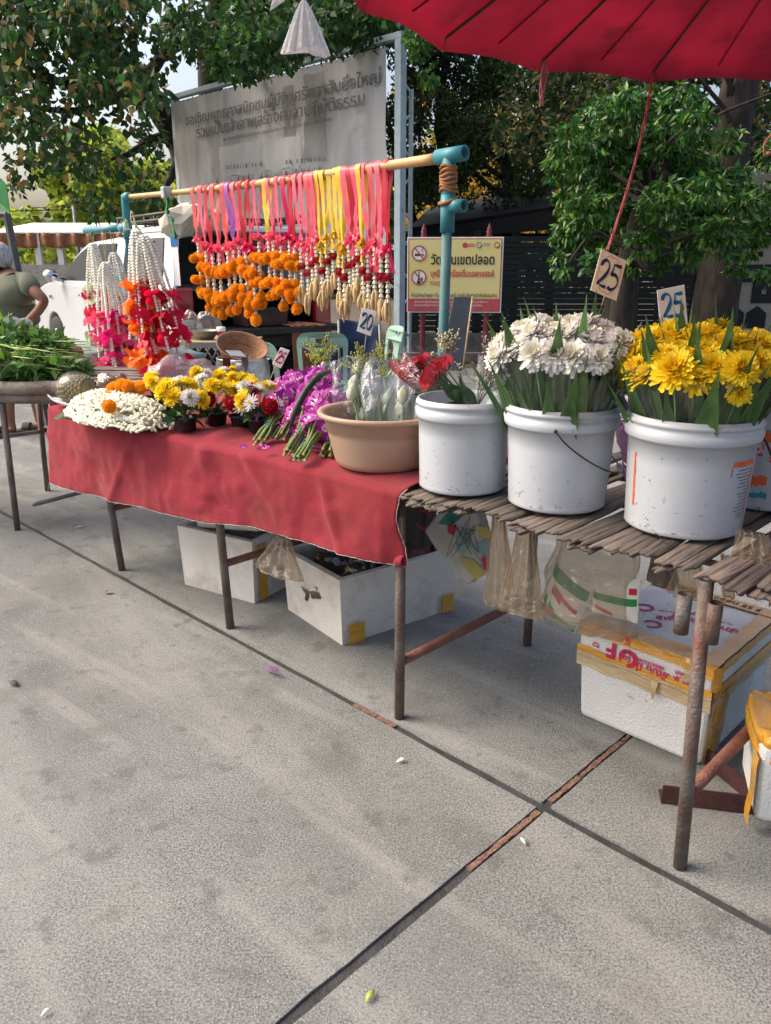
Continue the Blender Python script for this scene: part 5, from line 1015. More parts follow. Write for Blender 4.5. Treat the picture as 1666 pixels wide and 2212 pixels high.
def bead_col(mb, pts, r=.0085, h=.012, n=6, mi=0):
    """stack of small flared buds threaded along a path"""
    d = 0; i = 0; cum = [0]
    for a, b in zip(pts, pts[1:]): cum.append(cum[-1] + (b - a).length)
    tot = cum[-1]; k = 0; s_ = 0
    while s_ < tot:
        while k < len(cum) - 2 and cum[k + 1] < s_: k += 1
        t = (s_ - cum[k]) / max(1e-6, cum[k + 1] - cum[k]); p = pts[k].lerp(pts[k + 1], t); dr = (pts[k + 1] - pts[k]).normalized()
        M = TRS(p, dr, U(0, 6)) ; rr_ = r * U(.9, 1.1)
        mb.lathe([(rr_ * .35, 0), (rr_ * .75, h * .35), (rr_, h * .85), (rr_ * .6, h)], n, mi=mi, smooth=False, M=M); s_ += h * 1.02
BOW = {k: [bow_mesh(i, m_) for i in range(2)] for k, m_ in rib.items()}
def garland(kind, rk_, seed, L=.28):
    rg = random.Random(seed); t = thing('ribbon_garland', 'x', 'garland')
    m2 = rk_ if isinstance(rk_, str) else rk_[0]; bowc = m2 if isinstance(rk_, str) else rk_[1]
    for side_ in (-1, 1):
        x0 = rg.uniform(-.006, .006) + side_ * .006; w = .0145; y0 = side_ * .021; P = []; Q = []
        for i in range(15):
            u = i / 14
            if i < 3: a = (PI / 2) * (i / 3); y, z = y0 * math.sin(a), .021 * math.cos(a)
            else: u2 = (i - 3) / 11; y = y0 * (1 - u2) + .004 * math.sin(u2 * 5 + seed); z = -L * u2
            tw = .9 * (u ** 2) * rg.choice((-1, 1)) if i > 3 else 0; ww = w * (1 - .25 * u); xx = x0 * (1 - u) + .004 * math.sin(u * 7 + seed)
            P.append(Vector((xx - ww * math.cos(tw * .6), y - ww * math.sin(tw * .6), z))); Q.append(Vector((xx + ww * math.cos(tw * .6), y + ww * math.sin(tw * .6), z)))
        mb = MB(); mb.strip(P, Q); mb.build('ribbon', rib[m2 if side_ < 0 or isinstance(rk_, str) else rk_[0]], t)
    link('bow', rg.choice(BOW[bowc]), t, loc=(0, 0, -L - .005), rot=(0, 0, rg.uniform(0, 6)))
    if kind == 'mar':
        mb = MB(); bead_col(mb, [Vector((0, 0, -L - .02)), Vector((rg.uniform(-.004, .004), 0, -L - .29))], .0105, .019); mb.build('jasmine_strand', jas_m, t, kind='stuff')
        for zz, n, rr_ in ((-L - .105, 4, .029), (-L - .225, 4, .031), (-L - .29, 1, 0)):
            for k in range(n):
                a = k * 2 * PI / max(1, n) + rg.uniform(-.2, .2) + seed; link('marigold', rg.choice(MAR_M), t, loc=(math.cos(a) * rr_, math.sin(a) * rr_, zz + rg.uniform(-.006, .006)), rot=(rg.uniform(0, 6), rg.uniform(0, 6), 0), scale=rg.uniform(.0245, .029))
    else:
        mb = MB(); bead_col(mb, [Vector((0, 0, -L - .015)), Vector((rg.uniform(-.006, .006), 0, -L - .185))], .0105, .017); mb.build('jasmine_strand', jas_m, t, kind='stuff')
        link('rose_bud', GROSE_M, t, loc=(0, 0, -L - .10), rot=(0, 0, rg.uniform(0, 6)), scale=(.019, .019, .019))
        for k in range(4):
            a = k * 1.57 + seed; x, y = math.cos(a) * .010, math.sin(a) * .010; l_ = rg.uniform(.065, .095); sp = rg.uniform(.2, 1.3); mb = MB()
            mb.tube([Vector((x * .6, y * .6, -L - .175)), Vector((x, y, -L - .19)), Vector((x * 1.7 * sp, y * 1.7 * sp, -L - .175 - l_ * .55)), Vector((x * 1.5 * sp, y * 1.5 * sp, -L - .175 - l_ * .9)), Vector((x * 1.3 * sp, y * 1.3 * sp, -L - .178 - l_))], [.003, .006, .0085, .0055, .001], 7); mb.build('tassel_bud', tas_m, t)
    return t
def spot(px): return (PV(px, 400, V0) - O0).dot(AX)
mar_px = [(419, 'salmon'), (437, 'pink'), (449, 'red'), (465, 'salmon'), (484, 'salmon'), (497, 'purple'), (510, 'pink'), (524, 'red'), (540, 'red'), (553, 'pink'), (575, 'yellow'), (586, 'pink'), (603, 'pink'), (621, 'magenta'), (632, 'red')]
ros_px = [(647, 'pink'), (660, 'pink'), (671, 'salmon'), (680, 'pink'), (690, 'yellow'), (704, 'yellow'), (717, 'yellow'), (730, 'yellow'), (741, 'yellow'), (753, 'pink'), (763, 'red'), (771, 'pink'), (784, 'yellow'), (794, 'pink'), (808, 'salmon'), (822, 'pink'), (836, 'red')]
tmpl = {}
for kind, lst in (('mar', mar_px), ('ros', ros_px)):
    for i, (px, c) in enumerate(lst):
        key = (kind, c, (i // 2) % 2); loc = rod_at(spot(px)); rz = ROW + U(-.15, .15)
        bowc = {'salmon': 'pink', 'red': 'magenta', 'purple': 'pink', 'yellow': 'yellow', 'pink': 'pink', 'magenta': 'magenta'}[c]
        if kind == 'mar' and c == 'yellow': bowc = 'pink'
        nm = dict(pink='pink', salmon='coral', red='dark coral', purple='lilac', yellow='yellow', magenta='crimson')[c]
        what = 'orange marigold garland' if kind == 'mar' else 'rosebud and champak garland'
        lab = f'{what} on {nm} ribbons, {ord_[i]} from the left among the ' + ('marigold garlands' if kind == 'mar' else 'rosebud garlands')
        if key not in tmpl:
            t = garland(kind, (c, bowc), i * 7 + (0 if kind == 'mar' else 3), .25 if kind == 'mar' else .27); tmpl[key] = t; t['label'] = lab
        else: t = copy_tree(tmpl[key], label=lab)
        t.location = loc + VX * U(-.004, .004); t.rotation_euler = (0, 0, rz); sc_ = U(.88, 1.13); t.scale = (1, 1, sc_)
        t['group'] = 'ribbon garlands hanging from the bamboo rod'
# ================================================================== long crown flower garlands
crown_m = mat('waxy_white_floret', (.80, .80, .70), .5, c2=(.88, .88, .80), scale=50, trans=.15)
pc = {k: mat(k + '_crown_petal', c, .5, var=.1, trans=.4) for k, c in dict(pink=(.95, .12, .25), magenta=(.75, .02, .24), orange=(.95, .20, .01), red=(.72, .01, .06), green=(.6, .68, .42)).items()}
def petal_cluster(seed, mt):
    rg = random.Random(seed); mb = MB()
    for k in range(6):
        M = Matrix.Rotation(k * 1.05 + rg.uniform(-.3, .3), 4, 'Z') @ Matrix.Rotation(-rg.uniform(-.5, .7), 4, 'Y'); vs = [(0, 0, 0)]; L = .046 * rg.uniform(.8, 1.2); W = .024
        mb.add([(0.004, 0, 0), (L * .35, -W * .6, .003), (L * .75, -W, 0), (L, -W * .5, -.004), (L, W * .5, -.004), (L * .75, W, 0), (L * .35, W * .6, .003), (L * .55, 0, .004)], [(0, 1, 7), (1, 2, 7), (2, 3, 7), (3, 4, 7), (4, 5, 7), (5, 6, 7), (6, 0, 7)], 0, True, M)
    return mb.mesh('petal_cluster', mt)
PCL = {k: [petal_cluster(i, m_) for i in range(3)] for k, m_ in pc.items()}
string_m = mat('pale_yellow_ribbon_tie', (.6, .56, .25), .5)
def long_garland(label, top, stop, cols, L=.70, rad=.11, ns=7, seed=0, lean=(0, 0)):
    rg = random.Random(seed); t = thing('crown_flower_garland', label, 'garland', tuple(top), group='long white and pink garlands at the left end of the rack')
    drop_ = (top - stop).length; mb = MB(); mb.tube([top + Vector((0, -.02, 0)), top + Vector((0, -.02, -.03)), stop], .0025, 5); mb.tube([top + Vector((0, .02, .02)), top + Vector((0.004, .02, -.03)), stop], .0025, 5); mb.tube([top + Vector((0, -.022, 0)), top + Vector((0, 0, .023)), top + Vector((0, .022, 0))], .003, 5); mb.build('tie', string_m, t)
    ns = int(ns * 1.6); L *= 1.12; rad *= 1.15
    for k in range(ns):
        a = k * 2 * PI / ns + rg.uniform(-.3, .3); Lk = L * rg.uniform(.82, 1.08); kr = .55 + .45 * (k % 2); P = []
        for i in range(20):
            u = i / 19; r_ = .012 + (rad) * (u ** .55) * rg.uniform(.97, 1.03) * kr; P.append(stop + Vector((math.cos(a + .4 * u) * r_ + lean[0] * u, math.sin(a + .4 * u) * r_ + lean[1] * u, -Lk * u)))
        cut = .46 * L / Lk; segs = []; mb = MB()
        bead_col(mb, P[:int(19 * cut) + 1], .0105, .0155, 7); u = cut; cl_u = []
        i0 = int(19 * cut)
        while i0 < 17:
            c = P[i0]; cl_u.append(i0); bead_col(mb, P[i0:i0 + 3] , .0085, .0155, 7); i0 += 3
        mb.build('floret_strand', crown_m, t, kind='stuff')
        for i0 in cl_u + [19]:
            c = cols[(k + i0 // 3) % len(cols)] if rg.random() < .5 else cols[k % len(cols)]
            link('petal_cluster', rg.choice(PCL[c]), t, loc=wm(t).inverted() @ (P[i0]), rot=(rg.uniform(-1.2, 1.2), rg.uniform(-1.2, 1.2), rg.uniform(0, 6)), scale=rg.uniform(1.0, 1.4))
    return t
zst = zl + .0
def onstub(px): return T((PV(px, 492, V0) - O0).dot(AX), V0, zl)
def below(px, py, v): return PV(px, py, v)
long_garland('long white garland with red and pale green petals hanging outermost on the left pipe end', onstub(196), below(201, 525, V0), ['green', 'red', 'red'], .66, .075, 6, 1)
long_garland('long white garland with magenta and pink petals, the lowest hanging one', onstub(222), below(228, 566, V0 - .05), ['magenta', 'pink', 'pink'], .68, .105, 8, 2, (.02, 0))
long_garland('long white garland with red and pink petals behind the others on the teal stub', onstub(240), below(245, 545, V0 + .07), ['pink', 'red', 'red'], .60, .085, 7, 3, (.03, 0))
long_garland('long white garland with bright orange petals nearest the left rack post', T(sL + .0, V0 - .03, zl + .02), below(293, 497, V0 - .14), ['orange', 'orange', 'orange'], .60, .065, 7, 4)
long_garland('long white garland with dark red petals flaring to the right of the rack post', T(sL + .07, V0 - .03, zl + .06), below(310, 508, V0 - .12), ['red', 'red', 'red'], .66, .11, 8, 5, (.07, 0))
# payment lanyard
ly = thing('lanyard_card', 'green lanyard clipped on the bamboo rod with a blue and white payment card', 'lanyard', tuple(rod_at(spot(366)))); g_r = mat('green_lanyard', (.01, .2, .05), .5, var=.2)
p = rod_at(spot(367)) - VX * .03; q = PV(379, 515, V0 - .04); m = MB(); P = spline([p + Z * .02, p - Z * .05 + AX * .015, p - Z * .1 + AX * .0, p.lerp(q, .6) + AX * .006, q], 6); m.strip([a - AX * .012 * (1 + .4 * math.sin(i * 1.3)) for i, a in enumerate(P)], [a + AX * .012 * (1 + .4 * math.cos(i * 1.1)) - VX * .008 * math.sin(i) for i, a in enumerate(P)]); m.strip([a - AX * .006 - VX * .004 for a in P], [a + AX * .016 - VX * .01 for a in P]); m.build('strap', g_r, ly, solid=.002)
m = MB(); m.box(p + Z * .0 + VX * .01, (.035, .06, .06), rot=(0, 0, ROW)); m.build('clip', mat('clear_grey_clip', (.4, .45, .42), .3), ly, bevel=.008)
m = MB(); c0 = PV(380, 565, V0 - .04); m.box(c0, (.062, .003, .245), rot=(0, 0, ROW)); m.build('card', mat('white_card', (.7, .71, .72), .4, var=.03), ly, bevel=.004)
m = MB(); m.box(c0 + Z * .1 - VX * .003, (.062, .003, .05), rot=(0, 0, ROW)); m.build('card_header', mat('bank_blue_print', (.01, .12, .36), .4, var=.1), ly)
# ================================================================== price cards
board_m = mat('card_plywood', (.72, .66, .56), .7, var=.05, bump=.1); peach = mat('peach_card', (.84, .68, .47), .7, var=.06, stretch=(20, 1, 1)); whc = mat('white_card_paint', (.86, .85, .81), .6, var=.05)
D2 = [(.02, .74), (.08, .9), (.24, 1), (.42, .95), (.5, .78), (.44, .55), (.26, .28), (.02, .02), (.14, .05), (.3, .0), (.56, .02)]
D5 = [(.56, .99), (.36, .96), (.14, .96), (.12, .78), (.08, .56), (.24, .6), (.44, .54), (.54, .34), (.44, .12), (.22, 0), (.02, .06)]
D0 = [(.3, 1), (.12, .88), (.03, .55), (.08, .18), (.26, .0), (.44, .1), (.55, .45), (.5, .82), (.3, 1)]
def price_card(label, cs, Y, digits, mt, ink_m, thick=.004, stick=None, w=.012, deco=False, Yb=None):
    P = [PY(x, y, Y) for x, y in cs]; c = sum(P, Vector()) / 4; t = thing('price_card', label, 'price card', tuple(c))
    m = MB(); m.poly(P, thick, (0, -1, 0)); m.build('card', mt, t, bevel=.0008)
    ux = (P[1] - P[0] + P[2] - P[3]) / 2; uy = (P[0] - P[3] + P[1] - P[2]) / 2; W_, H_ = ux.length, uy.length; M = plane_M(P[3] + Vector((0, -.0012, 0)), ux, uy)
    sk = uy.dot(ux.normalized()) / H_; M = M @ Matrix(((1, sk, 0, 0), (0, 1, 0, 0), (0, 0, 1, 0), (0, 0, 0, 1)))
    for k, d in enumerate(digits):
        m = MB(); pts = dict(zip('250', (D2, D5, D0)))[d]; x0 = .14 + k * .40; pp = [(W_ * (x0 + a * .62), H_ * (.20 + b * .60)) for a, b in pts]; sp_ = [(q.x, q.y) for q in spline([Vector((a, b, 0)) for a, b in pp], 4)]
        stroke(m, sp_, [w * (.7 + .35 * math.sin(i * .35 + k)) for i in range(len(sp_))], M, 0, .0006); m.build('digit', ink_m, t)
    if deco:
        m = MB(); n = 80; pts = []
        for i in range(n + 1): a = 2 * PI * i / n; r_ = 1 + .10 * abs(math.sin(a * 4)); pts.append((W_ * (.5 + .38 * r_ * math.cos(a)), H_ * (.5 + .40 * r_ * math.sin(a))))
        stroke(m, pts, .0016, M, 0, .0004); m.build('painted_border', mat('orange_crayon', (.7, .17, .04), .7), t)
    if stick:
        a, b = stick; m = MB(); m.tube([PY(*a, Y + .004), PY(*b, Yb or Y + .02)], .0018, 6); m.build('stick', mat('thin_stick', (.3, .26, .2), .6), t)
    return t
navy = mat('navy_marker', (.01, .02, .07), .5, var=.3); blue_i = mat('blue_marker', (.01, .1, .3), .5, c2=(.01, .17, .36), scale=20); crim = mat('crimson_marker', (.55, .01, .07), .5); dkb = mat('dark_teal_marker', (.02, .07, .1), .5)
price_card('peach price card reading 25 with an orange crayon border above the white flowers', [(1300, 537), (1354, 563), (1332, 650), (1276, 627)], 2.18, '25', peach, navy, stick=((1310, 628), (1298, 668)), w=.0085, deco=True)
price_card('white price card reading 25 in blue paint above the yellow flowers', [(1420, 627), (1479, 615), (1487, 702), (1427, 702)], 2.12, '25', whc, blue_i, stick=((1457, 690), (1458, 760)), w=.0095)
price_card('white price card reading 20 in dark paint below the rosebud garlands', [(783, 665), (814, 673), (801, 726), (771, 715)], 3.0, '20', whc, dkb, stick=((793, 712), (778, 830)), w=.009)
price_card('small white price card reading 25 in red among the potted flowers', [(606, 750), (626, 757), (607, 796), (588, 786)], 3.15, '25', whc, crim, stick=((600, 780), (573, 848)), w=.0075)

# ================================================================== chrysanthemum bouquets
def wrapper_mesh(seed, L=.345, r0=.03, r1=.104, mt=cello):
    def fn(u, v):
        a = u * 2 * PI; r_ = r0 + (r1 - r0) * (v ** .85) + .008 * noise.noise(Vector((math.cos(a) * 2, math.sin(a) * 2, v * 4 + seed))) * (v + .2) + .004 * math.sin(a * 7 + seed) * v; z = .04 + L * v * (1 + (.07 * noise.noise(Vector((math.cos(a) * 1.3, math.sin(a) * 1.3, seed * 3))) if v > .7 else 0)); return Vector((math.cos(a) * r_, math.sin(a) * r_, z))
    m = MB(); m.grid(fn, 36, 12, wrap=True); return m.mesh('wrapper', mt)
WR = [wrapper_mesh(i) for i in range(3)]
LOWW = wrapper_mesh(7, .30, .03, .09)
def bouquet(kind, seed, label, heads=9, L=.395, sp=.082, hs=.046, wr=None):
    rg = random.Random(seed); t = thing('flower_bouquet', label, 'bouquet'); sp *= 1.12 if kind == 'y' else 1; MS = Y_M if kind == 'y' else W_M; pts = []
    for k in range(heads):
        a = k * 2.4 + rg.uniform(-.4, .4); r_ = sp * math.sqrt((k + .3) / heads) * rg.uniform(.8, 1.15); z = L + .03 - .035 * (r_ / sp) ** 2 + rg.uniform(-.02, .018); d = Vector((math.cos(a) * r_ * 9, math.sin(a) * r_ * 9, rg.uniform(.5, 1))); p = Vector((math.cos(a) * r_, math.sin(a) * r_, z)); pts.append(p)
        link('chrysanthemum', rg.choice(MS), t, loc=p, rot=eul(d, rg.uniform(0, 6)), scale=hs * rg.uniform(.72, 1.22))
    for k in range(1):      # smaller side heads lower down
        a = rg.uniform(0, 6.3); r_ = sp * .95; p = Vector((math.cos(a) * r_, math.sin(a) * r_, L - rg.uniform(.03, .05))); pts.append(p); link('chrysanthemum', rg.choice(MS), t, loc=p, rot=eul(Vector((math.cos(a), math.sin(a), .35)), rg.uniform(0, 6)), scale=hs * rg.uniform(.6, .8))
    for p in pts: mb = MB(); mb.tube([Vector((p.x * .12, p.y * .12, .0)), Vector((p.x * .5, p.y * .5, p.z * .5)), p - Vector((0, 0, .012))], [.0028, .0025, .003], 6); mb.build('stem', grn_m, t)
    for k in range(9): a = k * .7 + rg.uniform(-.4, .4); r_ = .03 + .028 * rg.random(); link('leaf', BL_M[k % 3], t, loc=(math.cos(a) * r_, math.sin(a) * r_, .10 + rg.uniform(-.05, .02)), rot=Euler((0, .10, a)), scale=rg.uniform(.85, 1.12))
    for k in range(3): a = rg.uniform(0, 6.3); link('leaf', BL_M[k % 3], t, loc=(math.cos(a) * .04, math.sin(a) * .04, .2), rot=Euler((0, .06, a)), scale=rg.uniform(.8, .95))
    for k in range(9): a = rg.uniform(0, 6.3); link('leaf', BL_M[k % 3], t, loc=(math.cos(a) * .02, math.sin(a) * .02, rg.uniform(.08, .2)), rot=Euler((0, rg.uniform(.1, .28), a)), scale=rg.uniform(.3, .5))
    link('wrapper', wr or rg.choice(WR), t, rot=(0, 0, rg.uniform(0, 6))); return t
def fill_bucket(B, kind, places, lab):
    t0, s, v, rt, rb, h = B; protos = []
    for i, (da, tilt, off, L, roll, txt) in enumerate(places):
        # da: direction of lean, degrees in the row frame (0 = towards +s, -90 = towards the customer)
        a = R(da); d = (AX * math.cos(a) + VX * math.sin(a)) * math.sin(R(tilt)) + Z * math.cos(R(tilt)); base = T(s, v, .80 + .0) + (AX * math.cos(a) + VX * math.sin(a)) * off + Z * L
        if len(protos) < 3: t = bouquet(kind, 50 + i + (20 if kind == 'y' else 0), txt); protos.append(t)
        else: t = copy_tree(protos[i % 3], label=txt)
        t['label'] = txt; t.location = base; t.rotation_euler = eul(d, roll); t['group'] = lab
W_ = 'white chrysanthemum bouquet in cellophane, '
fill_bucket(BK[1], 'w', [(-90, 11, .012, .01, 0, W_ + 'nearest the front of its bucket'), (-150, 14, .012, .0, 1, W_ + 'leaning out at the front left of its bucket'), (-30, 14, .012, .0, 2, W_ + 'at the front right touching the yellow flowers'),
    (180, 14, .012, .02, 3, W_ + 'leaning out at the left of its bucket'), (0, 13, .012, .03, .5, W_ + 'at the right rear of its bucket'), (90, 10, .012, .02, 4, W_ + 'standing at the back of its bucket'), (130, 14, .012, .02, 5, W_ + 'standing at the back left of its bucket'), (0, 0, 0, .005, 2.5, W_ + 'upright in the middle of its bucket')], 'white chrysanthemum bouquets in the bucket')
Y_ = 'yellow chrysanthemum bouquet in cellophane, '
fill_bucket(BK[2], 'y', [(-95, 10, .012, -.02, 0, Y_ + 'lowest at the front centre of its bucket'), (-150, 12, .012, .0, 1, Y_ + 'leaning out at the front left over the rim'), (-35, 12, .012, .0, 2, Y_ + 'leaning out at the front right of its bucket'),
    (178, 14, .012, .02, 3, Y_ + 'at the left touching the white flowers'), (0, 13, .012, .01, .5, Y_ + 'at the right edge of the picture'), (85, 10, .012, .015, 4, Y_ + 'standing at the back of its bucket'), (135, 13, .012, .015, 5, Y_ + 'at the back left behind the blue 25 card'), (40, 14, .012, .015, 5.5, Y_ + 'standing at the back right of its bucket'), (0, 0, 0, .0, 2.5, Y_ + 'upright in the middle of its bucket')], 'yellow chrysanthemum bouquets in the bucket')
t = bouquet('y', 99, 'yellow flower bouquet standing in the printed bucket at the right edge', heads=5); t.location = b4[1] + Z * .05; t.rotation_euler = eul(AX * .25 + Z - VX * .05, 1)
# ================================================================== goods on the red cloth
ZT_ = .79
# potted flower arrangements
pot_m = mat('black_pot_plastic', (.018, .018, .02), .4, var=.2)
PL_M = [blade(1.0, .42, .35, 0, 8, .3, 'leaf', leafp_m), blade(1.0, .36, .6, .3, 8, .3, 'leaf', leafp_m)]
def arrangement(px, py, seed, label, sc_=1.0, mix='yyyrywyb', lean=(0, 0)):
    rg = random.Random(seed); o = stand_at(px, py, .04, ZT_); t = thing('potted_flowers', label, 'flower pot', tuple(o), group='small pots of mixed flowers on the red cloth')
    m = MB(); m.lathe([(.001, .002), (.036, 0), (.038, .003), (.045, .042), (.05, .044), (.051, .05), (.046, .05), (.044, .044), (.03, .04), (.001, .04)], 22, o); m.build('pot', pot_m, t)
    n = len(mix)
    for k, c in enumerate(mix):
        u = k / n; el = .15 + .95 * ((k * .618) % 1.0); a = k * 2.4 + seed; d = Vector((math.cos(a) * math.cos(el), math.sin(a) * math.cos(el), math.sin(el) * 1.15)); p = Vector((lean[0] * .05, lean[1] * .05, .085)) + d * .085 * sc_ * rg.uniform(.85, 1.1)
        me, s_ = {'y': (rg.choice(Y_M), .036), 'r': (RED_M, .030), 'w': (rg.choice(W_M), .030), 'b': (BUD_M, .021), 'x': (YW_M, .036), 'p': (PROSE_M, .024), 's': (rg.choice(Y_M), .022)}[c]
        nm = me.name.split('.')[0]; link(nm, me, t, loc=p, rot=eul(d + rv(.15), rg.uniform(0, 6)), scale=s_ * rg.uniform(.9, 1.1) * sc_)
        mb = MB(); mb.tube([Vector((0, 0, .04)), p * .6 + Vector((0, 0, .03)), p], .002, 5, mi=0); mb.v = [tuple(Vector(q) + o) for q in mb.v]; mb.build('stem', grn_m, t)
    for k in range(26):
        a = rg.uniform(0, 6.3); el = rg.uniform(-.25, .9); d = Vector((math.cos(a) * math.cos(el), math.sin(a) * math.cos(el), math.sin(el))); link('leaf', PL_M[k % 2], t, loc=Vector((0, 0, .055)) + d * .03, rot=eul(d + rv(.2), rg.uniform(0, 6)), scale=.062 * rg.uniform(.7, 1.2))
    return t
arrangement(402, 932, 1, 'small black pot with yellow chrysanthemums and one red carnation, nearest the cloth edge', 1.12, 'yyywyrywyysb')
arrangement(356, 905, 2, 'small pot of pale and yellow chrysanthemums beside the jasmine heap', 1.0, 'yywyyysy')
arrangement(468, 920, 3, 'small black pot with a large red carnation, yellow blooms and white buds', 1.05, 'ryywybyrws')
arrangement(430, 885, 4, 'rear pot of yellow blooms with white buds on top beside the lilac bag', .95, 'ysbybyws')
arrangement(524, 928, 5, 'small pot with half white half yellow chrysanthemums and a pink rose', 1.05, 'xypxyryxwb')
arrangement(562, 936, 6, 'small pot with white petalled yellow blooms beside the orchids', 1.0, 'xrxyyrxyb')
arrangement(505, 880, 7, 'tallest yellow flower pot at the rear beneath the foil covered pot', 1.05, 'ysysyywybs')
# banana leaves and jasmine heap
ban_m = mat('banana_leaf', (.03, .09, .04), .5, c2=(.08, .17, .08), scale=14, stretch=(1, 6, 1), trans=.15)
for i, (x, y, w, h, lb) in enumerate(((165, 893, 60, 26, 'torn banana leaf under the pineapple at the left end of the cloth'), (262, 913, 90, 26, 'banana leaf under the front of the jasmine heap'), (325, 915, 80, 22, 'banana leaf poking out between the jasmine heap and the potted flowers'))):
    c = PZ(x, y, ZT_ + .003); k = c.y / F * 1.05; rg = random.Random(i)
    def bl_(u, v, c=c, k=k, w=w, h=h, i=i):
        x_ = (u - .5) * w * k; y_ = (v - .5) * .16 * (1 - .6 * (2 * u - 1) ** 2) + .01 * math.sin(u * 17 + i); d = math.hypot(x_ / (w * k / 2), 0); return c + AX * x_ * .8 + VX * (y_ + x_ * .0) + Vector((x_ * .3, 0, .004 + .006 * math.sin(u * 13 + v * 3) - (.03 * max(0, .35 - v)) - .012 * (v - .5) ** 2))
    m = MB(); m.grid(bl_, 24, 8); lf = m.build('banana_leaf', ban_m); tag(lf, lb, 'leaf')
bud_w = mat('fresh_jasmine_bud', (.72, .70, .48), .55, c2=(.86, .84, .72), scale=90, island=.12)
jh = thing('jasmine_garland_heap', 'heap of coiled white jasmine garlands on banana leaf at the left of the cloth', 'jasmine garlands', tuple(PZ(255, 890, ZT_)))
jc = stand_at(258, 918, .13, ZT_)
rgj = random.Random(4)
hc_ = MB(); hc_.lathe([(.275 * q, .006 + .088 * max(0, 1 - q * q) ** .6) for q in (1, .9, .75, .6, .4, .2, .02)], 36, M=Matrix.Translation(jc) @ Matrix.Rotation(ROW, 4, 'Z') @ Matrix.Diagonal((1.02, .47, 1, 1))); hc_.build('heap_core', mat('jasmine_heap_core', (.40, .38, .24), .8, c2=(.6, .58, .45), scale=120, contrast=(.45, .55), bump=1, bscale=160), jh)
for k in range(150):        # threads of buds laid over the mound
    a0 = rgj.uniform(0, 6.3); rr_ = rgj.uniform(.03, 1.0) ** .8 * 1.06; mb = MB(); P = []
    for i in range(12):
        a = a0 + i * .13 * rgj.choice((1, 1)); q = rr_ + .03 * math.sin(i); x, y = math.cos(a) * .33 * q, math.sin(a) * .15 * q; P.append(jc + AX * x + VX * y + Z * (.012 + .095 * max(0, 1 - q * q) ** .6 + .008 * math.sin(i * 2 + k)))
    d = 0
    for a, b in zip(P, P[1:]):
        n = max(1, int((b - a).length / .0125))
        for j in range(n):
            p = a.lerp(b, j / n) + rv(.0015); M = TRS(p, (b - a) + rv(.02), 0); mb.lathe([(.001, -.010), (.0052, -.005), (.0066, .002), (.0045, .009), (.001, .011)], 5, M=M)
    mb.build('jasmine_thread', bud_w, jh, kind='stuff')
for k in range(9):
    a = k * 2.4; q = .055 * math.sqrt(k / 9); p = PZ(262, 858, ZT_ + .09) + AX * math.cos(a) * q * 1.5 + VX * (math.sin(a) * q + .03) + Z * (.03 - .2 * q + .012 * (k % 3)); o = link('marigold', MAR_M[k % 2], jh, loc=wm(jh).inverted() @ p, rot=(k, k * .7, 0), scale=.028)
for k, (x, y) in enumerate(((280, 828), (262, 822), (240, 850), (236, 868))): p = PZ(x, y + 10, ZT_ + .09); link('marigold', MAR_M[k % 2], jh, loc=wm(jh).inverted() @ p, rot=(k, 0, 0), scale=.028)
p = PZ(303, 882, ZT_ + .05); link('rose_bud', GROSE_M, jh, loc=wm(jh).inverted() @ p, scale=.014)
# pineapple in a bag on a foam tray
pn = thing('bagged_pineapple', 'pineapple in a clear plastic bag on a white tray at the left cloth corner', 'pineapple', tuple(stand_at(178, 878, .09, ZT_))); pc_ = stand_at(172, 880, .075, ZT_)
pine_m = mat('pineapple_skin', (.10, .075, .035), .6, c2=(.2, .19, .09), scale=9, contrast=(.35, .6)); eye_m = mat('pineapple_eye', (.16, .14, .06), .6, c2=(.27, .2, .09), scale=20)
pax = (AX * .92 + Z * .12 + VX * .3).normalized(); px_, py_, pz_ = frame_z(pax); m = MB(); cc_ = pc_ + Z * .066
prof = [(.001, -.085), (.035, -.082), (.055, -.06), (.063, -.02), (.062, .03), (.052, .065), (.03, .085), (.001, .09)]; m.lathe(prof, 30, M=TRS(cc_, pax)); m.build('fruit', pine_m, pn)
for r_ in range(9):
    zz = -.068 + r_ * .0168; rad = lerpt(zz, [(q[1], q[0]) for q in prof]); n = max(6, int(rad * 2 * PI / .02)); m = MB()
    for k in range(n): a = 2 * PI * (k + .5 * (r_ % 2)) / n; dd = px_ * math.cos(a) + py_ * math.sin(a); M = TRS(cc_ + pax * zz + dd * rad, dd); m.lathe([(.0095, -.002), (.007, .004), (.002, .006), (.0005, .009)], 6, M=M, smooth=False)
    tag(m.build('skin_eyes', eye_m, pn), kind='stuff')
m = MB(); m.grid(lambda u, v: pc_ + AX * (u - .5) * .25 + VX * (v - .5) * .17 + Z * (.002 + .02 * (abs(2 * u - 1) ** 6 + abs(2 * v - 1) ** 6)), 16, 12); m.build('tray', foam_w, pn, solid=.003)
h_ = heap('clear_bag', None, None, cc_ + Z * .004, (.10, .078, .078), film('thin_clear_film', (.93, .93, .93), .03, .14, .2, .3, 14, body=.03, bc=(.7, .7, .72)), amp=.07, seed=9); h_.parent = pn; h_.matrix_parent_inverse = wm(pn).inverted()
h2 = heap('plastic_bag', 'small clear bag of brown snacks behind the pineapple', 'plastic bag', PZ(232, 848, ZT_) + VX * .03 + Z * .035, (.09, .07, .05), film('brownish_clear_film', (.7, .6, .5), .1, .6, .15, .9, 20, body=.3, bc=(.25, .17, .1)), seed=12, amp=.4)
lb_ = stand_at(372, 868, .12, ZT_) + VX * .06
heap('plastic_bag', 'large crumpled lilac white plastic bag behind the potted flowers', 'plastic bag', lb_ + Z * .075, (.17, .13, .10), lilac, seed=21, amp=.4)
ck = thing('snack_stack', 'row of round brown snacks inside the lilac plastic bag', 'snacks', tuple(lb_))
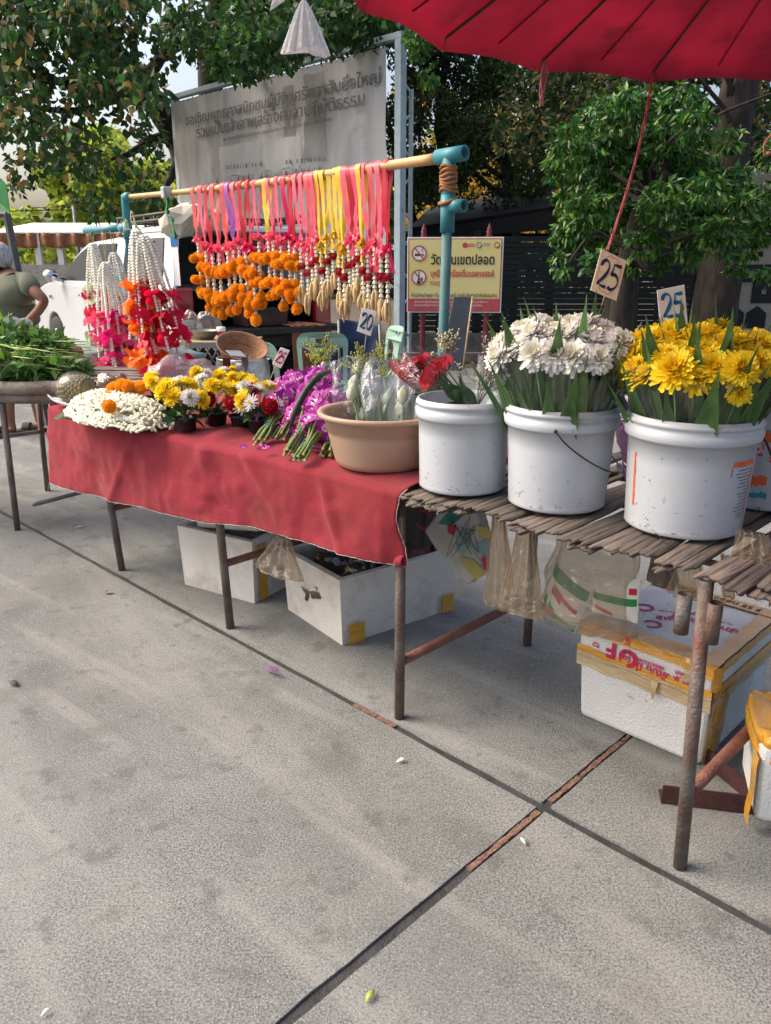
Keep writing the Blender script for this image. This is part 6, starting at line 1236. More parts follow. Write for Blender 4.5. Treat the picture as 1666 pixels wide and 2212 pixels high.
for k in range(7): m = MB(); p = lb_ - VX * .06 + AX * (-.045 + k * .014) + Z * (.03 + k * .003); m.lathe([(.001, -.004), (.026, -.004), (.028, 0), (.026, .004), (.001, .004)], 18, M=TRS(p, AX + Z * .2)); m.build('snack', mat('snack', (.3, .13, .06), .6) if k == 0 else bpy.data.materials['snack'], ck)
# orchids
orc_m = mat('orchid_magenta', (.30, .008, .23), .5, c2=(.46, .02, .36), scale=20, rnd=.25, trans=.3); orw_m = mat('orchid_white_throat', (.78, .62, .76), .5, var=.1, trans=.3); ord_m = mat('orchid_dark_lip', (.25, .004, .19), .4, var=.2)
def floret(seed):
    rg = random.Random(seed); mb = MB()
    for k, (L, W, el) in enumerate(((1, .95, .25), (1, .95, .25), (1, .6, .1), (.9, .55, .1), (.9, .55, .1))):
        a = (R(25), R(155), R(90), R(215), R(325))[k]; M = Matrix.Rotation(a, 4, 'Z') @ Matrix.Rotation(-el + rg.uniform(-.15, .15), 4, 'Y'); vs = []; n = 5
        for i in range(n + 1): t = i / n; w = W * .5 * math.sin(PI * min(1, t * .78 + .14)) ** .7 * (1 if t < 1 else .55); vs += [(L * t, -w, .06 * math.sin(t * 3)), (L * t, 0, .1 * t * t), (L * t, w, .06 * math.sin(t * 3))]
        for i in range(n): b = i * 3; mb.add(vs[b:b + 6], [(0, 1, 4, 3), (1, 2, 5, 4)], 1 if i == 0 or (i == 1 and k > 1) else 0, True, M)
    for k in range(3): M = Matrix.Rotation(R(270) + (k - 1) * .5, 4, 'Z') @ Matrix.Rotation(-.9, 4, 'Y'); petal(mb, M, .5, .3, .3, .5, .6, 2)
    return mb.mesh('floret', [orc_m, orw_m, ord_m])
FLO = [floret(i) for i in range(4)]
tie_m = mat('teal_thread', (.03, .2, .16), .6); stem_o = mat('orchid_stem', (.10, .17, .03), .5, c2=(.2, .27, .08), scale=14); cut_m = mat('cut_stem_end', (.5, .45, .22), .8)
def orchid(E, H, seed, label, nst=7, nf=34, rad=.07, zE=.80, zH=.93):
    nf = int(nf * 1.35); rg = random.Random(seed); a, b = PZ(*E, zE), PZ(*H, zH); t = thing('orchid_bunch', label, 'orchids', tuple(a), group='magenta orchid bunches on the red cloth'); d = (b - a); L = d.length; x, y, dn = frame_z(d)
    for k in range(nst):
        q = 2 * PI * k / nst; o0 = (x * math.cos(q) + y * math.sin(q)) * .017 * rg.uniform(.6, 1.6); o1 = (x * math.cos(q) + y * math.sin(q)) * .010; o2 = (x * math.cos(q) + y * math.sin(q)) * .05; e0 = rg.uniform(-.02, .02)
        m = MB(); P = [a + o0 + d * e0, a + o0 * .9 + d * .15, a + o1 + d * .28, a + d * .6 + o2 * .7, a + d * .95 + o2]; P[0].z = max(P[0].z, .796); m.tube(spline(P, 4), [.0056] + [.0046] * 15 + [.002], 7, caps=False); m.tube([P[0] - dn * .001, P[0] + dn * .0005], .0055, 7, mi=1); m.build('stem', [stem_o, cut_m], t)
    m = MB()
    for q in (.16, .2, .25): m.tube([a + d * q + (x * math.cos(s_) + y * math.sin(s_)) * .02 + dn * .004 * math.sin(s_) for s_ in [2 * PI * i / 14 for i in range(14)]], .0012, 4, closed=True)
    m.build('thread_tie', tie_m, t); TIv = wm(t).inverted()
    for k in range(nf):
        u = .38 + .68 * (k / nf) ** .9; q = k * 2.4 + rg.uniform(-.4, .4); r_ = rad * rg.uniform(.6, 1.05) * (1 if u < .95 else .6); o = x * math.cos(q) + y * math.sin(q); p = a + d * u + o * r_; p.z = max(p.z, .81); dr = (o * .9 + rv(.3) - Vector((.05, .45, -.15))).normalized(); link('floret', rg.choice(FLO), t, loc=TIv @ p, rot=eul(dr, rg.uniform(-.5, .5)), scale=.032 * rg.uniform(.85, 1.15))
    for k in range(4): p = b + dn * rg.uniform(0, .05) + (x * rg.uniform(-1, 1) + y * rg.uniform(-1, 1)) * .03; m = MB(); m.ball(p, .011, 8, 6, sq=(.8, .8, 1.3)); m.build('bud', orw_m, t)
    return t
orchid((560, 958), (640, 825), 1, 'leftmost magenta orchid bunch, its stems ending furthest left')
orchid((602, 948), (672, 822), 2, 'magenta orchid bunch lying in the second row with short stems', 6, 26)
orchid((624, 980), (700, 842), 3, 'middle magenta orchid bunch with its stems pointing at the cloth edge', 8, 38)
orchid((646, 992), (722, 872), 4, 'magenta orchid bunch with the lowest stems, nearest the cloth edge', 8, 32, .06)
orchid((706, 984), (735, 900), 5, 'magenta orchid bunch tucked against the tan basin', 6, 20, .05, zH=.88)
orchid((660, 945), (700, 815), 6, 'rearmost magenta orchid bunch reaching up to the dark curved leaf', 6, 30, zH=.99)
m = MB(); P = spline([PZ(625, 930, .86), PZ(640, 885, .93), PZ(668, 835, 1.0), PZ(700, 805, 1.04), PZ(735, 798, 1.0)], 6); m.strip([p + Vector((-.010, 0, .006)) * (1 - abs(2 * i / 24 - 1) ** 3) for i, p in enumerate(P)], [p + Vector((.010, 0, -.006)) * (1 - abs(2 * i / 24 - 1) ** 3) for i, p in enumerate(P)]); ll = m.build('long_leaf', mat('dark_strap_leaf', (.018, .035, .012), .4, var=.2), solid=.002); tag(ll, 'long dark strap leaf arching over the orchid bunches', 'leaf')
# green filler sprigs
def twig(mb, p, d, L, depth, rg, r=.0016, mi=0, tip=1, tr=.0032):
    q = p + d * L; mb.tube([p, p.lerp(q, .5) + rv(.004), q], [r, r * .8, r * .5], 4, mi=mi, caps=False)
    if depth:
        for k in range(5): s_ = rg.uniform(.3, 1); twig(mb, p.lerp(q, s_), (d + rv(.75)).normalized(), L * rg.uniform(.3, .55), depth - 1, rg, r * .6, mi, tip, tr)
    else:
        for k in range(3): mb.ball(p.lerp(q, .4 + k * .3) + rv(.003), tr, 4, 3, mi=tip)
sprig_g = mat('sprig_green', (.14, .2, .03), .6, var=.3); sprig_y = mat('sprig_yellow_green', (.33, .33, .06), .6, var=.3); st_g = mat('statice_stem', (.12, .12, .08), .7); st_l = mat('statice_floret', (.42, .38, .36), .7, var=.2)
def sprig(name, label, cat, p, d, L, mats_, seed, n=4, tr=.0032, parent=None):
    rg = random.Random(seed); mb = MB(); st = random.getstate(); random.seed(seed)
    for k in range(n): twig(mb, Vector(p), (Vector(d) + rv(.22)).normalized(), L * rg.uniform(.7, 1), 2, rg, tr=tr)
    random.setstate(st); o = mb.build(name, mats_, parent); 
    if label: tag(o, label, cat)
    return o
sprig('green_sprigs', 'feathery green sprigs standing behind the orchid heads', 'sprigs', PZ(690, 830, .95), (.05, .1, 1), .15, [sprig_g, sprig_y], 3, 7)
# wrapped lotus buds in the basin
lot_m = mat('lotus_bud', (.58, .60, .40), .5, c2=(.72, .71, .58), scale=14, trans=.2); lotg_m = mat('lotus_outer_petal', (.30, .38, .14), .5, c2=(.5, .55, .3), scale=10)
def lotus_mesh(seed):
    mb = MB(); mb.lathe([(.01, -1), (.3, -.85), (.5, -.4), (.5, 0), (.36, .5), (.14, .9), (.01, 1.05)], 14)
    for k in range(5): M = Matrix.Rotation(k * 1.257 + seed, 4, 'Z'); vs = []; n = 6
    for k in range(7):
        M = Matrix.Rotation(k * .9 + seed, 4, 'Z'); vs = []; n = 6
        for i in range(n + 1): t = i / n; z = -.9 + 1.5 * t * (1 if k % 2 else .75); r_ = lerpt(z, [(-1, .05), (-.85, .3), (-.4, .5), (0, .5), (.5, .36), (.9, .14), (1.05, .02)]) + .05; w = .55 * math.sin(PI * min(1, t * .85 + .12)); 
        for i in range(n + 1):
            t = i / n; z = -.9 + 1.6 * t * (1 if k % 2 else .7); r_ = lerpt(z, [(-1, .05), (-.85, .3), (-.4, .5), (0, .5), (.5, .36), (.9, .14), (1.05, .02)]) + .045; w = .5 * math.sin(PI * min(1, t * .85 + .12))
            for s_ in (-1, 0, 1): vs.append((r_ * math.cos(s_ * w), r_ * math.sin(s_ * w), z))
        mb.add(vs, [(i * 3 + j, i * 3 + j + 1, i * 3 + j + 4, i * 3 + j + 3) for i in range(n) for j in range(2)], k % 2, True, M)
    return mb.mesh('lotus_bud', [lot_m, lotg_m])
LOT = [lotus_mesh(0), lotus_mesh(2)]
BO = bs.location
for i, (px, py, dx, nb, lb) in enumerate(((775, 852, -.11, 4, 'clear wrapped lotus buds with green sprigs, leftmost in the tan basin'), (838, 858, -.01, 2, 'crinkled wrapped lotus bunch in the middle of the tan basin'), (885, 868, .09, 2, 'wrapped lotus bunch leaning at the right of the tan basin'))):
    rg = random.Random(30 + i); b = Vector(BO) + AX * dx * .75 + VX * .01 + Z * .03; top_ = PV(px, 785 + 8 * i, .24 + .02 * i); d = (top_ - b); L = d.length
    t = thing('lotus_bouquet', lb, 'bouquet', tuple(b), rot=tuple(eul(d, i))); fx, fy, fz = frame_z(d)
    def wl2(u, v, L=L, i=i): a = u * 2 * PI; r_ = (.035 + .042 * math.sin(min(1, v * 1.1) * PI * .62)) * (1 + .12 * math.sin(a * 5 + v * 6 + i) + .2 * noise.noise(Vector((math.cos(a) * 2, math.sin(a) * 2, v * 4 + i)))); return Vector((math.cos(a) * r_ * 1.25, math.sin(a) * r_ * .75, L * v * (1.0 + .07 * noise.noise(Vector((math.cos(a), math.sin(a), i * 3))))))
    m = MB(); m.grid(wl2, 44, 22, wrap=True); link('wrapper', m.mesh('wrapper', film('crinkled_cellophane_%s' % 'abc'[i], (.93, .95, .98), .04, .15, .22, .4, 16, body=.04 + .05 * i, bc=(.7, .78, .85))), t)
    for k in range(nb):
        p = Vector((rg.uniform(-.035, .035), rg.uniform(-.02, .02) - .0, L * (.40 + .12 * k) if i == 0 else L * (.55 + .14 * k))); link('lotus_bud', LOT[k % 2], t, loc=p, rot=(rg.uniform(-.25, .25), rg.uniform(-.25, .25), rg.uniform(0, 6)), scale=.034 if k else .038)
        mb = MB(); mb.tube([(0, 0, 0), p - Vector((0, 0, .02))], .004, 6); link('stem', mb.mesh('stem', grn_m), t)
    for k in range(7): link('leaf', BL_M[k % 3], t, loc=(rg.uniform(-.02, .02), rg.uniform(-.01, .01), .01), rot=Euler((0, rg.uniform(.0, .12), rg.uniform(0, 6))), scale=rg.uniform(.55, .8) * L / .34)
    if i < 2:
        st = random.getstate(); random.seed(i + 5); mb = MB(); 
        for k in range(4): twig(mb, Vector((0, 0, L * .72)), (Vector((0, 0, 1)) + rv(.35)).normalized(), .11, 2, rg)
        random.setstate(st); link('sprig', mb.mesh('sprig', [sprig_g, sprig_y]), t)
# rose bunches
def rose_bunch(tip, mouth, seed, label, n=7, L_=None, wr=.055, mt=None):
    d = mouth - tip; L = d.length; cd_ = eul(d, 0).to_matrix().inverted() @ Vector((-.15, -1, .35)); t = thing('rose_bunch', label, 'bouquet', tuple(tip), rot=tuple(eul(d, 0))); rg = random.Random(seed)
    def wf(u, v): a = u * 2 * PI; r_ = .012 + (wr + .012) * v ** .9; r_ *= 1 + .10 * math.sin(a * 4 + seed) * v + .12 * noise.noise(Vector((math.cos(a) * 2, math.sin(a) * 2, v * 3 + seed))); return Vector((math.cos(a) * r_, math.sin(a) * r_ * .8, L * v * (1.04 + .13 * noise.noise(Vector((math.cos(a) * 1.5, math.sin(a) * 1.5, seed * 2.0))))))
    for k in range(n):
        a = k * 2.4; q = wr * .75 * math.sqrt((k + .3) / n); p = Vector((math.cos(a) * q, math.sin(a) * q * .8, L * (.96 - .12 * (q / wr)))); link('rose', ROSE_M, t, loc=p, rot=eul(Vector((math.cos(a) * q * 6, math.sin(a) * q * 6, 1)) + cd_ * 1.3, a), scale=.029 * rg.uniform(.9, 1.1)); mb = MB(); mb.tube([(0, 0, 0), p * .6, p], .002, 5); link('stem', mb.mesh('stem', grn_m), t)
    for k in range(9): a = rg.uniform(0, 6.3); link('leaf', PL_M[k % 2], t, loc=(0, 0, L * rg.uniform(.0, .25)), rot=Euler((0, rg.uniform(.1, .35), a)), scale=rg.uniform(.09, .13))
    m = MB(); m.grid(wf, 36, 14, wrap=True); link('wrapper', m.mesh('wrapper', cello), t)
    if seed != 1:
      m = MB(); m.grid(lambda u, v: wf(u * .55 + (.15 if seed % 2 else .6), .62 + v * .34) * 1.0, 16, 6); link('red_wrap_band', m.mesh('red_wrap_band', film('red_film_%s' % 'xyz'[seed % 3], (.85, .12, .16), .1, .4, .2, .8, 20, body=.2, bc=(.5, .02, .04))), t)
    return t
B1o = b1[1]
rose_bunch(B1o + AX * .045 + VX * .0 + Z * .225, PV(930, 797, .05), 1, 'front bunch of red roses in cellophane lying across the rim of the left bucket', 8, wr=.06)
rose_bunch(B1o - AX * .10 + VX * .06 + Z * .20, PV(888, 785, .22), 2, 'rear bunch of red roses in red wrap behind the front rose bunch', 7, wr=.05)
t = thing('statice_bunch', 'grey lilac statice bunch in cellophane at the rear of the left bucket', 'bouquet', tuple(B1o + VX * .08 + Z * .2)); sprig('statice', None, None, B1o + VX * .06 + Z * .22, (.35, .3, .75), .17, [st_g, st_l], 8, 8, .0026, t)
def sf(u, v): a = u * 2 * PI; r_ = .015 + .06 * v; return B1o + VX * .06 + Z * .2 + (Vector((.35, .3, .75)).normalized()) * .2 * v + Vector((math.cos(a) * r_, math.sin(a) * r_ * .6, math.sin(a) * r_ * .3))
m = MB(); m.grid(sf, 24, 8, wrap=True); m.build('wrapper', cello, t)
sprig('cream_sprigs', 'small cream filler flowers beside the teal post above the red roses', 'sprigs', PV(955, 795, .3), (0, .1, 1), .10, [st_g, mat('cream_floret', (.5, .45, .28), .7)], 9, 5, .003)
# purple bag behind buckets 2 and 3
pb = stand_at(1340, 1045, .05, .785) + VX * .12
heap('plastic_bag', 'purple and clear plastic bag squeezed behind the two chrysanthemum buckets', 'plastic bag', pb + Z * .11, (.07, .09, .17), film('purple_film', (.6, .45, .65), .15, .6, .2, 1.0, 20, body=.4, bc=(.2, .09, .22)), seed=31, amp=.4)
# fallen petals
for i, (x, y, lb, sc_) in enumerate(((585, 1455, 'white and purple orchid floret fallen on the concrete beside the joint', .042), (233, 1279, 'single magenta orchid petal on the concrete beyond the left slab joint', .018))):
    p = PZ(x, y, .008); t = link('fallen_floret', FLO[i] if i else floret(9), None, loc=p, rot=(.9 if i == 0 else .3, 0.2, 2.6 + i), scale=sc_); tag(t, lb, 'petal')
    if i == 0: t.data.materials[0] = mat('orchid_white_purple', (.5, .12, .45), .5, c2=(.75, .6, .74), scale=40, contrast=(.4, .5)); t.location.z += .008
for i, (x, y, z, lb) in enumerate(((572, 968, .79, 'white and magenta petal on the cloth below the orchid stems'), (527, 966, .79, 'dark purple petal on the cloth left of the orchid stems'), (422, 945, .79, 'small purple petal on the ridge of the red cloth'))):
    t = link('fallen_petal', FLO[i % 4], None, loc=PZ(x, y, z + .012), rot=(.3, 0, i), scale=(.02, .016, .009)[i]); tag(t, lb, 'petal')
sm = mat('pale_petal', (.65, .65, .6), .6); dk_l = mat('dark_dry_leaf', (.05, .055, .06), .7); gl = mat('yellow_green_leaf', (.3, .38, .08), .6)
for i, (x, y, a, L, mt_, lb) in enumerate(((868, 1645, .4, .035, sm, 'tiny white petal on the concrete in front of the joint crossing'), (1130, 1820, 1.9, .03, sm, 'tiny white petal right of the rusty joint strip'), (30, 1478, -.6, .06, dk_l, 'dark flat scrap on the concrete near the left edge'), (800, 2155, 1.0, .035, gl, 'tiny yellow green leaf scrap near the bottom edge'), (640, 1195, .2, .0, dk_l, ''), (172, 1140, .2, .045, mat('pale_scrap', (.35, .35, .33), .8), 'pale crumpled scrap on the ground under the left table'), (100, 2190, .8, .022, sm, 'thin white scrap at the lower left of the concrete'), (1120, 1290, 0, .03, dk_l, 'small dark leaf behind the rusty crossbar'))):
    if not lb: continue
    m = MB(); p = PZ(x, y, .003); ca, sa = math.cos(a), math.sin(a)
    for k in range(5): pass
    P = [p + Vector((ca * L * (t - .5), sa * L * (t - .5), .003 + .006 * math.sin(t * 3))) for t in (0, .25, .5, .75, 1)]; w = (.001, .3, .38, .28, .001); n_ = Vector((-sa, ca, 0)) * L * .5; m.strip([q + n_ * w[k] for k, q in enumerate(P)], [q - n_ * w[k] for k, q in enumerate(P)]); o = m.build('ground_scrap', mt_, solid=.0008); tag(o, lb, 'litter')
# ================================================================== red parasol
para = mat('crimson_parasol_cloth', (.46, .05, .11), .7, var=.14, scale=5, trans=.55, bump=.15, bscale=300, dirt=(.16, .03, .04), dscale=7, dlo=.55, dhi=.85)
pole_r = mat('red_chipped_pole', (.22, .02, .02), .5, c2=(.3, .28, .27), scale=26, contrast=(.56, .62), bump=.2); rib_m = mat('dark_bamboo_rib', (.05, .025, .02), .7, var=.2)
PCX = Vector((1.09, 1.74, 0)); PRm, PZr, PZa = 1.245, 2.0, 2.46; NR = 18; A0_ = math.atan2(2.95 - 1.74, .88 - 1.09)
A0_ = math.atan2(PZ(1410, 160, PZr).y - PCX.y, PZ(1410, 160, PZr).x - PCX.x)
um = thing('red_parasol', 'large faded crimson market parasol with dark ribs overhanging the flower buckets', 'parasol', (1.03, 1.77, 0))
def canopy(u, v):
    a = A0_ + u * 2 * PI; f = (u * NR) % 1; k = 1 - .018 * math.sin(PI * f) * v; r_ = PRm * v * k; z = PZa - (PZa - PZr) * (v ** 1.12) - .022 * math.sin(PI * f) * v * (0 if v < .05 else 1) * -.6
    if v > .985: z -= .022; r_ = PRm * .985 * k + .002
    return PCX + Vector((math.cos(a) * r_, math.sin(a) * r_, z + .004 * noise.noise(Vector((math.cos(a) * r_ * 9, math.sin(a) * r_ * 9, 0)))))
m = MB(); m.grid(canopy, NR * 8, 30, wrap=True); m.build('canopy_cloth', para, um, solid=.002)
for k in range(NR):
    a = A0_ + 2 * PI * k / NR; P = [PCX + Vector((math.cos(a) * PRm * v, math.sin(a) * PRm * v, PZa - (PZa - PZr) * v ** 1.12 - .008)) for v in (.03, .25, .5, .75, .985, 1.0)]
    m = MB(); m.tube(P, .0042, 6); m.build('rib', rib_m, um)
    a += PI / NR; P = [PCX + Vector((math.cos(a) * PRm * .98 * v, math.sin(a) * PRm * .98 * v, PZa - (PZa - PZr) * v ** 1.12 + .008)) for v in (.1, .4, .7, .97)]
    m = MB(); m.tube(P, .003, 5); m.build('seam', mat('dark_seam', (.16, .012, .02), .8) if k == 0 else bpy.data.materials['dark_seam'], um)
bp_ = Vector((1.03, 1.77, 0)); m = MB(); m.pipe(bp_ + Z * .03, bp_ + Z * .40, .031, .027, 22); m.build('outer_pole', pole_r, um); m = MB(); m.tube([bp_ + Z * .2, PCX + Z * 2.47], .021, 16); m.build('pole', rusty, um)
for q, w in ((PZ(1425, 1722, 0), 1), (bp_ + Vector((.32, .1, 0)), 0), (bp_ + Vector((-.1, .3, 0)), 0), (bp_ + Vector((.1, -.32, 0)), 0)):
    m = MB(); d = (q - bp_); d.z = 0; L = d.length; m.box(bp_ + d / 2 + Z * .004, (L, .055, .005), rot=(0, 0, math.atan2(d.y, d.x))); n_ = Vector((-d.y, d.x, 0)).normalized(); m.box(bp_ + d / 2 + n_ * .026 + Z * .03, (L, .005, .055), rot=(0, 0, math.atan2(d.y, d.x))); m.build('foot', mat('maroon_angle_iron', (.06, .022, .022), .6, var=.3, bump=.2) if w else bpy.data.materials['maroon_angle_iron'], um)
m = MB(); m.tube(spline([bp_ + Vector((-.05, -.03, .01)), bp_ + Vector((-.055, -.035, .10)), bp_ + Vector((-.03, -.02, .13)), bp_ + Vector((-.02, -.0, .1))], 5), .006, 8); m.build('hook', pole_r, um)
rope = mat('pink_rope', (.55, .10, .13), .8, c2=(.65, .2, .22), scale=60, stretch=(1, 1, 8)); rg = random.Random(2)
r0, r1 = PZ(1410, 160, PZr - .01), PY(1313, 540, 2.17)
rp = thing('pink_rope', 'pink plastic rope from the parasol rib down to the peach price card', 'rope', tuple(r1)); m = MB()
for k in range(3): m.tube([r0.lerp(r1, i / 40) + Vector((math.cos(i * .5 + k * 2.1), math.sin(i * .5 + k * 2.1), 0)) * .0022 + Vector((.015, 0, 0)) * math.sin(PI * i / 40) for i in range(41)], .0022, 5)
m.build('strand', rope, rp); m = MB(); m.tube(spline([r0.lerp(r1, .7), r0.lerp(r1, .71) + Vector((.05, 0, .0)), r0.lerp(r1, .76) + Vector((.1, .02, -.01))], 5), .0007, 4); m.build('loose_thread', st_l, rp)
tq = PZ(1178, 132, PZr - .01); tl = thing('frayed_tassel', 'frayed pink rope end hanging from a rib of the parasol', 'tassel', tuple(tq))
for k in range(9): m = MB(); m.tube(spline([tq + rv(.003), tq + Vector((U(-.01, .01), 0, -.04)), tq + Vector((U(-.012, .01), U(-.01, .01), -.08 - U(0, .05)))], 3), .0022, 4); m.build('strand', mat('faded_pink_thread', (.42, .16, .17), .9) if k == 0 else bpy.data.materials['faded_pink_thread'], tl)
tq = PZ(1666, 165, PZr - .01) + Vector((.02, 0, 0)); m = MB(); m.tube(spline([tq, tq + Vector((.01, 0, -.14)), tq + Vector((.04, 0, -.2)), tq + Vector((.0, 0, -.24)), tq + Vector((-.01, 0, -.2)), tq + Vector((.03, 0, -.16))], 5), .004, 5); o = m.build('tied_rope', rope); tag(o, 'knotted pink rope hanging from the parasol at the right edge', 'rope')
# white net bag
nb = thing('hanging_net_bag', 'small white net bag hanging on a string above the billboard', 'net bag', tuple(PY(655, 0, 3.0))); q = PY(655, -6, 3.0)
def nf(u, v): a = u * 2 * PI; r_ = .004 + .078 * v ** .8; z = -.005 - .155 * v - .012 * v * math.cos(a * 2) ; return q + Vector((math.cos(a) * r_ * (1 + .05 * math.sin(a * 13)) + .002, math.sin(a) * r_ * .5 * (1 + .3 * math.sin(a * 11 + 1)) , z + .012 * v * v * math.cos(a * 2 + 1)))
m = MB(); m.grid(nf, 48, 14, wrap=True); e = [nf(i / 48, 1) for i in range(48)]; m.add(e, [tuple(range(48))]); m.build('net', film('white_net', (.93, .93, .95), .1, .2, .5, .8, 60, body=.4, bc=(.75, .74, .76)), nb)
m = MB(); m.tube([q, q + Vector((.0, .1, .9)), q + Vector((0, .4, 2.2))], .0012, 4); m.build('string', string_m, nb)
m = MB(); p = PY(612, 4, 3.0); m.grid(lambda u, v: p + Vector((.05 * (u - .5) - .02 * v, .01 * math.sin(v * 5), .08 * (1 - v) - .03 * (1 - u))), 4, 5); m.build('net_tail', whfilm, nb)

# ================================================================== bags hanging under the bamboo top
def hang_bag(label, x, y0, y1, w0, w1, v, mt, seed, flat=.3, name='plastic_bag', skew=0, cat='plastic bag'):
    a, b = PV(x, y0, v), PV(x + skew, y1, v); k = (ray(x, y0).length and (PV(x + 10, y1, v) - PV(x, y1, v)).length / 10); n_ = AX
    def fn(u, t):
        an = u * 2 * PI; w = (w0 + (w1 - w0) * t ** 1.1) * k / 2; w *= 1 + .08 * math.sin(an * 6 + seed) * (1 - t) + .18 * noise.noise(Vector((math.cos(an) * 2, math.sin(an) * 2, t * 3 + seed))); c = a.lerp(b, t); wob = .006 * math.sin(an * 11 + seed + t * 3) * (1 - .5 * t)
        return c + AX * (math.cos(an) * w) + VX * (math.sin(an) * w * flat + wob) + Z * (.012 * noise.noise(Vector((math.cos(an) * 3, seed, t))) * t)
    m = MB(); m.grid(fn, 56, 20, wrap=True); e = [fn(i / 56, 1) for i in range(56)]; m.add(e, [tuple(range(56))]); o = m.build(name, mt); tag(o, label, cat); return o
hang_bag('limp tan plastic bag hanging from the bamboo top, left of the pair', 1078, 1098, 1312, 20, 72, .10, tanfilm, 1, skew=2)
hang_bag('limp tan plastic bag hanging from the bamboo top, right of the pair', 1140, 1112, 1322, 22, 100, .07, tanfilm, 2, skew=-16)
hang_bag('torn tan plastic bag caught on the second trestle crossbar', 610, 1160, 1235, 30, 96, .03, tanfilm, 3, skew=-10)
hang_bag('dark grey brown plastic bag under the slats left of the right trestle', 1432, 1175, 1262, 40, 70, .32, film('grey_brown_bag', (.5, .42, .4), .15, .4, .3, .7, 18, body=.6, bc=(.2, .15, .14)), 4)
hang_bag('round tan plastic bag hanging beside the pipe sleeves', 1490, 1195, 1290, 40, 92, .15, tanfilm, 5, skew=-4)
hang_bag('crumpled tan plastic bag under the slats at the right edge', 1625, 1150, 1245, 60, 110, .12, tanfilm, 6)
hang_bag('narrow tan plastic bag hanging right of the right trestle', 1575, 1200, 1290, 30, 26, .22, tanfilm, 7)
o = hang_bag('clear carrier bag holding green and white packets under the bamboo slats', 1290, 1160, 1348, 150, 205, .42, film('clear_carrier_film', (.88, .84, .78), .1, .45, .15, .8, 9, body=.2, bc=(.6, .54, .46)), 8, flat=.35, skew=-30)
pk_g = mat('green_packet_print', (.02, .25, .06), .5, var=.15); pk_r = mat('red_packet_print', (.6, .03, .04), .5, var=.1)
for i, (x, y, w, h, tilt, lb) in enumerate(((1222, 1292, 84, 108, .30, 'tilted white packet with green bands and red marks, left in the carrier bag'), (1330, 1288, 96, 90, -.05, 'white packet with one green band, right in the carrier bag'))):
    c = PV(x, y, .42); k = (PV(x + 10, y, .42) - c).length / 10; W_2, H_2 = w * k, h * k; M = Matrix.Translation(c) @ Matrix.Rotation(ROW, 4, 'Z') @ Matrix.Rotation(tilt, 4, 'Y'); t = thing('snack_packet', lb, 'packet', tuple(c))
    def sur(u, v, s_): e = max(0, 1 - (2 * u - 1) ** 4) * max(0, 1 - (2 * v - 1) ** 4); return M @ Vector(((u - .5) * W_2, s_ * .02 * e + .003 * noise.noise(Vector((u * 5, v * 5, i))), (v - .5) * H_2))
    m = MB(); m.grid(lambda u, v: sur(u, v, -1), 14, 14); m.grid(lambda u, v: sur(u, v, 1), 14, 14); m.build('packet', whc, t)
    m = MB(); 
    def band_(v0, v1, sl, mi, u0=.02, u1=.98): m.grid(lambda u, v: sur(u0 + (u1 - u0) * u, v0 + (v1 - v0) * v + sl * (u - .5), -1) + (M.to_3x3() @ Vector((0, -.0015, 0))), 12, 4, mi)
    if i == 0: band_(.72, .92, -.08, 0); band_(.02, .16, -.02, 0); band_(.16, .34, -.2, 0, .02, .4); band_(.08, .2, 0, 1, .1, .42); band_(.45, .62, -.12, 1, .2, .5); band_(.42, .5, -.1, 1, .5, .9)
    else: band_(.38, .55, .04, 0); band_(.1, .2, -.1, 1, .1, .5); band_(.66, .8, 0, 1, .84, .97)
    m.build('packet_print', [pk_g, pk_r], t)
# patterned cloth bag (plain patches only)
pat = thing('patterned_tote_bag', 'tote bag with teal, yellow, red and grey patches behind the foam box', 'tote bag', tuple(PV(1000, 1170, .42)))
VB = .40; cs = [(935, 1140), (975, 1086), (1050, 1098), (1064, 1150), (1058, 1230), (1030, 1256), (1000, 1230), (960, 1180)]
m = MB(); P = [PV(x, y, VB) for x, y in cs]; m.poly(P, -.05, VX * -1); m.build('bag_body', mat('grey_white_cloth', (.36, .37, .36), .85, var=.1, bump=.2, bscale=20), pat, bevel=.012)
for i, (pts, c) in enumerate((([(945, 1132), (975, 1098), (1006, 1092), (1000, 1115), (975, 1135)], (.04, .17, .16)), ([(985, 1150), (1012, 1140), (1020, 1175), (1000, 1200), (985, 1190)], (.22, .32, .30)), ([(1030, 1135), (1058, 1140), (1060, 1165), (1036, 1160)], (.38, .32, .10)), ([(992, 1203), (1022, 1208), (1052, 1240), (1030, 1253), (1004, 1228)], (.38, .33, .10)), ([(1040, 1205), (1058, 1203), (1057, 1238), (1046, 1228)], (.4, .03, .05)), ([(966, 1135), (984, 1136), (980, 1158), (968, 1150)], (.4, .03, .05)), ([(1020, 1175), (1058, 1168), (1058, 1198), (1030, 1196)], (.18, .28, .28)))):
    m = MB(); m.poly([PV(x, y, VB - .052 - .0006 * i) for x, y in pts], .0012, VX * -1); m.build('cloth_patch', mat('patch_%s' % 'abcdefg'[i], c, .85, var=.12), pat)
for k in range(4):
    m = MB(); rg = random.Random(k); m.tube(spline([PV(rg.uniform(965, 1045), rg.uniform(1110, 1220), VB - .057) for _ in range(5)], 6), .0008, 4); m.build('printed_line', blk_s, pat)
m = MB(); m.tube(spline([PV(905, 1100, VB), PV(930, 1110, VB), PV(950, 1140, VB - .03), PV(958, 1160, VB)], 5), .004, 6); m.build('handle', rd_p if False else mat('red_strap', (.35, .01, .04), .6), pat)
m = MB(); m.tube(spline([PV(900, 1130, VB), PV(925, 1150, VB), PV(945, 1165, VB - .03)], 5), .004, 6); m.build('handle', bpy.data.materials['red_strap'], pat)
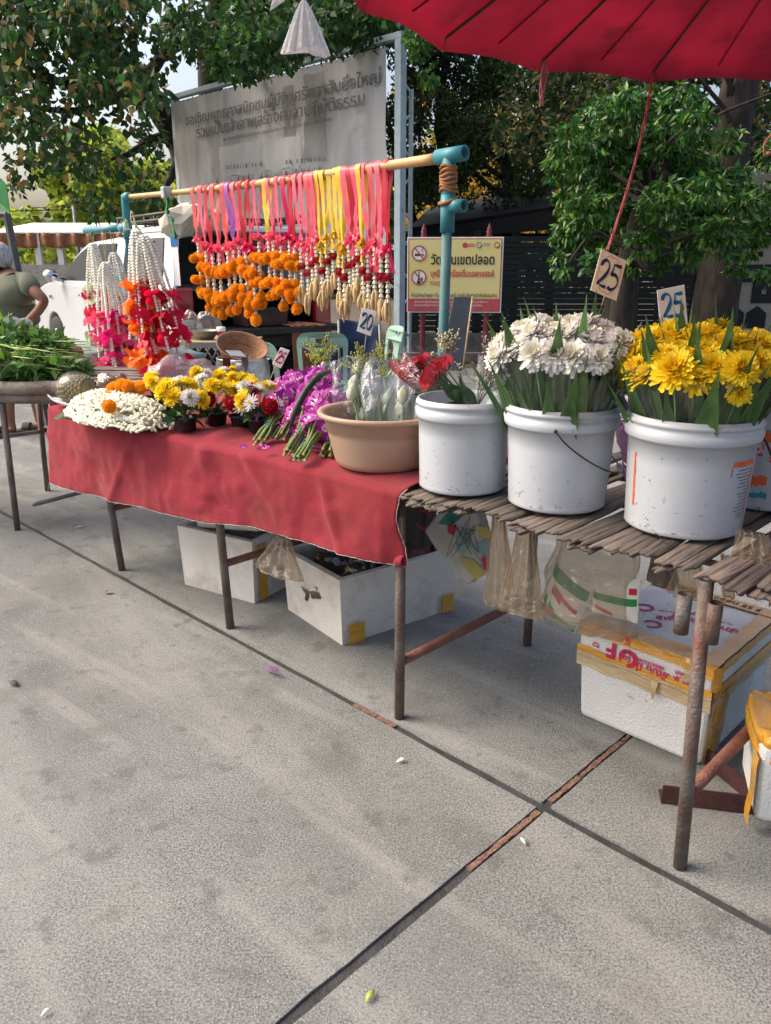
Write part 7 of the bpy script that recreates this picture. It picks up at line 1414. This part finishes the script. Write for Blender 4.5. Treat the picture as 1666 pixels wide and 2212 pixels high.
dkc = thing('dark_bag_stand', 'black bag standing behind the right end of the red cloth', 'bag', tuple(T(.0, .5))); m = MB(); c = PV(905, 1110, .55); m.box((c.x, c.y, c.z - .02), (.12, .1, .22), rot=(0, .1, ROW)); m.build('bag_body', mat('black_nylon', (.02, .02, .028), .6, bump=.3, bscale=20), dkc, bevel=.025)

# ================================================================== second row behind the stall
oldwood = mat('old_plank', (.16, .13, .105), .85, c2=(.27, .23, .19), scale=9, stretch=(1, 6, 1), bump=.4, bscale=30, rnd=.2)
culm_m = mat('split_bamboo_culm', (.19, .15, .115), .7, c2=(.29, .245, .20), scale=10, dirt=(.1, .07, .05), dscale=8, bump=.3, rnd=.15)
vt = thing('vegetable_table', 'bamboo topped table at the left carrying the heap of greens', 'table', (-2.0, 4.2, 0)); ZV = .815
for k, (z, r_, y) in enumerate(((ZV - .03, .034, 4.08), (ZV - .085, .030, 4.10))):
    m = MB(); P = [Vector((-3.2 + i * .06, y + .004 * math.sin(i * .8), z + .003 * math.sin(i * .5))) for i in range(38)]; m.tube(P, [r_ + (.003 if i % 6 == 0 else 0) for i in range(38)], 12); m.build('bamboo_culm', culm_m, vt)
for k in range(9): m = MB(); m.box((-2.1, 4.15 + k * .072, ZV - .012 + U(-.004, .004)), (2.3, .062, .02), rot=(U(-.05, .05), 0, 0)); m.build('plank', oldwood, vt, bevel=.004)
for a, b in (((5, 872), (38, 1145)), ((82, 868), (103, 1060))):
    q = PZ(*b, 0); p = PY(a[0], a[1], q.y); m = MB(); m.tube([p, q], .0165, 12); m.build('leg', rusty, vt)
qa, qb = PZ(38, 1145, 0), PZ(103, 1060, 0); gal = mat('grey_pipe', (.2, .2, .2), .5, metal=.4, var=.15)
qr = PY(206, 1060, 4.6); m = MB(); m.tube([PY(72, 1090, 4.09), PY(210, 1055, 4.5)], .012, 10); m.build('crossbar', gal, vt); m = MB(); m.tube([PY(-20, 947, 4.4), PY(92, 932, 4.9)], .013, 10); m.build('crossbar', gal, vt)
m = MB(); m.tube([(-1.2, 4.75, 0), (-1.2, 4.75, ZV - .05)], .0165, 12); m.build('leg', rusty, vt)
# greens
gs = thing('greens_heap', 'heap of leafy water greens with pale green stems on the left table', 'vegetables', (-2.1, 4.35, ZV)); stm = mat('pale_green_stem', (.34, .42, .10), .5, c2=(.52, .58, .22), scale=12, island=.2); gl_m = mat('vegetable_leaf', (.11, .24, .06), .5, var=.3, island=.45, trans=.3)
rg = random.Random(8)
for k in range(120):
    z0 = ZV + .015 + rg.random() ** 1.2 * .16; y0 = rg.uniform(4.10, 4.5); x1 = rg.uniform(-1.95, -1.62); hgt = z0 + rg.uniform(-.10, .02)
    m = MB(); P = spline([Vector((-2.75, y0 + rg.uniform(-.1, .1), z0)), Vector((-2.3, y0, z0 + .01)), Vector((-2.05, y0 + rg.uniform(-.03, .03), z0 + .01)), Vector((x1, y0 + rg.uniform(-.1, .12), max(ZV + .01, hgt)))], 5); m.tube(P, [.0085] * 10 + [.007, .006, .005, .004, .003, .002], 6); m.build('stem', stm, gs)
leaf_cloud('leaves', [(-1.92, 4.22, ZV + .07), (-1.80, 4.25, ZV + .05), (-2.0, 4.35, ZV + .14), (-2.12, 4.45, ZV + .2), (-1.9, 4.4, ZV + .13), (-1.7, 4.3, ZV + .03)], [(.15, .16, .08), (.13, .14, .06), (.17, .16, .09), (.16, .12, .07), (.16, .14, .09), (.08, .1, .04)], 2400, .065, .55, [gl_m, lf_shrub2, gl_m], gs, seed=30, droop=.25, jitter=.9)
m = MB(); c = PY(35, 755, 4.35); m.grid(lambda u, v: c + Vector(((u - .5) * .32, .04 * math.sin(v * 3), (v - .5) * .16 * (1 - .7 * (2 * u - 1) ** 2) + .02 * math.sin(u * 6))), 14, 8); m.build('broad_leaf', ban_m, gs)
heap('plastic_bag', 'white plastic bag on the vegetable table beside the man', 'plastic bag', PY(22, 722, 4.5), (.13, .1, .09), whfilm, seed=41, amp=.4)
heap('turnips', 'round purple vegetable behind the heap of greens', 'vegetable', PY(152, 762, 4.75), (.075, .06, .05), mat('purple_skin', (.16, .06, .07), .5), seed=42, amp=.1)
heap('green_tarp', 'pale green tarpaulin bundle behind the white garlands', 'tarpaulin', PY(265, 775, 5.1) , (.45, .2, .11), mat('pale_green_tarp', (.16, .22, .19), .7, c2=(.27, .34, .3), scale=5, bump=.2, bscale=14), seed=43, amp=.35)
# wooden table with bowl
wt = thing('rough_wooden_table', 'rough plank table on black crossed legs behind the stall', 'table', (-1.6, 6.6, 0)); wood_y = mat('raw_plank', (.30, .21, .12), .75, c2=(.42, .32, .2), scale=7, stretch=(1, 8, 8), bump=.3)
for x0, x1, Y, y_, h in ((385, 505, 6.5, 741, .035), (440, 562, 6.9, 731, .025), (350, 540, 7.1, 727, .02)): a, b = PY(x0, y_, Y), PY(x1, y_ - (2 if Y < 6.8 else -3), Y); m = MB(); m.box((a + b) / 2, ((b - a).length, .24, h), rot=(0, 0, -.06)); m.build('plank', wood_y, wt, bevel=.004)
for x0, x1 in ((395, 440), (440, 395), (500, 545), (545, 500)): m = MB(); m.tube([PY(x0, 744, 6.7), (PY(x1, 744, 6.7).x, 6.7, 0)], .014, 6); m.build('leg', black_m, wt)
c = PY(443, 736, 6.6); bw = thing('metal_bowl', 'dull metal bowl on the rough wooden table', 'bowl', tuple(c)); m = MB(); m.lathe([(.001, .004), (.06, .002), (.1, .05), (.122, .085), (.127, .086), (.12, .08), (.09, .04), (.001, .012)], 36, c); m.build('bowl', mat('dull_steel', (.35, .34, .31), .35, metal=.8, var=.1), bw)
c = PY(479, 733, 6.55); cu = thing('paper_cup', 'red and white lidded cup beside the metal bowl', 'cup', tuple(c)); m = MB(); m.lathe([(.001, .001), (.028, 0), (.034, .065)], 20, c); m.build('cup', mat('red_cup', (.5, .03, .03), .5), cu); m = MB(); m.lathe([(.035, .065), (.037, .07), (.036, .1), (.001, .104)], 20, c); m.build('lid', whc, cu)
c = PY(395, 728, 6.7); tr_ = thing('round_tray', 'shallow white plate left of the metal bowl', 'tray', tuple(c)); m = MB(); m.lathe([(.001, .003), (.09, .003), (.11, .015), (.112, .018), (.09, .008)], 30, c); m.build('tray', whc, tr_)
heap('plastic_bag', 'clear knotted plastic bag of food standing in the metal bowl', 'plastic bag', PY(452, 700, 6.6), (.09, .07, .11), clrfilm, seed=51, amp=.4)
heap('plastic_bag', 'clear plastic bag of pale food left of the metal bowl', 'plastic bag', PY(412, 705, 6.65), (.08, .07, .12), clrfilm, seed=52, amp=.4)
# foil pot, basket, phone
c = PY(527, 850, 5.2); c.z = PY(527, 772, 5.2).z - .36; fp = thing('foil_wrapped_pot', 'large foil wrapped pot behind the potted flowers', 'pot', tuple(c))
foil = mat('crinkled_foil', (.6, .6, .6), .28, metal=.9, var=.1, bump=.7, bscale=14)
m = MB(); m.lathe([(.001, 0), (.13, 0), (.16, .05), (.178, .16), (.178, .30), (.165, .35), (.168, .362), (.158, .36), (.15, .3), (.001, .25)], 48, c, wob=.03); m.build('pot', foil, fp)
m = MB(); m.box((c.x, c.y, c.z / 2), (.34, .34, c.z), rot=(0, 0, .3)); st_o = m.build('wooden_stool', black_m); tag(st_o, 'dark stool holding up the foil wrapped pot', 'stool')
bk_c = PY(523, 752, 5.25); wk = mat('woven_wicker', (.22, .10, .045), .65, c2=(.38, .2, .1), scale=30, stretch=(1, 1, 5), bump=.5, bscale=60)
bk_ = thing('wicker_basket', 'round wicker basket resting tilted on the foil wrapped pot', 'basket', tuple(bk_c)); Mb = Matrix.Translation(bk_c) @ Matrix.Rotation(.28, 4, 'Y') @ Matrix.Rotation(.42, 4, 'X')
m = MB(); m.lathe([(.001, -.09), (.10, -.088), (.135, -.05), (.165, .01), (.172, .02), (.165, .022), (.155, .01), (.125, -.045), (.095, -.078), (.001, -.08)], 40, M=Mb); m.build('basket', wk, bk_)
for k in range(7): m = MB(); r_ = .108 + k * .0095; z = -.07 + k * .0135; m.tube([Mb @ Vector((math.cos(a) * r_, math.sin(a) * r_, z)) for a in [2 * PI * i / 40 for i in range(40)]], .003, 5, closed=True); m.build('weave_ring', wk, bk_)
ph = thing('mobile_phone', 'white edged phone lying on a dark red stand before the foil pot', 'phone', tuple(PY(510, 763, 4.95))); P = [PY(487, 756, 4.95), PY(519, 757, 4.95), PY(534, 771, 4.9), PY(500, 768, 4.9)]; m = MB(); m.poly(P, .008, (0, -.3, 1)); m.build('phone', mat('phone_grey', (.25, .26, .3), .2, var=.05), ph, bevel=.002)
hs = thing('phone_stand', 'dark red wooden stand under the phone', 'stand', tuple(PY(492, 800, 5.0))); m = MB(); a, b = PY(492, 772, 4.95), PY(490, 830, 4.95); m.box((a + b) / 2, (.045, .03, (a - b).length)); m.build('upright', mat('maroon_wood', (.1, .015, .02), .5), hs, bevel=.003); m = MB(); m.poly([PY(520, 775, 4.93), PY(534, 765, 4.93), PY(537, 785, 4.93), PY(532, 805, 4.93)], .01, (0, -1, 0)); m.build('wing', mat('grey_brown_plate', (.16, .13, .13), .5), hs)
# crate and red-white bag
cr = thing('dark_lattice_crate', 'dark plastic lattice crate behind the lilac bag', 'crate', tuple(PY(440, 810, 5.6))); x0, x1 = PY(392, 800, 5.6), PY(480, 752, 5.6)
m = MB(); m.box(((x0.x + x1.x) / 2, 5.8, (x0.z + x1.z) / 2 - .1), (x1.x - x0.x, .36, x1.z - x0.z + .2)); m.build('crate_body', black_m, cr)
for k in range(5):
    for s_ in (-1, 1): m = MB(); xa = x0.x + (x1.x - x0.x) * k / 5; m.tube([(xa, 5.61, x0.z if s_ > 0 else x1.z), (xa + .09, 5.61, x1.z if s_ > 0 else x0.z)], .008, 5); m.build('lattice_bar', dk, cr)
o = hang_bag('white plastic bag of snacks with red labels behind the lilac bag', 415, 770, 812, 30, 64, 1.9, film('milky_bag', (.85, .83, .8), .1, .4, .2, .8, 10, body=.35, bc=(.5, .46, .42)), 11, flat=.5)
for k, (x, y) in enumerate(((398, 787), (416, 785), (433, 786))): c = PV(x, y, 1.86); m = MB(); m.box(c, (.06, .05, .04), rot=(0, 0, ROW)); o = m.build('red_lidded_jar', rd_p if False else pk_r); tag(o, ('red jar lid, leftmost in the white snack bag', 'red jar lid, middle one in the white snack bag', 'red jar lid, rightmost in the white snack bag')[k], 'jar')
# mint plastic chairs
mint = mat('mint_plastic', (.30, .46, .38), .45, var=.06, dirt=(.22, .33, .28), dscale=6, dlo=.5, dhi=.8)
def plate(outer, holes, thick, bend=None):
    cu = bpy.data.curves.new('p', 'CURVE'); cu.dimensions = '2D'; cu.fill_mode = 'BOTH'; cu.extrude = thick / 2
    for pts in [outer] + holes:
        s_ = cu.splines.new('POLY'); s_.points.add(len(pts) - 1); s_.use_cyclic_u = True
        for i, p in enumerate(pts): s_.points[i].co = (p[0], p[1], 0, 1)
    o = bpy.data.objects.new('p', cu); col.objects.link(o); dg = bpy.context.evaluated_depsgraph_get(); me = bpy.data.meshes.new_from_object(o.evaluated_get(dg)); q = MB(); q.add([v.co.copy() for v in me.vertices], [tuple(p.vertices) for p in me.polygons]); bpy.data.objects.remove(o); bpy.data.curves.remove(cu); bpy.data.meshes.remove(me); return q
def sm2(pts, n=5): return [(q.x, q.y) for q in spline([Vector((a, b, 0)) for a, b in pts + [pts[0]]], n)][:-1]
outer = [(-.20, 0), (-.205, .12), (-.21, .25), (-.215, .36), (-.20, .41), (-.16, .44), (-.06, .452), (.06, .452), (.16, .44), (.20, .41), (.215, .36), (.21, .25), (.205, .12), (.20, 0), (.17, 0), (0, -.004), (-.17, 0)]
holeL = sm2([(-.165, .03), (-.17, .18), (-.172, .31), (-.15, .325), (-.09, .285), (-.07, .24), (-.075, .12), (-.085, .03)]); holeR = [(-x, y) for x, y in holeL][::-1]
grip = sm2([(-.055, .40), (0, .405), (.055, .40), (.05, .375), (0, .355), (-.05, .375)])
def chair(label, loc, rz):
    t = thing('plastic_chair', label, 'chair', tuple(loc), rz, group='mint green plastic chairs behind the stall'); M0 = wm(t)
    q = plate(sm2([p for p in outer], 3), [holeL, holeR, grip], .012); q.v = [tuple(M0 @ Vector((x, .20 + .06 * ((y) / .45) - .10 * (x * x) / .04 * .35 + z, .40 + y))) for x, y, z in q.v]; q.build('backrest', mint, t)
    m = MB(); m.grid(lambda u, v: M0 @ Vector(((u - .5) * .42, (v - .5) * .42, .42 - .02 * math.sin(PI * u) * math.sin(PI * v))), 10, 10); m.build('seat', mint, t, solid=.012)
    for sx in (-1, 1):
        for sy in (-1, 1): m = MB(); m.tube([M0 @ Vector((sx * .19, sy * .18, .42)), M0 @ Vector((sx * .23, sy * .24, 0))], [.028, .018], 6); m.build('leg', mint, t)
    return t
def at_ground(x, Y): return Vector((PY(x, 800, Y).x, Y, 0))
chair('mint plastic chair turned sideways beside the foil pot', at_ground(603, 6.3) + Vector((.02, -.15, .0)), 2.45)
chair('mint plastic chair with its back squarely towards the stall', at_ground(702, 6.9), PI)
chair('mint plastic chair mostly hidden behind the navy folding chair', at_ground(806, 7.3), 1.9 + PI)
# move chairs' backs to face the stall: local +y carries the back
nv = mat('navy_nylon', (.008, .018, .055), .7, c2=(.018, .035, .09), scale=5, bump=.3, bscale=14); nv2 = mat('blue_nylon', (.01, .06, .13), .6, var=.2, bump=.3, bscale=14)
nc = thing('folding_camp_chair', 'navy cloth folding camp chair between the mint chairs', 'folding chair', (PY(778, 800, 6.9).x, 6.9, 0))
def nfn(u, v): a = PY(729 + u * 92, 688 + 10 * u + 4 * math.sin(u * 3), 6.8); b = PY(738 + u * 74, 822, 6.7); p = a.lerp(b, v); return p + Vector((0, .10 * math.sin(PI * u) + .015 * math.sin(v * 9 + u * 5), 0))
m = MB(); m.grid(nfn, 20, 20); m.build('back_panel', nv, nc, solid=.006); m = MB(); m.grid(lambda u, v: PY(672 + u * 50 + 10 * v, 745 + v * 60 + u * 10, 7.2), 6, 6); m.build('seat_panel', nv, nc, solid=.006)
m = MB(); c = PY(815, 790, 6.6); m.ball(c, .1, 16, 10, sq=(.9, .6, .75)); m.build('side_pocket', nv2, nc)
for a, b in (((732, 690), (735, 850)), ((820, 700), (826, 850)), ((674, 790), (730, 860))): m = MB(); m.tube([PY(*a, 6.75), PY(*b, 6.7)], .012, 8); m.build('frame_tube', gal, nc)
# leaning board by the post
lb2 = thing('leaning_dark_board', 'dark slate coloured board leaning behind the right teal post', 'board', tuple(PY(985, 770, 4.6))); m = MB(); m.poly([PY(980, 641, 4.7), PY(1021, 641, 4.7), PY(1000, 800, 4.5), PY(948, 800, 4.5)], .02, (0, -1, .1)); m.build('board', mat('slate_panel', (.028, .036, .048), .5, var=.2), lb2, bevel=.004)
m = MB(); m.tube([PY(1021, 641, 4.69), PY(1000, 800, 4.49)], .006, 5); m.build('edge_strip', wood_y, lb2)
# grass tufts and scraps of concrete by the billboard
sprig('dry_weeds', 'dry weeds and blades growing at the foot of the billboard post', 'weeds', (PY(830, 770, 10.5).x, 10.5, 0), (0, 0, 1), .45, [st_g, st_g], 12, 10)
kb = thing('concrete_kerb_block', 'pale kerb block on the soil beneath the notice sign', 'kerb', (PY(930, 750, 11.6).x, 11.6, 0)); m = MB(); m.box((PY(960, 750, 11.9).x, 11.9, .06), (3.2, .15, .14)); m.build('kerb', plinth_m, kb, bevel=.01)
# ================================================================== the man at the left
skin = mat('tanned_skin', (.20, .085, .045), .55, c2=(.28, .13, .075), scale=9, bump=.1, bscale=60); shirt = mat('olive_tshirt', (.11, .118, .08), .85, c2=(.15, .158, .11), scale=4, bump=.25, bscale=14); hair_m = mat('grey_hair', (.30, .30, .29), .8, c2=(.5, .5, .49), scale=60, stretch=(1, 1, .3), bump=.6, bscale=120); short_m = mat('dark_blue_shorts', (.02, .027, .04), .8, var=.2, bump=.2, bscale=20); shoe_m = mat('dark_slipper', (.025, .022, .02), .6)
mn = thing('person', 'grey haired person in an olive t-shirt bending over at the left edge, hand on hip', 'person', (PZ(62, 935, 0).x, PZ(62, 935, 0).y, 0))
def skin_body(name, joints, edges, mt, parent, lvl=2, root=0):
    me = bpy.data.meshes.new(name); Mi = wm(parent).inverted(); me.from_pydata([tuple(Mi @ Vector(j[0])) for j in joints], edges, []); o = link(name, me, parent); me.materials.append(mt)
    md = o.modifiers.new('skin', 'SKIN'); md.use_smooth_shade = True
    for i, j in enumerate(joints): sv = me.skin_vertices[0].data[i]; r_ = j[1]; sv.radius = r_ if hasattr(r_, '__len__') else (r_, r_)
    me.skin_vertices[0].data[root].use_root = True; o.modifiers.new('sub', 'SUBSURF').render_levels = lvl; o.modifiers['sub'].levels = lvl; return o
YM = 6.7
def q_(x, y, dY=0): return PY(x, y, YM + dY)
fr_, fl_ = PZ(88, 932, 0), PZ(27, 940, 0)
pel = q_(48, 745); ch = q_(30, 650, -.05); up_ = q_(25, 612, -.05); nk = q_(14, 585, -.05); hdp = q_(-6, 560, -.05)
body = [(pel, .13), (q_(40, 700), .135), (ch, .15), (up_, .12), (nk, .055), (q_(4, 572, -.05), .07), (hdp, .085), (q_(-10, 550, -.05), .075),
        (q_(58, 612, -.2), .06), (q_(78, 632, -.28), .048), (q_(98, 650, -.3), .042), (q_(80, 675, -.3), .038), (q_(58, 695, -.3), .03), (q_(46, 706, -.3), .032), (q_(36, 712, -.3), .02),
        (q_(-20, 620, .15), .06), (q_(-45, 680, .1), .045), (q_(-40, 735, -.1), .035),
        (q_(66, 765, -.02), .1), (q_(74, 830, 0), .065), (Vector((fr_.x, fr_.y, .28)), .055), (Vector((fr_.x, fr_.y, .09)), .036), (Vector((fr_.x + .02, fr_.y, .05)), .04), (Vector((fr_.x - .13, fr_.y - .03, .035)), .032),
        (q_(35, 765, .1), .1), (q_(30, 830, .05), .065), (Vector((fl_.x, fl_.y, .28)), .055), (Vector((fl_.x, fl_.y, .09)), .036), (Vector((fl_.x + .02, fl_.y, .05)), .04), (Vector((fl_.x - .12, fl_.y - .05, .035)), .032)]
ed = [(0, 1), (1, 2), (2, 3), (3, 4), (4, 5), (5, 6), (6, 7), (3, 8), (8, 9), (9, 10), (10, 11), (11, 12), (12, 13), (13, 14), (3, 15), (15, 16), (16, 17), (0, 18), (18, 19), (19, 20), (20, 21), (21, 22), (22, 23), (0, 24), (24, 25), (25, 26), (26, 27), (27, 28), (28, 29)]
skin_body('body', body, ed, skin, mn)
for k in range(4): b = q_(42, 709, -.3); e_ = b + Vector((-.035 - .012 * (k % 2), -.012 + .018 * (k - 1.5), -.055 + .008 * k)); skin_body('finger', [(b, .014), (b.lerp(e_, .5) + Vector((-.006, 0, 0)), .0105), (e_, .008)], [(0, 1), (1, 2)], skin, mn, 1)
b = q_(45, 703, -.32); skin_body('thumb', [(b, .015), (b + Vector((-.02, -.02, .02)), .012), (b + Vector((-.045, -.025, .015)), .009)], [(0, 1), (1, 2)], skin, mn, 1)
sh_j = [(p_, r_ * 1.1) for p_, r_ in [(q_(46, 712), .165), (q_(40, 690), .165), (ch, .178), (up_, .14), (q_(19, 597, -.05), .075), (q_(58, 612, -.2), .082), (q_(77, 631, -.28), .074), (q_(-20, 620, .15), .08), (q_(-38, 660, .12), .07)]]
skin_body('t_shirt', sh_j, [(0, 1), (1, 2), (2, 3), (3, 4), (3, 5), (5, 6), (3, 7), (7, 8)], shirt, mn)
skin_body('shorts', [(q_(47, 722), .16), (q_(50, 750), .16), (q_(68, 775, -.02), .115), (q_(78, 818, 0), .105), (q_(34, 775, .1), .115), (q_(30, 818, .05), .105)], [(0, 1), (1, 2), (2, 3), (1, 4), (4, 5)], short_m, mn)
m = MB()
def hf(u, v): a = u * 2 * PI; b = PI * v * .62; d = Vector((math.cos(a) * math.sin(b), math.sin(a) * math.sin(b), math.cos(b))); d = Matrix.Rotation(.55, 3, 'Y') @ d; return hdp + Vector((.012, 0, .02)) + Vector((d.x * .112, d.y * .095, d.z * .118)) * (1 + .04 * noise.noise(d * 8))
m.grid(hf, 40, 20, wrap=True); m.build('hair', hair_m, mn)
m = MB(); e = hdp + Vector((-.0, -.085, -.0)); m.ball(e, .024, 10, 6, sq=(.8, .4, 1.3)); m.build('ear', skin, mn)
m = MB(); m.ball(hdp + Vector((-.1, -.0, -.01)), .022, 8, 6); m.build('nose', skin, mn)
for f_ in (fr_, fl_):
    m = MB(); m.grid(lambda u, v: Vector((f_.x + .05 - u * .24, f_.y - .02 + (v - .5) * (.09 - .02 * math.cos(u * 6)) - .04 * u, .018)), 10, 4); m.build('slipper', shoe_m, mn, solid=.03)
    m = MB(); m.grid(lambda u, v: Vector((f_.x - .06 - u * .07, f_.y - .035 + (v - .5) * .11, .03 + .055 * math.sin(PI * v))), 6, 8); m.build('slipper_strap', shoe_m, mn, solid=.006)
